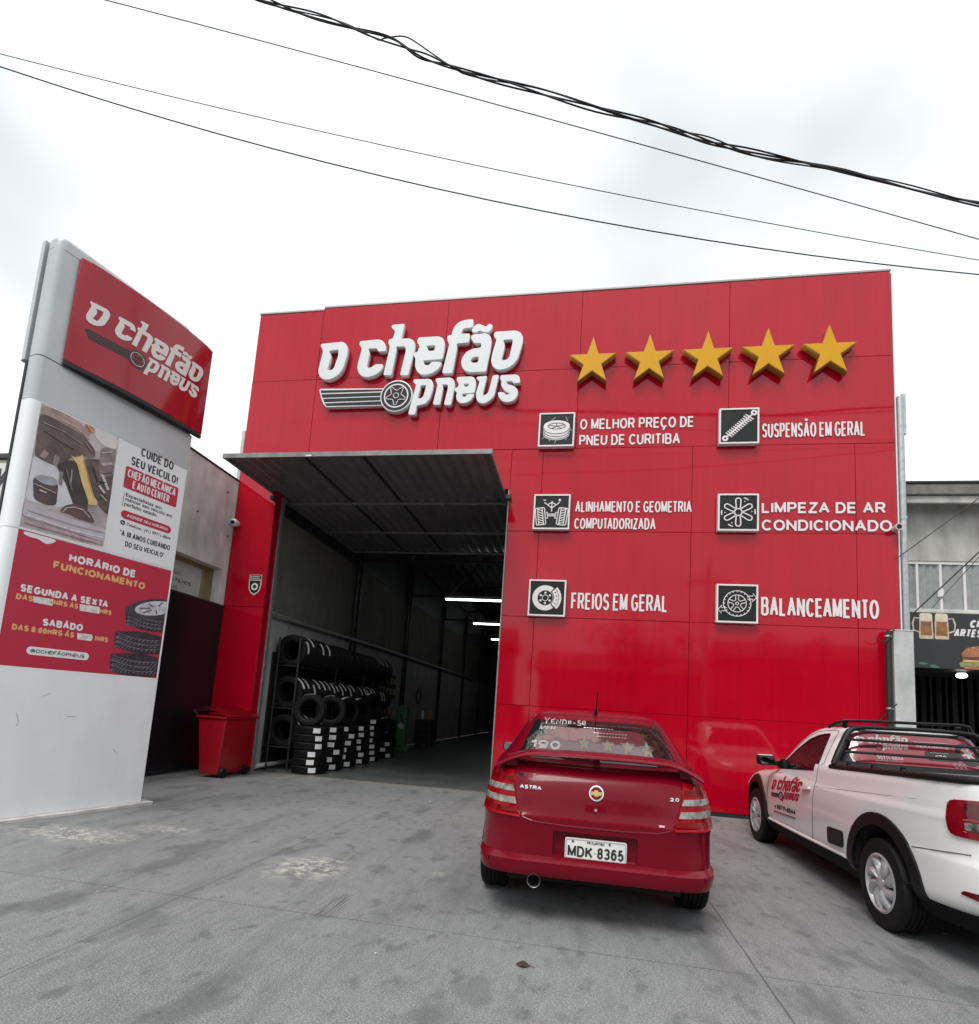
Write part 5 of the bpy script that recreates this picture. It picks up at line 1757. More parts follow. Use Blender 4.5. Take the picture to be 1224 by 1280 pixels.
# spoiler
bm = B()
rows = []
n = 36
for k in range(n + 1):
    q = -1 + 2 * k / n
    x = .715 * q
    aq = abs(q)
    zc = 1.108 - .030 * aq ** 2 - .085 * max(0, (aq - .62) / .38) ** 1.8
    yc = ay + .165 + .10 * aq ** 2.2
    ch = .095 * (1 - .25 * aq ** 4)
    th = .017
    row = []
    for u, d in ((-1, -.003), (-.9, .009), (-.3, .017), (.5, .017), (1, .002), (.5, -.011), (-.3, -.015), (-.9, -.012)):
        row.append(bm.verts.new((ax + x, yc + u * ch, zc + d * th / .017 + u * .012)))
    rows.append(row)
for a, b_ in zip(rows, rows[1:]):
    for q in range(8):
        bm.faces.new((a[q], a[(q + 1) % 8], b_[(q + 1) % 8], b_[q]))
bm.faces.new(rows[0])
bm.faces.new(rows[-1][::-1])
spo = obj('spoiler', bm, M_CRIM, astra, 50)
for x in (-.60, 0, .60):
    w_ = .022 if x == 0 else .04
    obj('spoiler_post', bbox(ax + x - w_, ax + x + w_, ay + .215, ay + .30, .99, 1.092 - (.018 if x else 0), .008), M_CRIM, spo, 40)
# wiper, aerial, mirrors, exhaust
bm = B()
tube(bm, [tuple(pr(ax + .0, 1.062, .018)), tuple(pr(ax - .20, 1.072, .03)), tuple(pr(ax - .40, 1.094, .018))], .011, 6)
obj('wiper', bm, M_TRIM, astra, 40)
bm = B()
tube(bm, [(ax, ay + 1.10, 1.385), (ax + .002, ay + 1.075, 1.44)], [.022, .011], 10)
tube(bm, [(ax + .002, ay + 1.075, 1.44), (ax + .008, ay + .92, 1.60)], [.006, .004], 6)
obj('aerial', bm, M_TRIM, astra, 40)
for s in (-1, 1):
    bm = B()
    vs = box(bm, ax + s * .80, ax + s * .975, ay + 2.40, ay + 2.49, .945, 1.045)
    bev(bm, .03, 3)
    mh = obj('door_mirror', bm, M_CRIM, astra, 40)
    fx = sorted((ax + s * .825, ax + s * .958))
    obj('mirror_glass', plate([rrect(fx[0], fx[1], .957, 1.032, .02)], Frame((0, ay + 2.399, 0), (1, 0, 0), (0, 0, 1)), 0, .003), mat('mirror', (.8, .85, .9), .02, metal=1), mh)
    bm = B()
    box(bm, min(ax + s * .74, ax + s * .81), max(ax + s * .74, ax + s * .81), ay + 2.43, ay + 2.50, .96, 1.0)
    obj('mirror_arm', bev(bm, .008, 1), M_TRIM, mh)
bm = B()
lathe(bm, [(.041, -.11), (.044, -.112), (.046, -.10), (.046, .2), (.041, .2)], 'Y', (ax - .385, ay + .10, .282), 28, close=True)
ex_ = obj('exhaust_pipe', bm, mat('exhaust_steel', (.20, .20, .20), .35, metal=.9, noise=.3, ns=20), astra, 40)
bm = B()
lathe(bm, [(0, .0), (.0395, .0), (.0395, .01), (0, .01)], 'Y', (ax - .385, ay + .10, .282), 20)
obj('exhaust_bore', bm, M_WELL, ex_)
bm = B()
box(bm, ax - .60, ax + .60, ay + .3, ay + 3.9, .20, .295)
obj('underbody', bm, M_WELL, astra)
for s in (-1, 1):
    for v in (.78, 3.40):
        wheel(astra, ax + s * .735, ay + v, .305, .205, .195, s, 'five')

# ---------- the white pickup
sx, sy = 2.985, 3.60
pick = thing('parked_pickup', 'small white pickup with black bed bars and red door lettering, parked beside the crimson hatchback', 'pickup', (sx, sy + 2.4, 0))
def wedge(x, y, z):
    v = y - sy
    k = max(0.0, min(1.0, (z - .72) / .30)) * max(0.0, 1.75 - v) / 1.75
    return (x, y, z + .075 * k)
LV_S = [
 [(.27, .70, .30, 4.5, 4.5, 4.5), (.31, .750, .12, 4.70, 5, 4.5), (.36, .775, .06, 4.80, 5.5, 4.5)],
 [(.36, .775, .06, 4.80, 5.5, 4.5), (.40, .785, .00, 4.84, 5.5, 4.5), (.46, .788, -.03, 4.85, 5.5, 4.5), (.56, .79, -.035, 4.85, 5.5, 4.5), (.655, .792, -.02, 4.84, 5.5, 4.5), (.67, .790, .005, 4.82, 5.5, 4.5)],
 [(.67, .790, .005, 4.82, 5.5, 4.5), (.74, .790, .02, 4.74, 5.5, 4.2), (.80, .787, .025, 4.60, 5.5, 4), (.845, .783, .03, 4.38, 5.5, 4), (.872, .780, .03, 4.12, 5.5, 4)],
 [(.872, .780, .03, 4.12, 5.5, 4), (.885, .770, .035, 3.98, 5.5, 4), (.93, .760, .04, 3.68, 5.5, 4), (.97, .752, .045, 3.52, 5.5, 4), (1.03, .742, .05, 3.42, 5.5, 4), (1.068, .725, .06, 3.36, 5.5, 4)]]
LV_C = [
 [(.90, .752, 1.72, 3.62, 7, 4), (1.0, .722, 1.78, 3.50, 7, 4), (1.10, .678, 1.84, 3.38, 7, 4), (1.20, .632, 1.90, 3.25, 7, 4), (1.30, .584, 1.96, 3.10, 7, 4), (1.37, .545, 1.99, 2.95, 7, 4), (1.41, .510, 2.02, 2.82, 6, 4), (1.43, .475, 2.05, 2.70, 5, 4)],
 [(1.43, .475, 2.05, 2.70, 5, 4), (1.445, .40, 2.12, 2.55, 4, 4), (1.452, .25, 2.2, 2.4, 3, 3)]]
sb = obj('body', skin(LV_S, sx, sy, .02, 26, wedge), [M_CARW, M_WELL, M_CABIN], pick)
cabm = obj('cab', skin(LV_C, sx, sy, .02, 26), M_CARW)
def as_cut(name, bm, m):
    o = obj(name, bm, m)
    return o
boolean(sb, [cabm], 'UNION')
sv = world_bvh(sb, pick)
cuts = []
for s in (-1, 1):
    for v, in ((.97,), (3.84,)):
        xs = sorted((sx + s * .50, sx + s * 1.0))
        cuts.append(cyl_cut(xs[0], xs[1], sy + v, .335, .385, M_WELL))
cuts.append(as_cut('cut', bbox(sx - .66, sx + .66, sy + .40, sy + 1.66, .76, 1.5, .03), M_CABIN))
def prism(l, axis, a0, a1):
    bm = B()
    va = [bm.verts.new((a0, y, z) if axis == 'X' else (y, a0, z)) for y, z in l]
    vb = [bm.verts.new((a1, y, z) if axis == 'X' else (y, a1, z)) for y, z in l]
    n = len(l)
    for k in range(n):
        bm.faces.new((va[k], va[(k + 1) % n], vb[(k + 1) % n], vb[k]))
    bm.faces.new(va[::-1])
    bm.faces.new(vb)
    return bm
WINS = round_loop([(5.80, 1.012), (5.885, 1.345), (5.915, 1.363), (6.02, 1.356), (6.137, 1.340), (6.294, 1.292), (6.48, 1.180), (6.633, 1.060), (6.80, .945)], .012)
CAV = [[(.70, .62, 1.95, 3.35, 7, 4), (.95, .66, 1.90, 3.45, 7, 4), (1.10, .625, 1.93, 3.30, 7, 4), (1.30, .535, 2.02, 3.02, 7, 4), (1.385, .48, 2.06, 2.84, 6, 4)]]
cuts.append(as_cut('cut', skin(CAV, sx, sy, .05, 20), M_CABIN))
cuts.append(as_cut('cut', prism(WINS, 'X', sx - 1.2, sx + 1.2), M_TRIM))
cuts.append(as_cut('cut', prism([(sx - .57, 1.02), (sx + .57, 1.02), (sx + .42, 1.335), (sx - .42, 1.335)], 'Y', sy + 2.75, sy + 4.4), M_TRIM))
boolean(sb, cuts)
for p in sb.data.polygons:
    p.use_smooth = True
sb.data.set_sharp_from_angle(angle=rad(30))
pl_ = projector(sv, 'left', sx - 2)
prr = projector(sv, 'right', -(sx + 2))
psr = projector(sv, 'rear', sy - 1.5)
pfr = projector(sv, 'front', -(sy + 7))
AX['corner'] = (Vector((.70711, -.70711, 0)), Vector((0, 0, 1)), Vector((.70711, .70711, 0)))
pc = projector(sv, 'corner', (sx + sy) * .70711 - 3)
AX['corner_r'] = (Vector((.70711, .70711, 0)), Vector((0, 0, 1)), Vector((-.70711, .70711, 0)))
pcr = projector(sv, 'corner_r', (-sx + sy) * .70711 - 3)
for pf in (pl_, prr):
    wg = obj('side_window', patch([[(5.955 + (y - 5.955) * 1.0, z) for y, z in WINS]], pf, -.004, .004, .06), M_WIN, pick, 40)
    cxw, czw = 6.15, 1.17
    obj('window_seal', patch([[(cxw + (y - cxw) * 1.022, czw + (z - czw) * 1.045) for y, z in WINS], [(cxw + (y - cxw) * .992, czw + (z - czw) * .985) for y, z in WINS][::-1]], pf, .003, .006, .06), M_TRIM, pick, 40)
obj('windscreen', patch([[(sx - .57, 1.02), (sx + .57, 1.02), (sx + .42, 1.335), (sx - .42, 1.335)]], pfr, -.003, .004, .06), M_WIN, pick, 40)
for x in (-.32, .32):
    st = obj('seat', bbox(sx + x - .22, sx + x + .22, sy + 2.08, sy + 2.22, .80, 1.16, .05, 3), M_CABIN, pick, 40)
    obj('head_rest', bbox(sx + x - .12, sx + x + .12, sy + 2.09, sy + 2.18, 1.17, 1.30, .03, 3), M_CABIN, st, 40)
bm = B()
ring = [(sx - .32 + .17 * math.cos(a), sy + 2.80 + .05 * math.sin(a), .98 + .15 * math.sin(a)) for a in [2 * math.pi * k / 24 for k in range(25)]]
tube(bm, ring, .016, 8)
obj('steering_wheel', bm, M_TRIM, pick, 40)
# rear cab window: black frame, film print
def rearcab(l):
    return [(x, z) for x, z in l]
pcab_d = projector(sv, 'rear', sy + 1.74)
fr_ = obj('rear_frame', patch([round_loop([(sx - .64, 1.098), (sx + .64, 1.098), (sx + .505, 1.415), (sx - .505, 1.415)], .05)], pcab_d, .010, .014, .06), M_TRIM, pick, 40)
cw = obj('cab_window', patch([round_loop([(2.43, 1.112), (3.54, 1.112), (3.49, 1.394), (2.48, 1.394)], .05)], pcab_d, .018, .012, .06), M_GLASSD, pick, 40)
M_FRED = mat('film_red', (.23, .022, .034), .10, noise=.10, ns=8, coat=1)
obj('film', patch([round_loop([(2.445, 1.122), (3.525, 1.122), (3.478, 1.386), (2.492, 1.386)], .05)], pcab_d, .0195, .0014, .06), M_FRED, cw, 40)
M_FWH = mat('film_white', (.40, .36, .36), .2, noise=.1, ns=20)
M_FBK = mat('film_black', (.025, .02, .02), .15, noise=.2)
def LC(loops):
    return [[(.1063 * x + .0142 * z + 2.515, .0045 * x + .0768 * z + 1.288) for x, z in l] for l in loops]
for k in ORDER:
    obj('lettering', patch(LC(LOGO[k]), pcab_d, .0212, .0014, .06), M_FWH, cw)
for i in range(4):
    obj('wing_print', patch(LC(LOGO['bar%d' % i]), pcab_d, .0212, .0014, .06), M_FBK, cw)
q = LC([[(1.618, -.382)]])[0][0]
obj('wing_print', patch([circ(q[0], q[1], .031, 20), circ(q[0], q[1], .021, 16)[::-1]], pcab_d, .0212, .0014, .06), M_FBK, cw)
pblock('lettering', '99711-8844', pcab_d, 2.640, 2.850, 1.160, .030, .0055, M_FWH, cw, off=.0209)
obj('underline', proj_strokes([[(2.62, 1.148), (2.84, 1.150)]], .006, pcab_d, .0205), M_FWH, cw)
pblock('lettering', 'PNEUS A PARTIR DE', pcab_d, 2.996, 3.254, 1.284, .024, .0048, M_FWH, cw, off=.0209)
obj('underline', proj_strokes([[(2.98, 1.335), (3.26, 1.338)]], .008, pcab_d, .0205), M_FWH, cw)
obj('dark_pill', patch([rrect(3.039, 3.31, 1.180, 1.262, .038)], pcab_d, .0208, .0012, .06), M_FBK, cw)
pblock('lettering', '170', pcab_d, 3.116, 3.208, 1.192, .036, .008, M_FWH, cw, off=.0222)
obj('small_print', proj_strokes([[(3.09 + k * .018, 1.246), (3.102 + k * .018, 1.246)] for k in range(8)], .007, pcab_d, .0212), M_FWH, cw)
obj('printed_tyre', patch([circ(3.392, 1.255, .100, 28), circ(3.392, 1.255, .060, 24)[::-1]], pcab_d, .0222, .0016, .06), M_FBK, cw)
obj('printed_rim', patch([star(3.392, 1.255, .058, 6, .3, .45)], pcab_d, .0216, .0012, .06), M_FWH, cw)
for k in range(3):
    obj('arrow_print', proj_strokes([[(3.262 + k * .035, 1.168), (3.238 + k * .035, 1.150), (3.262 + k * .035, 1.132)]], .008, pcab_d, .0208), M_FWH, cw)
# roll bar, load bars, bed rail, hooks
bm = B()
tube(bm, [(2.262, 5.40, 1.085), (2.285, 5.46, 1.11), (2.345, 5.52, 1.20), (2.42, 5.555, 1.34), (2.452, 5.56, 1.40), (2.50, 5.565, 1.432), (2.60, 5.565, 1.444), (2.985, 5.56, 1.452), (3.37, 5.565, 1.450), (3.47, 5.565, 1.438), (3.525, 5.56, 1.40), (3.56, 5.55, 1.33), (3.64, 5.52, 1.20), (3.70, 5.46, 1.11), (3.71, 5.40, 1.085)], [.026, .030, .032, .032, .028, .022, .018, .017, .018, .022, .028, .032, .032, .030, .026], 10)
rb_ = obj('roll_bar', bm, M_TRIM, pick, 50)
for z, yb_ in ((1.328, 5.50), (1.218, 5.41)):
    bm = B()
    tube(bm, [(2.40 - (1.328 - z) * .5, yb_, z), (3.57 + (1.328 - z) * .5, yb_, z)], .0125, 8)
    obj('load_bar', bm, M_TRIM, rb_, 40)
bm = B()
tube(bm, [(2.28, 5.44, 1.088), (3.69, 5.44, 1.088)], .046, 8)
obj('lower_bar', bm, M_TRIM, rb_, 40)
bm = B()
for x in (2.46, 3.40):
    tube(bm, [(x, 5.66 if x < 3 else 5.66, 1.435), (x, 5.64, 1.50)], .022, 8)
tube(bm, [(2.36, 5.75, 1.43), (2.39, 5.66, 1.475), (2.45, 5.62, 1.500), (2.6, 5.61, 1.505), (3.42, 5.61, 1.518), (3.47, 5.62, 1.505), (3.50, 5.63, 1.45)], .015, 8)
tube(bm, [(2.44, 5.90, 1.455), (3.44, 5.90, 1.468)], .012, 8)
obj('roof_bar', bm, M_TRIM, pick, 40)
RL = [(-.712, 5.50, 1.070), (-.714, 5.10, 1.087), (-.716, 4.6, 1.107), (-.712, 4.25, 1.122), (-.695, 4.02, 1.132), (-.655, 3.86, 1.139), (-.57, 3.755, 1.143), (-.42, 3.705, 1.146), (0, 3.69, 1.147)]
RL = RL + [(-x, y, z) for x, y, z in RL[::-1][1:]]
br = obj('bed_rail', tube(B(), [(sx + x, y, z) for x, y, z in RL], .026, 8), M_TRIM, pick, 50)
for s in (-1, 1):
    xx = sx + s * .715
    for y in (5.15, 4.75, 4.35):
        z = 1.070 + (5.50 - y) * .0425 + .03
        bm = B()
        tube(bm, [(xx, y - .04, z - .01), (xx, y - .03, z + .012), (xx, y + .03, z + .012), (xx, y + .04, z - .01)], .007, 6)
        obj('tie_hook', bm, M_TRIM, br, 40)
bm = B()
tube(bm, [(2.94, 6.25, 1.44), (2.945, 6.20, 1.47)], [.02, .011], 8)
tube(bm, [(2.945, 6.20, 1.47), (3.06, 5.95, 1.70)], [.007, .005], 6)
obj('aerial', bm, M_TRIM, pick, 40)
# seams and crease
def groove(l, pf, w_=.006):
    return proj_strokes([l], w_, pf, .0005)
M_GROOVE = mat('panel_gap', (.05, .05, .05), .8)
DL = [(5.765, 1.385), (5.735, 1.15), (5.706, 1.02), (5.689, .884), (5.700, .80), (5.712, .66), (5.718, .42), (5.74, .37), (5.80, .345)]
DB = [(5.80, .345), (6.4, .30), (6.93, .262), (6.985, .30)]
DF = [(6.985, .45), (6.99, .6), (6.96, .78), (6.90, .90)]
DT = [(5.765, 1.385), (5.79, 1.400), (5.95, 1.402), (6.2, 1.382), (6.40, 1.312), (6.60, 1.165), (6.78, 1.03)]
for pf in (pl_, prr):
    for l in (DL, DB, DF, DT):
        fine = []
        for a, b_ in zip(l, l[1:]):
            for k in range(6):
                fine.append((a[0] + (b_[0] - a[0]) * k / 6, a[1] + (b_[1] - a[1]) * k / 6))
        fine.append(l[-1])
        obj('door_gap', groove(fine, pf), M_GROOVE, pick, 40)
    l = [(5.69, .866), (5.3, .894), (4.9, .922), (4.5, .950), (4.2, .971), (3.92, .990)]
    obj('crease', groove(l, pf, .004), mat('crease_grey', (.30, .30, .30), .6), pick, 40)
    l = [(4.20, .655), (4.1, .668), (4.0, .680), (3.9, .692), (3.80, .704)]
    obj('bumper_gap', proj_strokes([l], .006, pf, .0025), M_GROOVE, pick, 40)
    obj('vent_cover', patch([round_loop([(5.10, .437), (5.39, .423), (5.39, .560), (5.105, .570)], .03)], pf, .010, .014, .05), M_TRIM, pick, 40)
    obj('vent_cover', patch([round_loop([(5.13, .455), (5.36, .442), (5.36, .540), (5.132, .552)], .025)], pf, .013, .005, .05), M_BLACKM, pick, 40)
    # arch flares
    for (cy_, a0, a1) in ((sy + .97, -12, 196), (sy + 3.84, -16, 192)):
        o_ = [(cy_ + .470 * math.cos(rad(a0 + (a1 - a0) * k / 24)), .335 + .475 * math.sin(rad(a0 + (a1 - a0) * k / 24))) for k in range(25)]
        i_ = [(cy_ + .384 * math.cos(rad(a1 + (a0 - a1) * k / 24)), .335 + .384 * math.sin(rad(a1 + (a0 - a1) * k / 24))) for k in range(25)]
        obj('arch_flare', patch([[(y, z) for y, z in o_ + i_ if z > .262 or True]], pf, .016, .03, .06), M_TRIM, pick, 40)
    # handle
    obj('door_handle', patch([round_loop([(5.76, .822), (5.95, .805), (5.95, .832), (5.76, .850)], .012)], pf, .030, .026, .05), M_CARW, pick, 40)
# black lower trim
LV_T = [[(.20, .66, .34, 4.5, 4.5, 4.5), (.24, .725, .14, 4.68, 5, 4.5), (.30, .757, .05, 4.79, 5.5, 4.5), (.352, .777, .03, 4.81, 5.5, 4.5)], [(.352, .777, .03, 4.81, 5.5, 4.5), (.36, .76, .08, 4.78, 5.5, 4.5)]]
lt = obj('lower_trim', skin(LV_T, sx, sy, .02, 26), mat('underside_black', (.004, .004, .004), .7, spec=.15), pick)
cuts = []
for s in (-1, 1):
    for v in (.97, 3.84):
        xs = sorted((sx + s * .50, sx + s * 1.0))
        cuts.append(cyl_cut(xs[0], xs[1], sy + v, .335, .384, M_WELL))
boolean(lt, cuts)
for p in lt.data.polygons:
    p.use_smooth = True
lt.data.set_sharp_from_angle(angle=rad(30))
for s in (-1, 1):
    bm = B()
    tube(bm, [(sx + s * .775, 5.10, .372), (sx + s * .778, 6.0, .345 + .015), (sx + s * .775, 6.95, .352)], .016, 8)
    obj('sill', bm, M_CARW, pick, 50)
# lamps
def C_(x, y):
    return (x - y) * .70711
for pf, k in ((pc, 1), (pcr, -1)):
    if k == 1:
        def cc(u):
            return u
    else:
        def cc(u):
            # mirrored across the car's centre line
            return (2 * sx) * .70711 - u
    L0, L1 = C_(2.22, 3.865), C_(2.66, 3.64)
    l = round_loop([(cc(L0 + .02), .800), (cc(L0), .90), (cc(L0 + .015), 1.012), (cc(L1), 1.05), (cc(L1 + .005), .79)], .035)
    tl = obj('tail_lamp', patch([l], pf, .014, .024, .03), mat('pickup_lamp_red', (0.19, 0.002, 0.008), 0.08, spec=.4, noise=.15, ns=12, coat=.4), pick, 40)
    obj('dark_lens', patch([round_loop([(cc(L0 + .105), .915), (cc(L0 + .105), 1.00), (cc(L1 - .02), 1.03), (cc(L1 - .02), .93)], .012)], pf, .018, .008, .03), mat('pickup_lamp_dark', (0.085, 0.001, 0.004), 0.08, spec=.4, noise=.15, ns=12, coat=.4), tl, 40)
    obj('clear_lens', patch([round_loop([(cc(L0 + .105), .845), (cc(L0 + .105), .892), (cc(L1 - .02), .90), (cc(L1 - .02), .845)], .008)], pf, .018, .008, .03), M_LAMPW, tl, 40)
    obj('lens_edge', proj_strokes([[(cc(L0 + .10), .905), (cc(L1 - .02), .915)], [(cc(L0 + .10), .832), (cc(L1 - .02), .835)]], .008, pf, .018), M_LAMPR, tl, 40)
    M0 = C_(2.25, 3.80)
    obj('bumper_reflector', patch([round_loop([(cc(M0 - .0), .470), (cc(M0 + .02), .492), (cc(M0 + .36), .505), (cc(M0 + .36), .455), (cc(M0 + .10), .455)], .008)], pf, .008, .012, .03), mat('reflector_red', (.10, .001, .004), .2), pick, 40)
# mirrors
for s in (-1, 1):
    bm = B()
    box(bm, min(sx + s * .775, sx + s * .955), max(sx + s * .775, sx + s * .955), 6.74, 6.86, .965, 1.075)
    bev(bm, .035, 3)
    mh = obj('door_mirror', bm, M_TRIM, pick, 50)
    fx = sorted((sx + s * .797, sx + s * .937))
    obj('mirror_glass', plate([rrect(fx[0], fx[1], .982, 1.058, .025)], Frame((0, 6.739, 0), (1, 0, 0), (0, 0, 1)), 0, .003), mat('mirror_dim', (.30, .34, .35), .02, metal=1), mh)
    bm = B()
    box(bm, min(sx + s * .79, sx + s * .94), max(sx + s * .79, sx + s * .94), 6.80, 6.862, 1.062, 1.083)
    obj('mirror_cap', bev(bm, .01, 2), M_CARW, mh, 40)
    bm = B()
    box(bm, min(sx + s * .70, sx + s * .785), max(sx + s * .70, sx + s * .785), 6.76, 6.84, .965, 1.02)
    obj('mirror_arm', bev(bm, .012, 2), M_TRIM, mh, 40)
    bm = prism([(6.62, .962), (6.82, .945), (6.72, 1.04), (6.64, 1.055)], 'X', sx + s * .735, sx + s * .705)
    obj('mirror_base', bm, M_TRIM, mh)
# door lettering
M_DRED = mat('door_red_vinyl', (.42, .012, .035), .35, noise=.04)
def LD(loops):
    return [[(6.845 - .2135 * x - .075 * z, .695 + .016 * x + .151 * z) for x, z in l] for l in loops]
for k in ORDER:
    obj('door_lettering', patch(LD(LOGO[k]), pl_, .004, .003, .07), M_DRED, pick)
for i in range(4):
    obj('door_wing', patch(LD(LOGO['bar%d' % i]), pl_, .004, .003, .07), M_GREYB, pick)
q = LD([[(1.618, -.382)]])[0][0]
obj('door_wing', patch([circ(q[0], q[1], .062, 24, ry=.046) if False else [(q[0] + .064 * math.cos(a), q[1] + .046 * math.sin(a)) for a in [2 * math.pi * k / 24 for k in range(24)]], [(q[0] + .045 * math.cos(-a), q[1] + .032 * math.sin(-a)) for a in [2 * math.pi * k / 20 for k in range(20)]]], pl_, .004, .003, .07), M_GREYB, pick)
obj('door_wing', patch([[(q[0] + .022 * math.cos(a), q[1] + .016 * math.sin(a)) for a in [2 * math.pi * k / 16 for k in range(16)]]], pl_, .004, .003, .07), M_GREYB, pick)
def LDtext(body, y0, z0, y1, z1, cap, bold, name='door_lettering', m=M_INK):
    bm = text_bm(body, bold)
    xs = [v.co.x for v in bm.verts]
    a, b_ = min(xs), max(xs)
    ch = capheight(bold)
    for v in bm.verts:
        k = (v.co.x - a) / (b_ - a)
        v.co = pl_(y0 + (y1 - y0) * k, z0 + (z1 - z0) * k + v.co.y / ch * cap, .003 + (.0015 if v.co.z > 0 else 0))
    return obj(name, bm, m, pick)
pblock('door_lettering', '99711-8844', pl_, 6.655, 6.125, .505, .050, .011, M_INK, pick, off=.003, slope=-.043, gap=.26)
obj('door_small_print', proj_strokes([[(6.74, .520), (6.70, .522)], [(6.70, .535), (6.69, .51)]] + [[(6.755 - k * .026, .466 + k * .00125), (6.738 - k * .026, .467 + k * .00125)] for k in range(24)], .010, pl_, .004), M_INK, pick)
for s in (-1, 1):
    for v in (.97, 3.84):
        wheel(pick, sx + s * .685, sy + v, .315, .20, .200, s, 'twist')
bm = B()
box(bm, sx - .5, sx + .5, sy + .35, sy + 4.5, .19, .275)
obj('underbody', bm, M_WELL, pick)
# ------------------------------------------------------------------ tyres and workshop contents
def label_bm(R, w, a0, a1, x0, x1, axis='X', c=(0, 0, 0)):
    """paper band glued on the tread, a little proud of it"""
    bm = B()
    n = 8
    rows = []
    for k in range(n + 1):
        a = rad(a0 + (a1 - a0) * k / n)
        row = []
        for x, rr in ((x0, R + .001), (x0, R + .004), (x1, R + .004), (x1, R + .001)):
            if axis == 'Y':
                row.append(bm.verts.new((rr * math.cos(a), x, rr * math.sin(a))))
            else:
                row.append(bm.verts.new((rr * math.cos(a), rr * math.sin(a), x)))
        rows.append(row)
    for a, b_ in zip(rows, rows[1:]):
        for k in range(4):
            bm.faces.new((a[k], a[(k + 1) % 4], b_[(k + 1) % 4], b_[k]))
    bm.faces.new(rows[0])
    bm.faces.new(rows[-1][::-1])
    return bm
def make_tyre(R, w, axis, la):
    t = thing('tyre', 'tyre', 'tyre', (0, 0, 0), 'new tyres for sale in the doorway')
    obj('rubber', tyre_bm(R, w, R * .62, (0, 0, 0), axis, 36), M_RUB, t, 40)
    if la:
        obj('paper_label', label_bm(R, w, la[0], la[1], la[2], la[3], axis), M_TAG, t, 40)
    return t
ORD = ['nearest the doorway', 'second from the doorway', 'third from the doorway', 'fourth from the doorway', 'fifth from the doorway', 'sixth from the doorway', 'seventh from the doorway', 'eighth from the doorway', 'ninth from the doorway', 'tenth from the doorway', 'eleventh from the doorway', 'twelfth from the doorway', 'thirteenth from the doorway', 'fourteenth from the doorway', 'fifteenth from the doorway', 'sixteenth from the doorway', 'seventeenth from the doorway', 'eighteenth from the doorway', 'nineteenth from the doorway', 'twentieth from the doorway', 'twenty-first from the doorway', 'twenty-second from the doorway']
# racks: three shelves of standing tyres along the left wall
rack = thing('tyre_rack', 'black steel tyre rack with three shelves along the left workshop wall', 'rack', (-5.6, 12.3, 0))
for y in (9.72, 11.4, 13.0, 14.9):
    for x in (-5.85, -5.42):
        bm = B()
        tube(bm, [(x, y, 0), (x, y, 2.55)], .018, 6)
        obj('upright', bm, M_STEEL, rack)
for z in (.50, 1.24, 2.06):
    for x in (-5.80, -5.46):
        bm = B()
        tube(bm, [(x, 9.70, z), (x, 14.95, z)], .016, 6)
        obj('shelf_bar', bm, M_STEEL, rack)
obj('shade_backing', bbox(-5.985, -5.965, 9.72, 14.95, .06, 2.25, .004, 1), M_BLACKM, rack)  # black sheet added to stand in for the shade behind the packed tyres
for z in (.42, 1.16, 1.98):
    obj('shade_board', bbox(-5.955, -5.44, 9.72, 14.95, z, z + .02, .003, 1), M_BLACKM, rack)  # black boards added for the shadow gaps between the tyre rows
Rr, wr = .315, .195
mast = make_tyre(Rr, wr, 'Y', (2, 48, -.030, .030))
plain = make_tyre(Rr, wr, 'Y', None)
first = {'m': mast, 'p': plain}
ROWS = [('top shelf', 2.30, 23, [0, 1, 3, 4, 18, 19, 20]), ('middle shelf', 1.48, 23, [0, 1, 2, 3, 4, 5, 6, 7, 8, 9, 10, 11, 13, 14, 15, 16, 17, 19, 20]), ('lowest shelf', .74, 23, [0, 1, 2, 3, 4])]
used = {'m': False, 'p': False}
random.seed(11)
for nm, z, n, lab in ROWS:
    for i in range(n):
        k = 'm' if i in lab else 'p'
        y = 9.88 + i * .222
        loc = (-5.63 + random.uniform(-.015, .015), y, z + random.uniform(-.006, .006))
        rot = (0, random.uniform(-.35, .35) - (.1 if k == 'm' else 0), random.uniform(-.04, .04))
        txt = ('white-banded black tyre, %s of the rack, %s' if k == 'm' else 'plain black tyre, %s of the rack, %s') % (nm, ORD[min(i, 21)] if i < 22 else 'farthest from the doorway')
        if not used[k]:
            o = first[k]
            used[k] = True
            o.location = loc
            o.rotation_euler = rot
            o['label'] = txt
        else:
            dup(first[k], loc, rot, txt)
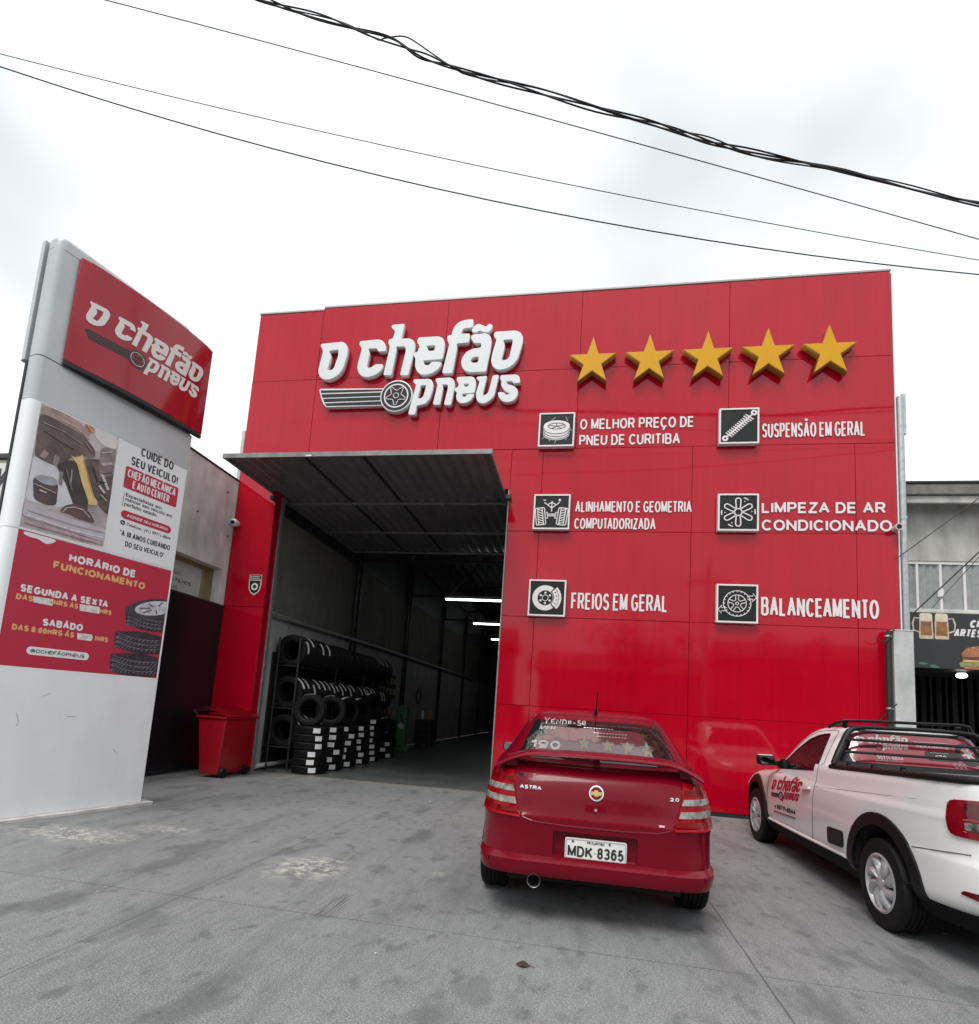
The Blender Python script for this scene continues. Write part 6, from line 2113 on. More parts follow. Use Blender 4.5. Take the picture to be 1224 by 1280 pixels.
# floor stacks
R2, w2 = .315, .143
mst = make_tyre(R2, w2, 'Z', (-62, -38, -.045, .045))
mst2 = make_tyre(.30, .185, 'Y', (55, 95, -.045, .045))
us = [False, False]
NS = ['nearest stack on the workshop floor', 'second stack behind the nearest one', 'third stack along the rack', 'fourth stack along the rack', 'fifth stack along the rack', 'farthest low stack along the rack']
LV = ['bottom tyre', 'second tyre up', 'third tyre up', 'fourth tyre up', 'fifth tyre up', 'sixth tyre up', 'seventh tyre up']
for s in range(6):
    cx, cy, n = [(-5.03, 9.80, 6), (-5.02, 10.50, 6), (-5.03, 11.22, 6), (-5.05, 11.93, 6), (-5.05, 12.62, 7), (-5.06, 13.75, 3)][s]
    for i in range(n):
        loc = (cx + random.uniform(-.02, .02), cy + random.uniform(-.02, .02), w2 / 2 + i * (w2 + .002))
        rot = (0, 0, random.uniform(-.25, .30))
        txt = '%s of the %s' % (LV[i], NS[s])
        if not us[0]:
            o = mst
            us[0] = True
            o.location = loc
            o.rotation_euler = rot
            o['label'] = txt
        else:
            dup(mst, loc, rot, txt)
    top = n * (w2 + .002)
    stand = [(cx - .06, cy - .02, top + .30, .75), None, None, None, None, None][s] if False else None
    tops = {0: [(-5.06, 9.72, .12, 'tyre standing upright on top of the nearest floor stack, hole facing out')], 1: [(-4.98, 10.42, .25, 'tyre standing upright on the second stack, behind the upright one in front')], 2: [(-4.98, 11.2, 1.15, 'tyre standing upright on the third stack along the rack')], 3: [(-4.98, 11.9, 1.2, 'tyre standing upright on the fourth stack along the rack')], 4: [(-5.0, 12.6, 1.2, 'tyre standing upright on the tall fifth stack')], 5: [(-5.0, 13.75, 1.1, 'tyre standing upright on the farthest low stack')]}[s]
    for (x, y, rz, txt) in tops:
        loc = (x, y, top + .30)
        rot = (0, random.uniform(-.6, -.4), rz)
        if not us[1]:
            o = mst2
            us[1] = True
            o.location = loc
            o.rotation_euler = rot
            o['label'] = txt
        else:
            dup(mst2, loc, rot, txt)
# tube lights
M_LAMP = mat('lamp_tube', (.9, .9, .9), .4, emit=(.92, 1.0, .98), es=4.5)
TN_ = ['lit white tube lamp nearest the doorway under the workshop roof', 'second lit tube lamp, shorter in view, under the workshop roof', 'third lit tube lamp farthest inside the workshop']
for i, y in enumerate((17.4, 22.25, 27.0)):
    t = thing('tube_lamp', TN_[i], 'lamp', (-3.4, y, 5.0), 'tube lamps in the workshop')
    bm = B()
    tube(bm, [(-4.62, y, 5.0), (-2.2, y, 5.0)], .03, 8)
    obj('lamp_tube', bm, M_LAMP, t, 40)
    bm = B()
    box(bm, -4.66, -2.16, y - .035, y + .035, 5.035, 5.075)
    obj('batten', bm, M_FRAME, t)
    for x in (-4.4, -2.4):
        bm = B()
        tube(bm, [(x, y, 5.076), (x, y, 6.6)], .005, 5)
        obj('hanger', bm, M_STEEL, t)
# green workshop machine
M_GREEN = mat('green_enamel', (.055, .20, .085), .4, noise=.15, ns=5)
t = thing('workshop_press', 'narrow upright green workshop machine behind the tyre stacks', 'machine', (-5.4, 16.4, 0))
obj('column', bbox(-5.56, -5.28, 16.25, 16.5, .12, 1.38, .02), M_GREEN, t)
obj('base', bbox(-5.66, -5.12, 16.1, 16.65, 0, .119, .015), M_GREEN, t)
bm = B()
tube(bm, [(-5.42, 16.245, 1.1), (-5.42, 16.1, 1.12), (-5.30, 16.08, .8)], .02, 8)
obj('arm', bm, M_STEEL, t, 40)
bm = B()
lathe(bm, [(0, -.03), (.09, -.03), (.09, 0), (0, 0)], 'Y', (-5.42, 16.245, .75), 20)
obj('gauge', bm, M_VINYL, t)
# wall board with hanging packets
t = thing('packet_board', 'dark wall board hung with small shiny packets above a bench', 'display', (-5.9, 15.9, 1.2))
obj('board', bbox(-5.99, -5.93, 15.2, 16.9, 1.55, 2.3, .01), M_BLACKM, t)
M_FOIL = mat('packet_foil', (.45, .38, .32), .3, noise=.6, ns=20)
for r_ in range(2):
    for k in range(5):
        y = 15.35 + k * .32
        z = 1.68 + r_ * .32
        obj('packet', bbox(-5.925, -5.89, y, y + .17, z, z + .2, .012), M_FOIL, t)
t = thing('work_bench', 'low dark workbench against the left wall with a red box on it', 'bench', (-5.7, 15.8, 0))
obj('bench_top', bbox(-5.98, -5.45, 15.0, 16.0, .86, .91, .008), M_STEEL, t)
for x in (-5.93, -5.52):
    for y in (15.07, 15.92):
        bm = B()
        box(bm, x - .025, x + .025, y - .025, y + .025, 0, .859)
        obj('leg', bm, M_STEEL, t)
t = thing('tool_box', 'small red metal toolbox sitting on the dark bench', 'toolbox', (-5.7, 15.5, .912))
obj('case', bbox(-5.82, -5.6, 15.3, 15.72, .912, 1.07, .012), M_REDPL, t)
obj('lid', bbox(-5.83, -5.59, 15.29, 15.73, 1.071, 1.12, .012), M_REDPL, t)
bm = B()
tube(bm, [(-5.71, 15.4, 1.121), (-5.71, 15.4, 1.16), (-5.71, 15.6, 1.16), (-5.71, 15.6, 1.121)], .01, 6)
obj('handle', bm, M_STEEL, t)
t = thing('tool_trolley', 'dark tool trolley with orange and pale tools past the green machine', 'trolley', (-5.2, 18.2, 0))
obj('cabinet', bbox(-5.5, -4.95, 17.9, 18.5, .12, .95, .015), M_STEEL, t)
for z in (.2, .45, .7):
    obj('drawer', bbox(-5.46, -4.99, 17.88, 17.899, z, z + .2, .004), M_BLACK, t)
for x in (-5.42, -5.03):
    for y in (17.98, 18.42):
        bm = B()
        lathe(bm, [(0, -.02), (.058, -.02), (.058, .02), (0, .02)], 'X', (x, y, .06), 14)
        obj('castor', bm, M_RUB, t)
t2 = thing('tool_bottle', 'orange bottle standing on the dark tool trolley', 'bottle', (-5.05, 18.1, .951))
bm = B()
lathe(bm, [(0, 0), (.045, 0), (.045, .22), (.02, .27), (.02, .31), (0, .31)], 'Z', (-5.05, 18.1, .951), 16)
obj('bottle_body', bm, mat('orange_plastic', (.5, .20, .06), .4), t2, 40)
t2 = thing('tool_bottle', 'pale bottle with a cap standing on the dark tool trolley', 'bottle', (-5.3, 18.1, .951))
bm = B()
lathe(bm, [(0, 0), (.05, 0), (.05, .2), (.03, .24), (.03, .28), (0, .28)], 'Z', (-5.3, 18.1, .951), 16)
obj('bottle_body', bm, M_VINYL, t2, 40)
t = thing('hose_reel', 'coiled dark hose hanging on the left workshop wall', 'hose', (-5.9, 19.5, 1.4))
bm = B()
tube(bm, [(-5.93, 19.5 + .28 * math.cos(a), 1.75 + .28 * math.sin(a) + .012 * math.sin(a * 5)) for a in [2 * math.pi * k / 20 for k in range(81)]], .02, 6)
obj('hose', bm, M_STEEL, t, 60)
obj('bracket', bbox(-5.99, -5.90, 19.45, 19.55, 1.98, 2.06, .006, 1), M_FRAME, t)
for i, (x, y, rz) in enumerate(((-5.25, 14.35, .9), (-5.3, 14.75, 1.2))):
    dup(mst2, (x, y, .30), (0, -.4, rz), ('tyre standing on the floor just past the last stack, nearer one', 'tyre standing on the floor just past the last stack, farther one')[i])
# a car at the far end of the workshop
t = thing('far_van', 'pale van parked deep inside the dark workshop', 'van', (-3.2, 32, 0))
lv = [[(.28, .78, .08, 4.1, 5, 5), (.5, .84, 0, 4.25, 5, 5), (.95, .85, .0, 4.1, 5, 4), (1.1, .84, .02, 3.7, 5, 4), (1.7, .72, .1, 2.9, 5, 4), (1.88, .62, .25, 2.7, 4, 4)], [(1.88, .62, .25, 2.7, 4, 4), (1.93, .3, .6, 2.2, 4, 4)]]
vb = obj('van_body', skin(lv, -2.6, 30.0, .06), M_VINYL, t, 40)
bmv = B()
bmv.from_mesh(vb.data)
bmv.transform(Matrix.Translation(WL[t.name]))
vbv = BVHTree.FromBMesh(bmv)
obj('rear_window', patch([rrect(-3.1, -2.1, 1.2, 1.62, .08)], projector(vbv, 'rear', 25), .004, .01), M_BLACK, t, 40)
for x in (-3.25, -2.0):
    obj('tail_lamp', patch([rrect(x, x + .1, .9, 1.15, .02)], projector(vbv, 'rear', 25), .004, .01), M_REDPL, t, 40)
for x in (-3.35, -1.87):
    for y in (30.8, 33.4):
        obj('wheel', tyre_bm(.31, .19, .1, (x, y, .31), 'X', 24, False), M_RUB, t, 40)

# wheelie bin
bn = thing('wheelie_bin', 'red plastic wheelie bin with its lid ajar beside the black hoarding', 'bin', (-5.95, 8.6, 0))
bm = B()
q = [[(-6.10, 8.17, .05), (-5.76, 8.17, .05), (-5.76, 8.90, .05), (-6.10, 8.90, .05)], [(-6.19, 8.12, .955), (-5.68, 8.12, .955), (-5.68, 8.98, .955), (-6.19, 8.98, .955)]]
a = [bm.verts.new(c) for c in q[0]]
b_ = [bm.verts.new(c) for c in q[1]]
for k in range(4):
    bm.faces.new((a[k], a[(k + 1) % 4], b_[(k + 1) % 4], b_[k]))
bm.faces.new(a[::-1])
bm.faces.new(b_)
bev(bm, .03, 3)
obj('bin_body', bm, M_REDPL, bn, 40)
bm = B()
box(bm, -6.215, -5.655, 8.095, 9.005, .957, .995)
bev(bm, .012, 2)
obj('bin_rim', bm, M_REDPL, bn, 40)
bm = B()
lid = [(-6.24, 1.105), (-6.10, 1.135), (-5.85, 1.075), (-5.64, 1.0)]
ra, rb = [], []
for x, z in lid:
    ra.append(bm.verts.new((x, 8.085, z)))
    rb.append(bm.verts.new((x, 9.015, z)))
for k in range(3):
    bm.faces.new((ra[k], ra[k + 1], rb[k + 1], rb[k]))
bmesh.ops.solidify(bm, geom=bm.faces[:], thickness=.022)
bev(bm, .006, 1)
obj('bin_lid', bm, M_REDPL, bn, 40)
bm = B()
tube(bm, [(-6.22, 8.14, 1.0), (-6.30, 8.14, 1.06), (-6.30, 8.96, 1.06), (-6.22, 8.96, 1.0)], .02, 8)
obj('bin_handle', bm, M_BLACKM, bn, 40)
for y in (8.25, 8.86):
    bm = B()
    lathe(bm, [(0, -.025), (.03, -.03), (.075, -.03), (.082, -.015), (.082, .015), (.075, .03), (.03, .03), (0, .025)], 'X', (-5.72, y, .082), 24)
    obj('bin_wheel', bm, M_RUB, bn, 40)
bm = B()
tube(bm, [(-5.745, 8.32, .10), (-5.745, 8.79, .10)], .014, 8)
obj('axle', bm, M_REDPL, bn, 40)
# ------------------------------------------------------------------ neighbours
# left: black hoarding and the concrete side of the next building
hd = thing('black_hoarding', 'tall glossy black hoarding along the left edge of the yard', 'fence', (-6.66, 8, 0))
obj('board', bbox(-6.74, -6.66, 4.2, 9.03, .02, 2.965, .004, 1), M_HOARD, hd)
obj('top_rail', bbox(-6.755, -6.645, 4.2, 9.036, 2.966, 3.005, .004, 1), M_STEEL, hd)
bm = B()
for y in (5.4, 6.6, 7.8, 9.0):
    box(bm, -6.82, -6.742, y - .03, y + .03, 0, 2.95)
obj('post', bm, M_STEEL, hd)
nb = thing('concrete_building', 'bare grey concrete neighbour with a yellowish recess above the black hoarding', 'building', (-8.5, 8.6, 0))
bm = B()
box(bm, -6.85, -6.67, 6.95, 9.03, 3.655, 5.42)
box(bm, -6.85, -6.671, 8.885, 9.03, 3.0, 3.654)
obj('side_wall', bm, M_CONC, nb)
obj('wall_cap', bbox(-6.90, -6.655, 6.93, 9.032, 5.421, 5.46, .004, 1), M_STEEL, nb)
bm = B()
box(bm, -7.12, -7.04, 6.95, 9.03, 2.5, 3.70)
obj('recess_wall', bm, M_YELW, nb)
bm = B()
box(bm, -7.039, -6.851, 6.95, 9.03, 3.70, 3.76)
box(bm, -7.039, -6.851, 8.93, 9.03, 2.5, 3.699)
obj('recess_lining', bm, M_YELW, nb)
bm = B()
box(bm, -8.6, -7.121, 6.95, 9.03, 0, 5.3)
box(bm, -8.6, -6.9, 9.031, 20, 0, 5.6)
obj('main_block', bm, M_CONC, nb)
bm = B()
for y, z in ((8.05, 4.46), (7.35, 4.2), (8.75, 5.1), (7.5, 4.95), (8.9, 4.3)):
    lathe(bm, [(0, 0), (.018, 0), (.018, .012), (0, .012)], 'X', (-6.669 - .004, y, z), 8)
obj('tie_hole', bm, M_BLACKM, nb)
FRS = Frame((-7.035, 0, 0), (0, 1, 0), (0, 0, 1))
ns_ = thing('mass_times_board', 'pale printed board inside the yellowish recess, partly hidden by the tower', 'notice board', (-7.03, 8.2, 2.9))
obj('board', plate([rrect(7.1, 8.80, 2.85, 3.62, .006, 1)], FRS, .001, .012), mat('board_pale', (.55, .56, .52), .6, noise=.06), ns_)
M_BTX = mat('board_ink', (.06, .06, .06), .6)
block('lettering', 'DOMINGO', FRS, 7.80, 8.30, 3.375, .065, .009, M_BTX, ns_, d0=.0125, d1=.014)
block('lettering', 'DO DOS FILHOS', FRS, 7.72, 8.56, 3.245, .070, .013, M_BTX, ns_, d0=.0125, d1=.014)
block('lettering', 'DEUS', FRS, 7.95, 8.24, 3.12, .065, .009, M_BTX, ns_, d0=.0125, d1=.014)
obj('small_print', strokes([[(7.95 + k * .08, 3.06), (8.0 + k * .08, 3.06)] for k in range(7)], .02, Frame((-7.022, 0, 0), (0, 1, 0), (0, 0, 1)), .002), M_BTX, ns_)
# far left shop with a big letter sign
fs = thing('far_shop', 'low shop front with a big dark W on a pale sign, behind the tower', 'shop', (-13, 9.4, 0))
obj('wall', bbox(-22, -8.9, 9.3, 16, 0, 5.98, .01, 1), M_PILLAR, fs)
obj('eave', bbox(-22.1, -8.85, 9.0, 16, 5.981, 6.10, .01, 1), M_STEEL, fs)
obj('fascia', bbox(-22.1, -8.86, 9.05, 9.299, 5.78, 5.98, .01, 1), mat('beige_fascia', (.42, .38, .30), .7, noise=.1), fs)
obj('sign_board', bbox(-14.5, -10.8, 8.82, 8.9, 4.15, 5.779, .006, 1), mat('sign_cream', (.58, .60, .57), .5, noise=.05), fs)
FW = Frame((0, 8.82, 0), (1, 0, 0), (0, 0, 1))
text('sign_lettering', 'W', FW, -12.15, -11.60, 5.24, .40, M_INK, fs, d0=.002, d1=.012, bold=.06, shear=.25)
obj('sign_lettering', plate([circ(-12.0, 5.05, .07, 16)], FW, .002, .012), M_INK, fs)
obj('sign_lettering', plate([circ(-12.0, 4.88, .09, 16)], FW, .002, .012), M_INK, fs)
obj('red_band', bbox(-14.5, -10.8, 8.83, 8.9, 3.9, 4.149, .006, 1), M_PRINTRED, fs)
obj('dark_front', bbox(-14.5, -10.8, 9.2, 9.299, 0, 3.899, .006, 1), M_BLACKM, fs)
obj('edge_post', bbox(-6.76, -6.69, 9.06, 9.14, 5.47, 6.50, .006, 1), M_PILLAR, nb)

# right: pillar, pipes
pp = thing('concrete_pillar', 'pale painted concrete pillar at the right end of the facade', 'pillar', (4.70, 9.0, 0))
obj('shaft', bbox(4.555, 4.825, 8.90, 9.03, 0, 2.955, .012, 2), M_PILLAR, pp)
obj('pillar_cap', bbox(4.55, 4.83, 8.895, 9.035, 2.956, 2.975, .004, 1), M_CONC, pp)
dp = thing('downpipe', 'tall pale metal downpipe beside the right edge of the facade', 'pipe', (4.82, 9.1, 2.95), 'pipes at the right end of the facade')
bm = B()
tube(bm, [(4.825, 9.085, 2.98), (4.825, 9.085, 6.80)], .050, 14)
obj('pipe', bm, M_GAL, dp, 40)
bm = B()
box(bm, 4.84, 4.90, 9.05, 9.12, 6.15, 6.84)
obj('pipe_collar', bev(bm, .006, 1), M_GAL, dp)
bm = B()
lathe(bm, [(.051, 0), (.056, 0), (.056, .05), (.051, .05)], 'Z', (4.825, 9.085, 4.75), 14, close=True)
obj('pipe_joint', bm, M_GAL, dp, 40)
bp = thing('downpipe', 'short black pipe with a clamp on the pale pillar', 'pipe', (4.50, 8.93, 0), 'pipes at the right end of the facade')
bm = B()
tube(bm, [(4.495, 8.93, 0), (4.495, 8.93, 2.90), (4.52, 8.93, 2.95)], .040, 12)
obj('pipe', bm, M_BLACKM, bp, 40)
for z in (1.78, 2.86):
    bm = B()
    lathe(bm, [(.041, 0), (.046, 0), (.046, .03), (.041, .03)], 'Z', (4.495, 8.93, z), 12, close=True)
    obj('clamp', bm, M_GAL, bp, 40)
bm = B()
box(bm, 4.735, 4.755, 9.05, 9.36, 0, 8.98)
obj('edge_trim', bm, M_VINYL, shop)

rb = thing('cafe_building', 'two-storey cafe with curtained upstairs window and dark shopfront, right of the red shop', 'building', (7.5, 9.6, 0))
M_RW = mat('dirty_plaster', (.52, .51, .465), .9, noise=.14, ns=2.2, bump=.1, bs=30, streak=.35)
bm = B()
box(bm, 4.93, 13, 9.6, 20, 4.25, 5.35)
box(bm, 4.93, 13, 9.86, 20, 2.5, 4.249)
obj('wall', bm, M_RW, rb)
M_EAVE = mat('weathered_eave', (.19, .18, .165), .8, noise=.3, ns=6, streak=.3)
obj('eave', bbox(4.90, 13, 9.22, 20, 5.22, 5.40, .012, 1), M_EAVE, rb)
obj('eave_strip', bbox(4.90, 13, 9.20, 9.40, 5.401, 5.44, .006, 1), M_STEEL, rb)
obj('eave_board', bbox(4.91, 13, 9.27, 9.33, 5.10, 5.219, .006, 1), M_RW, rb)
wn_ = obj('window', bbox(4.95, 9.6, 9.66, 9.72, 3.44, 4.24, .004, 1), mat('window_glass', (.20, .215, .215), .06, noise=.05, coat=1), rb)
bm = B()
for k in range(14):
    x = 4.95 + k * .34
    box(bm, x - .018, x + .018, 9.62, 9.659, 3.44, 4.24)
box(bm, 4.95, 9.6, 9.615, 9.658, 4.20, 4.249)
obj('window_frame', bm, M_VINYL, wn_)
bm = B()
pts = []
for k in range(400):
    x = 4.96 + k * .0115
    pts.append((x, 9.640 + .013 * math.sin(x * 52 + 2 * math.sin(x * 7)) + .005 * math.sin(x * 23 + 1)))
ra = [bm.verts.new((x, y, 3.46)) for x, y in pts]
rb_ = [bm.verts.new((x, y, 4.20)) for x, y in pts]
for k in range(len(pts) - 1):
    bm.faces.new((ra[k], ra[k + 1], rb_[k + 1], rb_[k]))
bmesh.ops.solidify(bm, geom=bm.faces[:], thickness=.001)
obj('curtain', bm, mat('net_curtain', (.56, .60, .59), .8, noise=.12, ns=12), wn_, 60)
obj('sill', bbox(4.93, 13, 9.52, 9.66, 3.375, 3.438, .008, 1), M_CONC, rb)
obj('switch_plate', bbox(5.57, 5.66, 9.60, 9.614, 3.66, 3.78, .003, 1), M_VINYL, wn_)
# cafe sign
bs = thing('cafe_sign', 'black cafe banner with beer mugs and a burger above the dark shopfront', 'sign', (7, 9.5, 2.5))
M_BAN = mat('banner_black', (.020, .021, .022), .45, noise=.15, ns=4)
obj('banner', bbox(4.95, 10.5, 9.52, 9.60, 2.49, 3.372, .005, 1), M_BAN, bs)
FB = Frame((0, 9.5195, 0), (1, 0, 0), (0, 0, 1))
M_BEER = mat('print_beer', (.26, .11, .035), .5, noise=.4, ns=14)
M_FOAM = mat('print_foam', (.62, .55, .44), .5, noise=.15, ns=10)
M_GLS = mat('print_glass', (.50, .40, .30), .5, noise=.3, ns=12)
def mug(x0, s):
    w_ = .205
    g = obj('printed_mug', plate([round_loop([(x0, 2.955), (x0 + w_, 2.955), (x0 + w_ - .012, 3.36), (x0 + .012, 3.36)], .02)], FB, .0005, .0018), M_GLS, bs)
    obj('printed_beer', plate([[(x0 + .022, 3.01), (x0 + w_ - .022, 3.01), (x0 + w_ - .03, 3.245), (x0 + .03, 3.245)]], FB, .0022, .003), M_BEER, g)
    obj('printed_foam', plate([round_loop([(x0 + .016, 3.235), (x0 + w_ - .016, 3.235), (x0 + w_ - .018, 3.365), (x0 + .018, 3.37)], .03)], FB, .0034, .0042), M_FOAM, g)
    hx = x0 + w_ if s > 0 else x0
    obj('printed_handle', strokes([[(hx - s * .005, 3.28), (hx + s * .06, 3.29), (hx + s * .088, 3.20), (hx + s * .075, 3.09), (hx, 3.06)]], .026, FB, .004), M_GLS, g)
mug(5.235, -1)
mug(5.455, 1)
M_LFG = mat('print_leaf', (.05, .17, .11), .5, noise=.4, ns=15)
for l in ([(5.22, 3.33), (5.30, 3.372), (5.44, 3.372), (5.40, 3.35)], [(5.46, 3.36), (5.56, 3.372), (5.70, 3.35), (5.60, 3.342)], [(5.20, 2.56), (5.28, 2.585), (5.36, 2.555), (5.28, 2.54)], [(5.36, 2.53), (5.43, 2.56), (5.52, 2.50), (5.42, 2.495)]):
    obj('printed_leaf', plate([round_loop(l, .02)], FB, .0002, .001), M_LFG, bs)
block('lettering', 'CH', FB, 5.945, 6.12, 3.155, .125, .032, M_VINYL, bs, shear=.2)
block('lettering', 'ARTES', FB, 5.72, 6.10, 3.005, .125, .028, M_VINYL, bs, shear=.2)
bx = 6.06
M_BUN = mat('print_bun', (.36, .13, .06), .5, noise=.35, ns=20)
for i, (l, m_) in enumerate((([(bx - .24, 2.69), (bx - .235, 2.75), (bx - .16, 2.835), (bx, 2.87), (bx + .16, 2.835), (bx + .24, 2.75), (bx + .24, 2.69)], M_BUN), ([(bx - .26, 2.53), (bx - .28, 2.60), (bx - .20, 2.63), (bx + .22, 2.63), (bx + .27, 2.58), (bx + .22, 2.53)], mat('print_lettuce', (.20, .24, .09), .5, noise=.5, ns=25)), ([(bx - .23, 2.615), (bx - .22, 2.65), (bx + .22, 2.65), (bx + .23, 2.615)], mat('print_cheese', (.58, .38, .14), .5, noise=.3, ns=18)), ([(bx - .24, 2.645), (bx - .23, 2.695), (bx + .23, 2.695), (bx + .24, 2.645)], mat('print_meat', (.12, .045, .03), .5, noise=.4, ns=22)), ([(bx - .22, 2.50), (bx - .20, 2.545), (bx + .20, 2.545), (bx + .20, 2.50)], M_BUN))):
    obj('printed_burger', plate([round_loop(l, .02)], FB, .0005 + i * .0006, .001 + i * .0006), m_, bs)
obj('printed_seed', strokes([[(bx + dx, z), (bx + dx + .012, z + .005)] for dx, z in ((-.15, 2.80), (-.08, 2.84), (-.02, 2.81), (.05, 2.845), (-.10, 2.79), (.02, 2.77))], .010, Frame((0, 9.5165, 0), (1, 0, 0), (0, 0, 1)), .002), M_FOAM, bs)
# dark shopfront with roll-up gate
bm = B()
n = 90
rows0, rows1 = [], []
for k in range(n + 1):
    x = 4.95 + k * .062
    y = 10.9 + (.02 if k % 4 < 2 else -.02)
    rows0.append(bm.verts.new((x, y, 0)))
    rows1.append(bm.verts.new((x, y, 2.5)))
for k in range(n):
    bm.faces.new((rows0[k], rows0[k + 1], rows1[k + 1], rows1[k]))
bmesh.ops.solidify(bm, geom=bm.faces[:], thickness=.004)
obj('dark_gate', bm, mat('dark_gate', (.022, .022, .024), .5, noise=.3), rb)
bm = B()
box(bm, 4.93, 10.5, 9.61, 10.88, 2.492, 2.499)
box(bm, 4.88, 4.949, 9.61, 11, 0, 2.49)
obj('shopfront_lining', bm, M_BLACKM, rb)
lp = thing('ceiling_lamp', 'small round lit lamp under the cafe banner', 'lamp', (5.98, 9.8, 2.40))
bm = B()
bmesh.ops.create_uvsphere(bm, u_segments=18, v_segments=10, radius=.075, matrix=Matrix.Translation((5.98, 9.80, 2.425)) @ Matrix.Diagonal((1, 1, .55, 1)))
obj('globe', bm, mat('lamp_globe', (.9, .9, .9), .3, emit=(1, .98, .92), es=3.0), lp, 60)
bm = B()
lathe(bm, [(0, 0), (.06, 0), (.06, .03), (0, .03)], 'Z', (5.98, 9.80, 2.46), 16)
obj('lamp_base', bm, M_VINYL, lp)

# ------------------------------------------------------------------ overhead wires
def sagged(a, m, b, n=40):
    """smooth curve through three points, extended past both ends"""
    a, m, b = Vector(a), Vector(m), Vector(b)
    P = []
    for k in range(n + 1):
        t = -.6 + 2.2 * k / n
        P.append(a * ((t - .5) * (t - 1) * 2) + m * (-4 * t * (t - 1)) + b * (2 * t * (t - .5)))
    return P
for nm, a, m, b, r_, mm, lab in (
    ('overhead_wire', (-5.807, 4.472, 9.291), (-1.378, 5.45, 8.519), (4.468, 6.7, 7.369), .0060, M_WIREG, 'thin grey overhead wire, the next one below the thick black bundle'),
    ('overhead_wire', (-6.757, 4.2, 8.339), (-1.319, 5.45, 7.630), (4.457, 6.7, 7.093), .0048, M_WIREG, 'faintest thin overhead wire, between two others across the white sky'),
    ('overhead_wire', (-6.72, 4.2, 8.165), (-1.291, 5.45, 7.208), (4.449, 6.7, 6.904), .0068, M_CABLE, 'lowest dark overhead wire, just above the roof of the red shop')):
    o = obj(nm, tube(B(), sagged(a, m, b), r_, 6), mm, None, 60)
    tag(o, lab, 'wire', 'thin wires crossing the sky')
random.seed(3)
base = [(-5.6, 4.57, 9.98), (-4.083, 4.874, 9.583), (-2.662, 5.18, 9.242), (-1.799, 5.364, 8.944), (.392, 5.834, 8.508), (1.928, 6.161, 8.202), (4.489, 6.7, 7.896), (7.5, 7.35, 7.62)]
def polyat(P, t):
    t = max(0, min(len(P) - 1.0001, t))
    i = int(t)
    f_ = t - i
    p0, p1, p2, p3 = [Vector(P[max(0, min(len(P) - 1, i + d))]) for d in (-1, 0, 1, 2)]
    return .5 * ((2 * p1) + (p2 - p0) * f_ + (2 * p0 - 5 * p1 + 4 * p2 - p3) * f_ ** 2 + (3 * p1 - p0 - 3 * p2 + p3) * f_ ** 3)
cb = thing('cable_bundle', 'thick loosely twisted bundle of black cables crossing the top of the sky', 'cables', base[4])
for s in range(4):
    P = []
    ph = s * 1.7
    for k in range(141):
        t = 7 * k / 140
        c = polyat(base, t)
        am = .020 + .024 * math.sin(t * 2.3 + s * 1.1) ** 2
        w_ = 4.2 + .7 * s
        off = Vector((0, math.cos(t * w_ + ph) * am * .6, math.sin(t * w_ + ph) * am))
        if s == 3:
            u_ = (t - 1.95) / 1.1
            if 0 < u_ < 1:
                off = off * (1 - math.sin(math.pi * u_)) + Vector((0, 0, .145 * math.sin(math.pi * u_ ** .7)))
        if s == 2 and t > 5.4:
            off.z -= .10 * (t - 5.4)
        P.append(c + off)
    obj('strand', tube(B(), P, .0095 if s < 3 else .0075, 6), M_CABLE, cb, 60)
for a, b, r_, lab in (((4.70, 9.0, 4.12), (8.5, 8.9, 7.65), .008, 'uppermost dark service wire rising past the cafe eave'), ((4.30, 8.87, 2.83), (4.56, 8.88, 2.99), .008, 'short dark wire end draped over the pillar top'), ((4.80, 8.9, 3.20), (8.5, 8.7, 7.55), .010, 'thicker dark service wire rising in front of the cafe curtains'), ((5.08, 8.9, 3.317), (8.6, 8.8, 8.05), .005, 'thinnest service wire in front of the cafe curtains')):
    a, b = Vector(a), Vector(b)
    P = [a + (b - a) * (k / 20) - Vector((0, 0, .12 * math.sin(math.pi * k / 20))) for k in range(21)]
    o = obj('service_wire', tube(B(), P, r_, 6), M_CABLE, None, 60)
    tag(o, lab, 'wire', 'service wires at the right edge')

# ------------------------------------------------------------------ litter on the yard
lf = thing('dry_leaf', 'curled brown dry leaf lying on the concrete', 'leaf', (-.243, 3.164, 0))
bm = B()
rows = []
for k in range(9):
    t = k / 8
    w_ = .028 * math.sin(math.pi * min(1, t * 1.05)) + .001
    x = -.285 + .075 * t
    rows.append([bm.verts.new((x, 3.164 - w_, .003 + .008 * math.sin(math.pi * t))), bm.verts.new((x, 3.164, .012 + .006 * math.sin(7 * t))), bm.verts.new((x, 3.164 + w_, .003 + .014 * math.sin(math.pi * t)))])
for a, b_ in zip(rows, rows[1:]):
    for q in range(2):
        bm.faces.new((a[q], a[q + 1], b_[q + 1], b_[q]))
bmesh.ops.solidify(bm, geom=bm.faces[:], thickness=.001)
obj('blade', bm, mat('dry_leaf', (.11, .07, .045), .8, noise=.4, ns=60), lf, 60)
bm = B()
tube(bm, [(-.212, 3.164, .008), (-.185, 3.16, .004)], .0018, 5)
obj('stalk', bm, mat('dry_stalk', (.13, .09, .06), .8), lf)
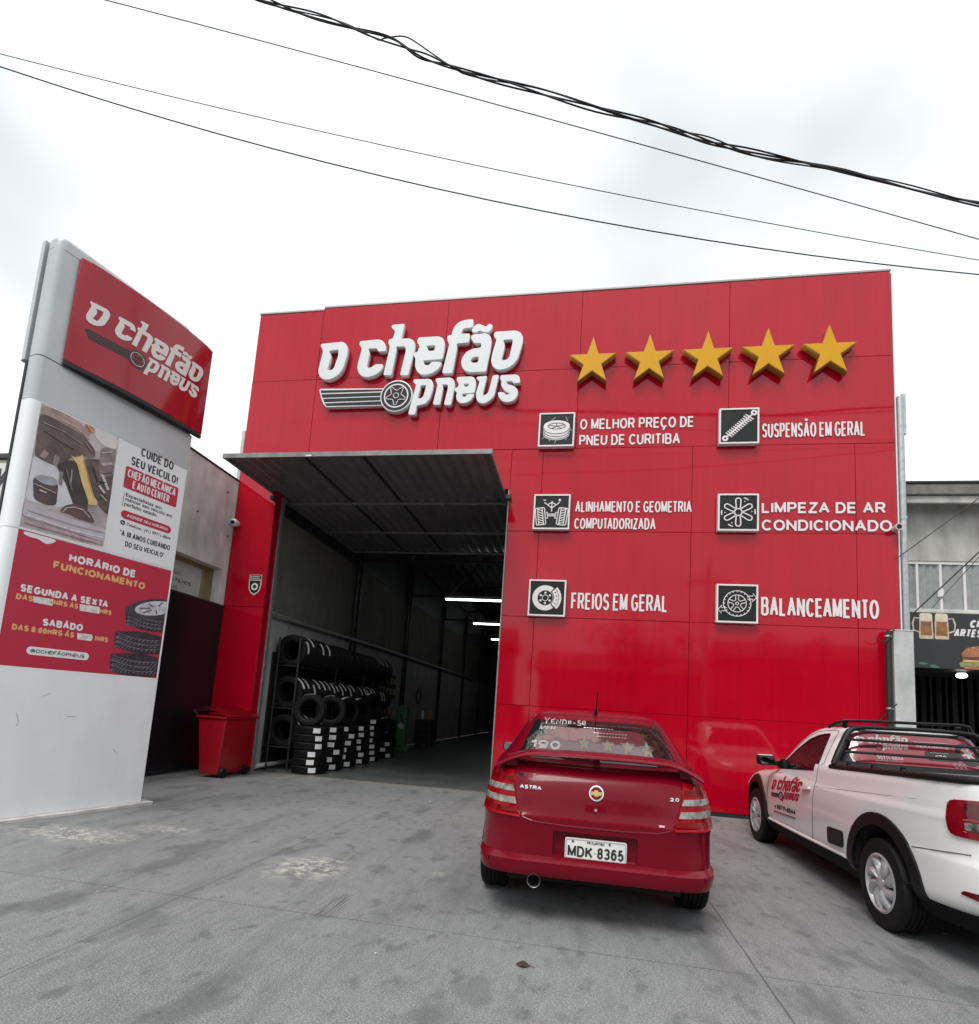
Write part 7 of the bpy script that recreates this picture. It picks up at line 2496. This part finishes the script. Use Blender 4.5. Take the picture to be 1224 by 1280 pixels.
for i, (x, y, r_, lab) in enumerate(((2.64, 4.60, .035, 'scrap of white paper on the concrete near the pickup wheel'), (-1.05, 3.05, .012, 'tiny white scrap on the bare concrete left of the dry leaf'), (-3.15, 3.42, .014, 'tiny white scrap alone at the lower left of the yard'), (-2.10, 7.9, .02, 'small pale scrap on the concrete near the doorway'))):
    bm = B()
    P = [bm.verts.new((x + r_ * math.cos(a) * random.uniform(.6, 1.1), y + r_ * .7 * math.sin(a) * random.uniform(.6, 1.1), .003 + .006 * random.random())) for a in [k * math.pi / 3 for k in range(6)]]
    c = bm.verts.new((x, y, .008))
    for k in range(6):
        bm.faces.new((P[k], P[(k + 1) % 6], c))
    bmesh.ops.solidify(bm, geom=bm.faces[:], thickness=.001)
    tag(obj('paper_scrap', bm, M_TAG), lab, 'litter', 'paper scraps on the yard')

# ------------------------------------------------------------------ across the street (seen only in reflections)
M_HOUSE = mat('house_render', (.16, .145, .125), .9, noise=.15, ns=1, streak=.25)
M_TILE = mat('roof_tiles', (.20, .085, .05), .85, noise=.25, ns=8)
for (x0, x1, h, lab) in ((-30, -17, 5.2, 'cream house across the street, left end of the row'), (-15.5, -5, 6.4, 'two-storey cream house across the street'), (-3, 8, 4.6, 'low cream house across the street behind the viewer'), (10, 24, 6.0, 'wide cream house across the street, right end of the row')):
    t = thing('house', lab, 'house', ((x0 + x1) / 2, -22, 0), 'houses across the street')
    obj('wall', bbox(x0, x1, -28, -20, -.15, h, .02, 1), M_HOUSE, t)
    bm = B()
    rid = [bm.verts.new(c) for c in ((x0 - .4, -19.5, h + .005), (x1 + .4, -19.5, h + .005), (x1 + .4, -24, h + 1.7), (x0 - .4, -24, h + 1.7), (x0 - .4, -28.5, h + .005), (x1 + .4, -28.5, h + .005))]
    bm.faces.new((rid[0], rid[1], rid[2], rid[3]))
    bm.faces.new((rid[3], rid[2], rid[5], rid[4]))
    bm.faces.new((rid[0], rid[3], rid[4]))
    bm.faces.new((rid[1], rid[5], rid[2]))
    bm.faces.new((rid[0], rid[4], rid[5], rid[1]))
    obj('roof', bm, M_TILE, t)
    k = x0 + 1.2
    while k + 1.6 < x1:
        f_ = obj('window', bbox(k, k + 1.4, -19.99, -19.94, 1.1, 2.4, .01, 1), M_GLASSD, t)
        obj('window_frame', bbox(k - .08, k + 1.48, -19.995, -19.96, 1.0, 1.095, .01, 1), M_VINYL, f_)
        k += 2.8
def tree(x, y, h, r, lab, seed):
    rd = random.Random(seed)
    t = thing('street_tree', lab, 'tree', (x, y, -.15), 'street trees behind the viewer')
    bm = B()
    tube(bm, [(x, y, -.15), (x + .1, y, h * .3), (x, y + .1, h * .6), (x + .1, y, h * .85)], [.2, .16, .10, .04], 8)
    for k in range(7):
        a = rd.uniform(0, 6.28)
        tube(bm, [(x, y, h * rd.uniform(.35, .55)), (x + r * .7 * math.cos(a), y + r * .7 * math.sin(a), h * rd.uniform(.6, .85))], [.07, .02], 6)
    obj('trunk', bm, M_BARK, t, 60)
    bm = B()
    cl = [(x + rd.gauss(0, r * .5), y + rd.gauss(0, r * .5), h * .68 + rd.gauss(0, h * .14), rd.uniform(.3, .55) * r) for _ in range(22)]
    for _ in range(2600):
        c = rd.choice(cl)
        p = Vector((rd.gauss(0, 1), rd.gauss(0, 1), rd.gauss(0, 1))).normalized() * c[3] * rd.uniform(.5, 1.05) + Vector(c[:3])
        u = Vector((rd.gauss(0, 1), rd.gauss(0, 1), rd.gauss(0, 1))).normalized()
        v = u.orthogonal().normalized()
        s = rd.uniform(.07, .14)
        bm.faces.new([bm.verts.new(p + u * s), bm.verts.new(p + v * s * .6), bm.verts.new(p - u * s), bm.verts.new(p - v * s * .6)])
    obj('crown', bm, M_LEAFT, t)
for i, (x, y, h, r, lab) in enumerate(((-9, -16.5, 7.5, 2.2, 'leafy tree at the kerb opposite, left one'), (3.5, -17, 8.2, 2.6, 'tallest leafy tree at the kerb opposite'), (12, -16.5, 6.4, 2.0, 'leafy tree at the kerb opposite, right one'))):
    tree(x, y, h, r, lab, 20 + i)
pole = thing('utility_pole', 'concrete utility pole with crossarm across the street', 'pole', (7.2, -13, -.15))
bm = B()
tube(bm, [(7.2, -15.5, -.15), (7.2, -15.5, 10.8)], [.17, .10], 12)
obj('shaft', bm, M_PILLAR, pole, 40)
bm = B()
box(bm, 5.9, 8.5, -15.55, -15.45, 9.7, 9.82)
obj('crossarm', bev(bm, .01, 1), M_BARK, pole)
bm = B()
for x in (6.0, 6.6, 7.8, 8.4):
    lathe(bm, [(0, 0), (.05, 0), (.06, .06), (.04, .16), (0, .17)], 'Z', (x, -15.5, 9.821), 10)
obj('insulator', bm, M_STEEL, pole, 40)
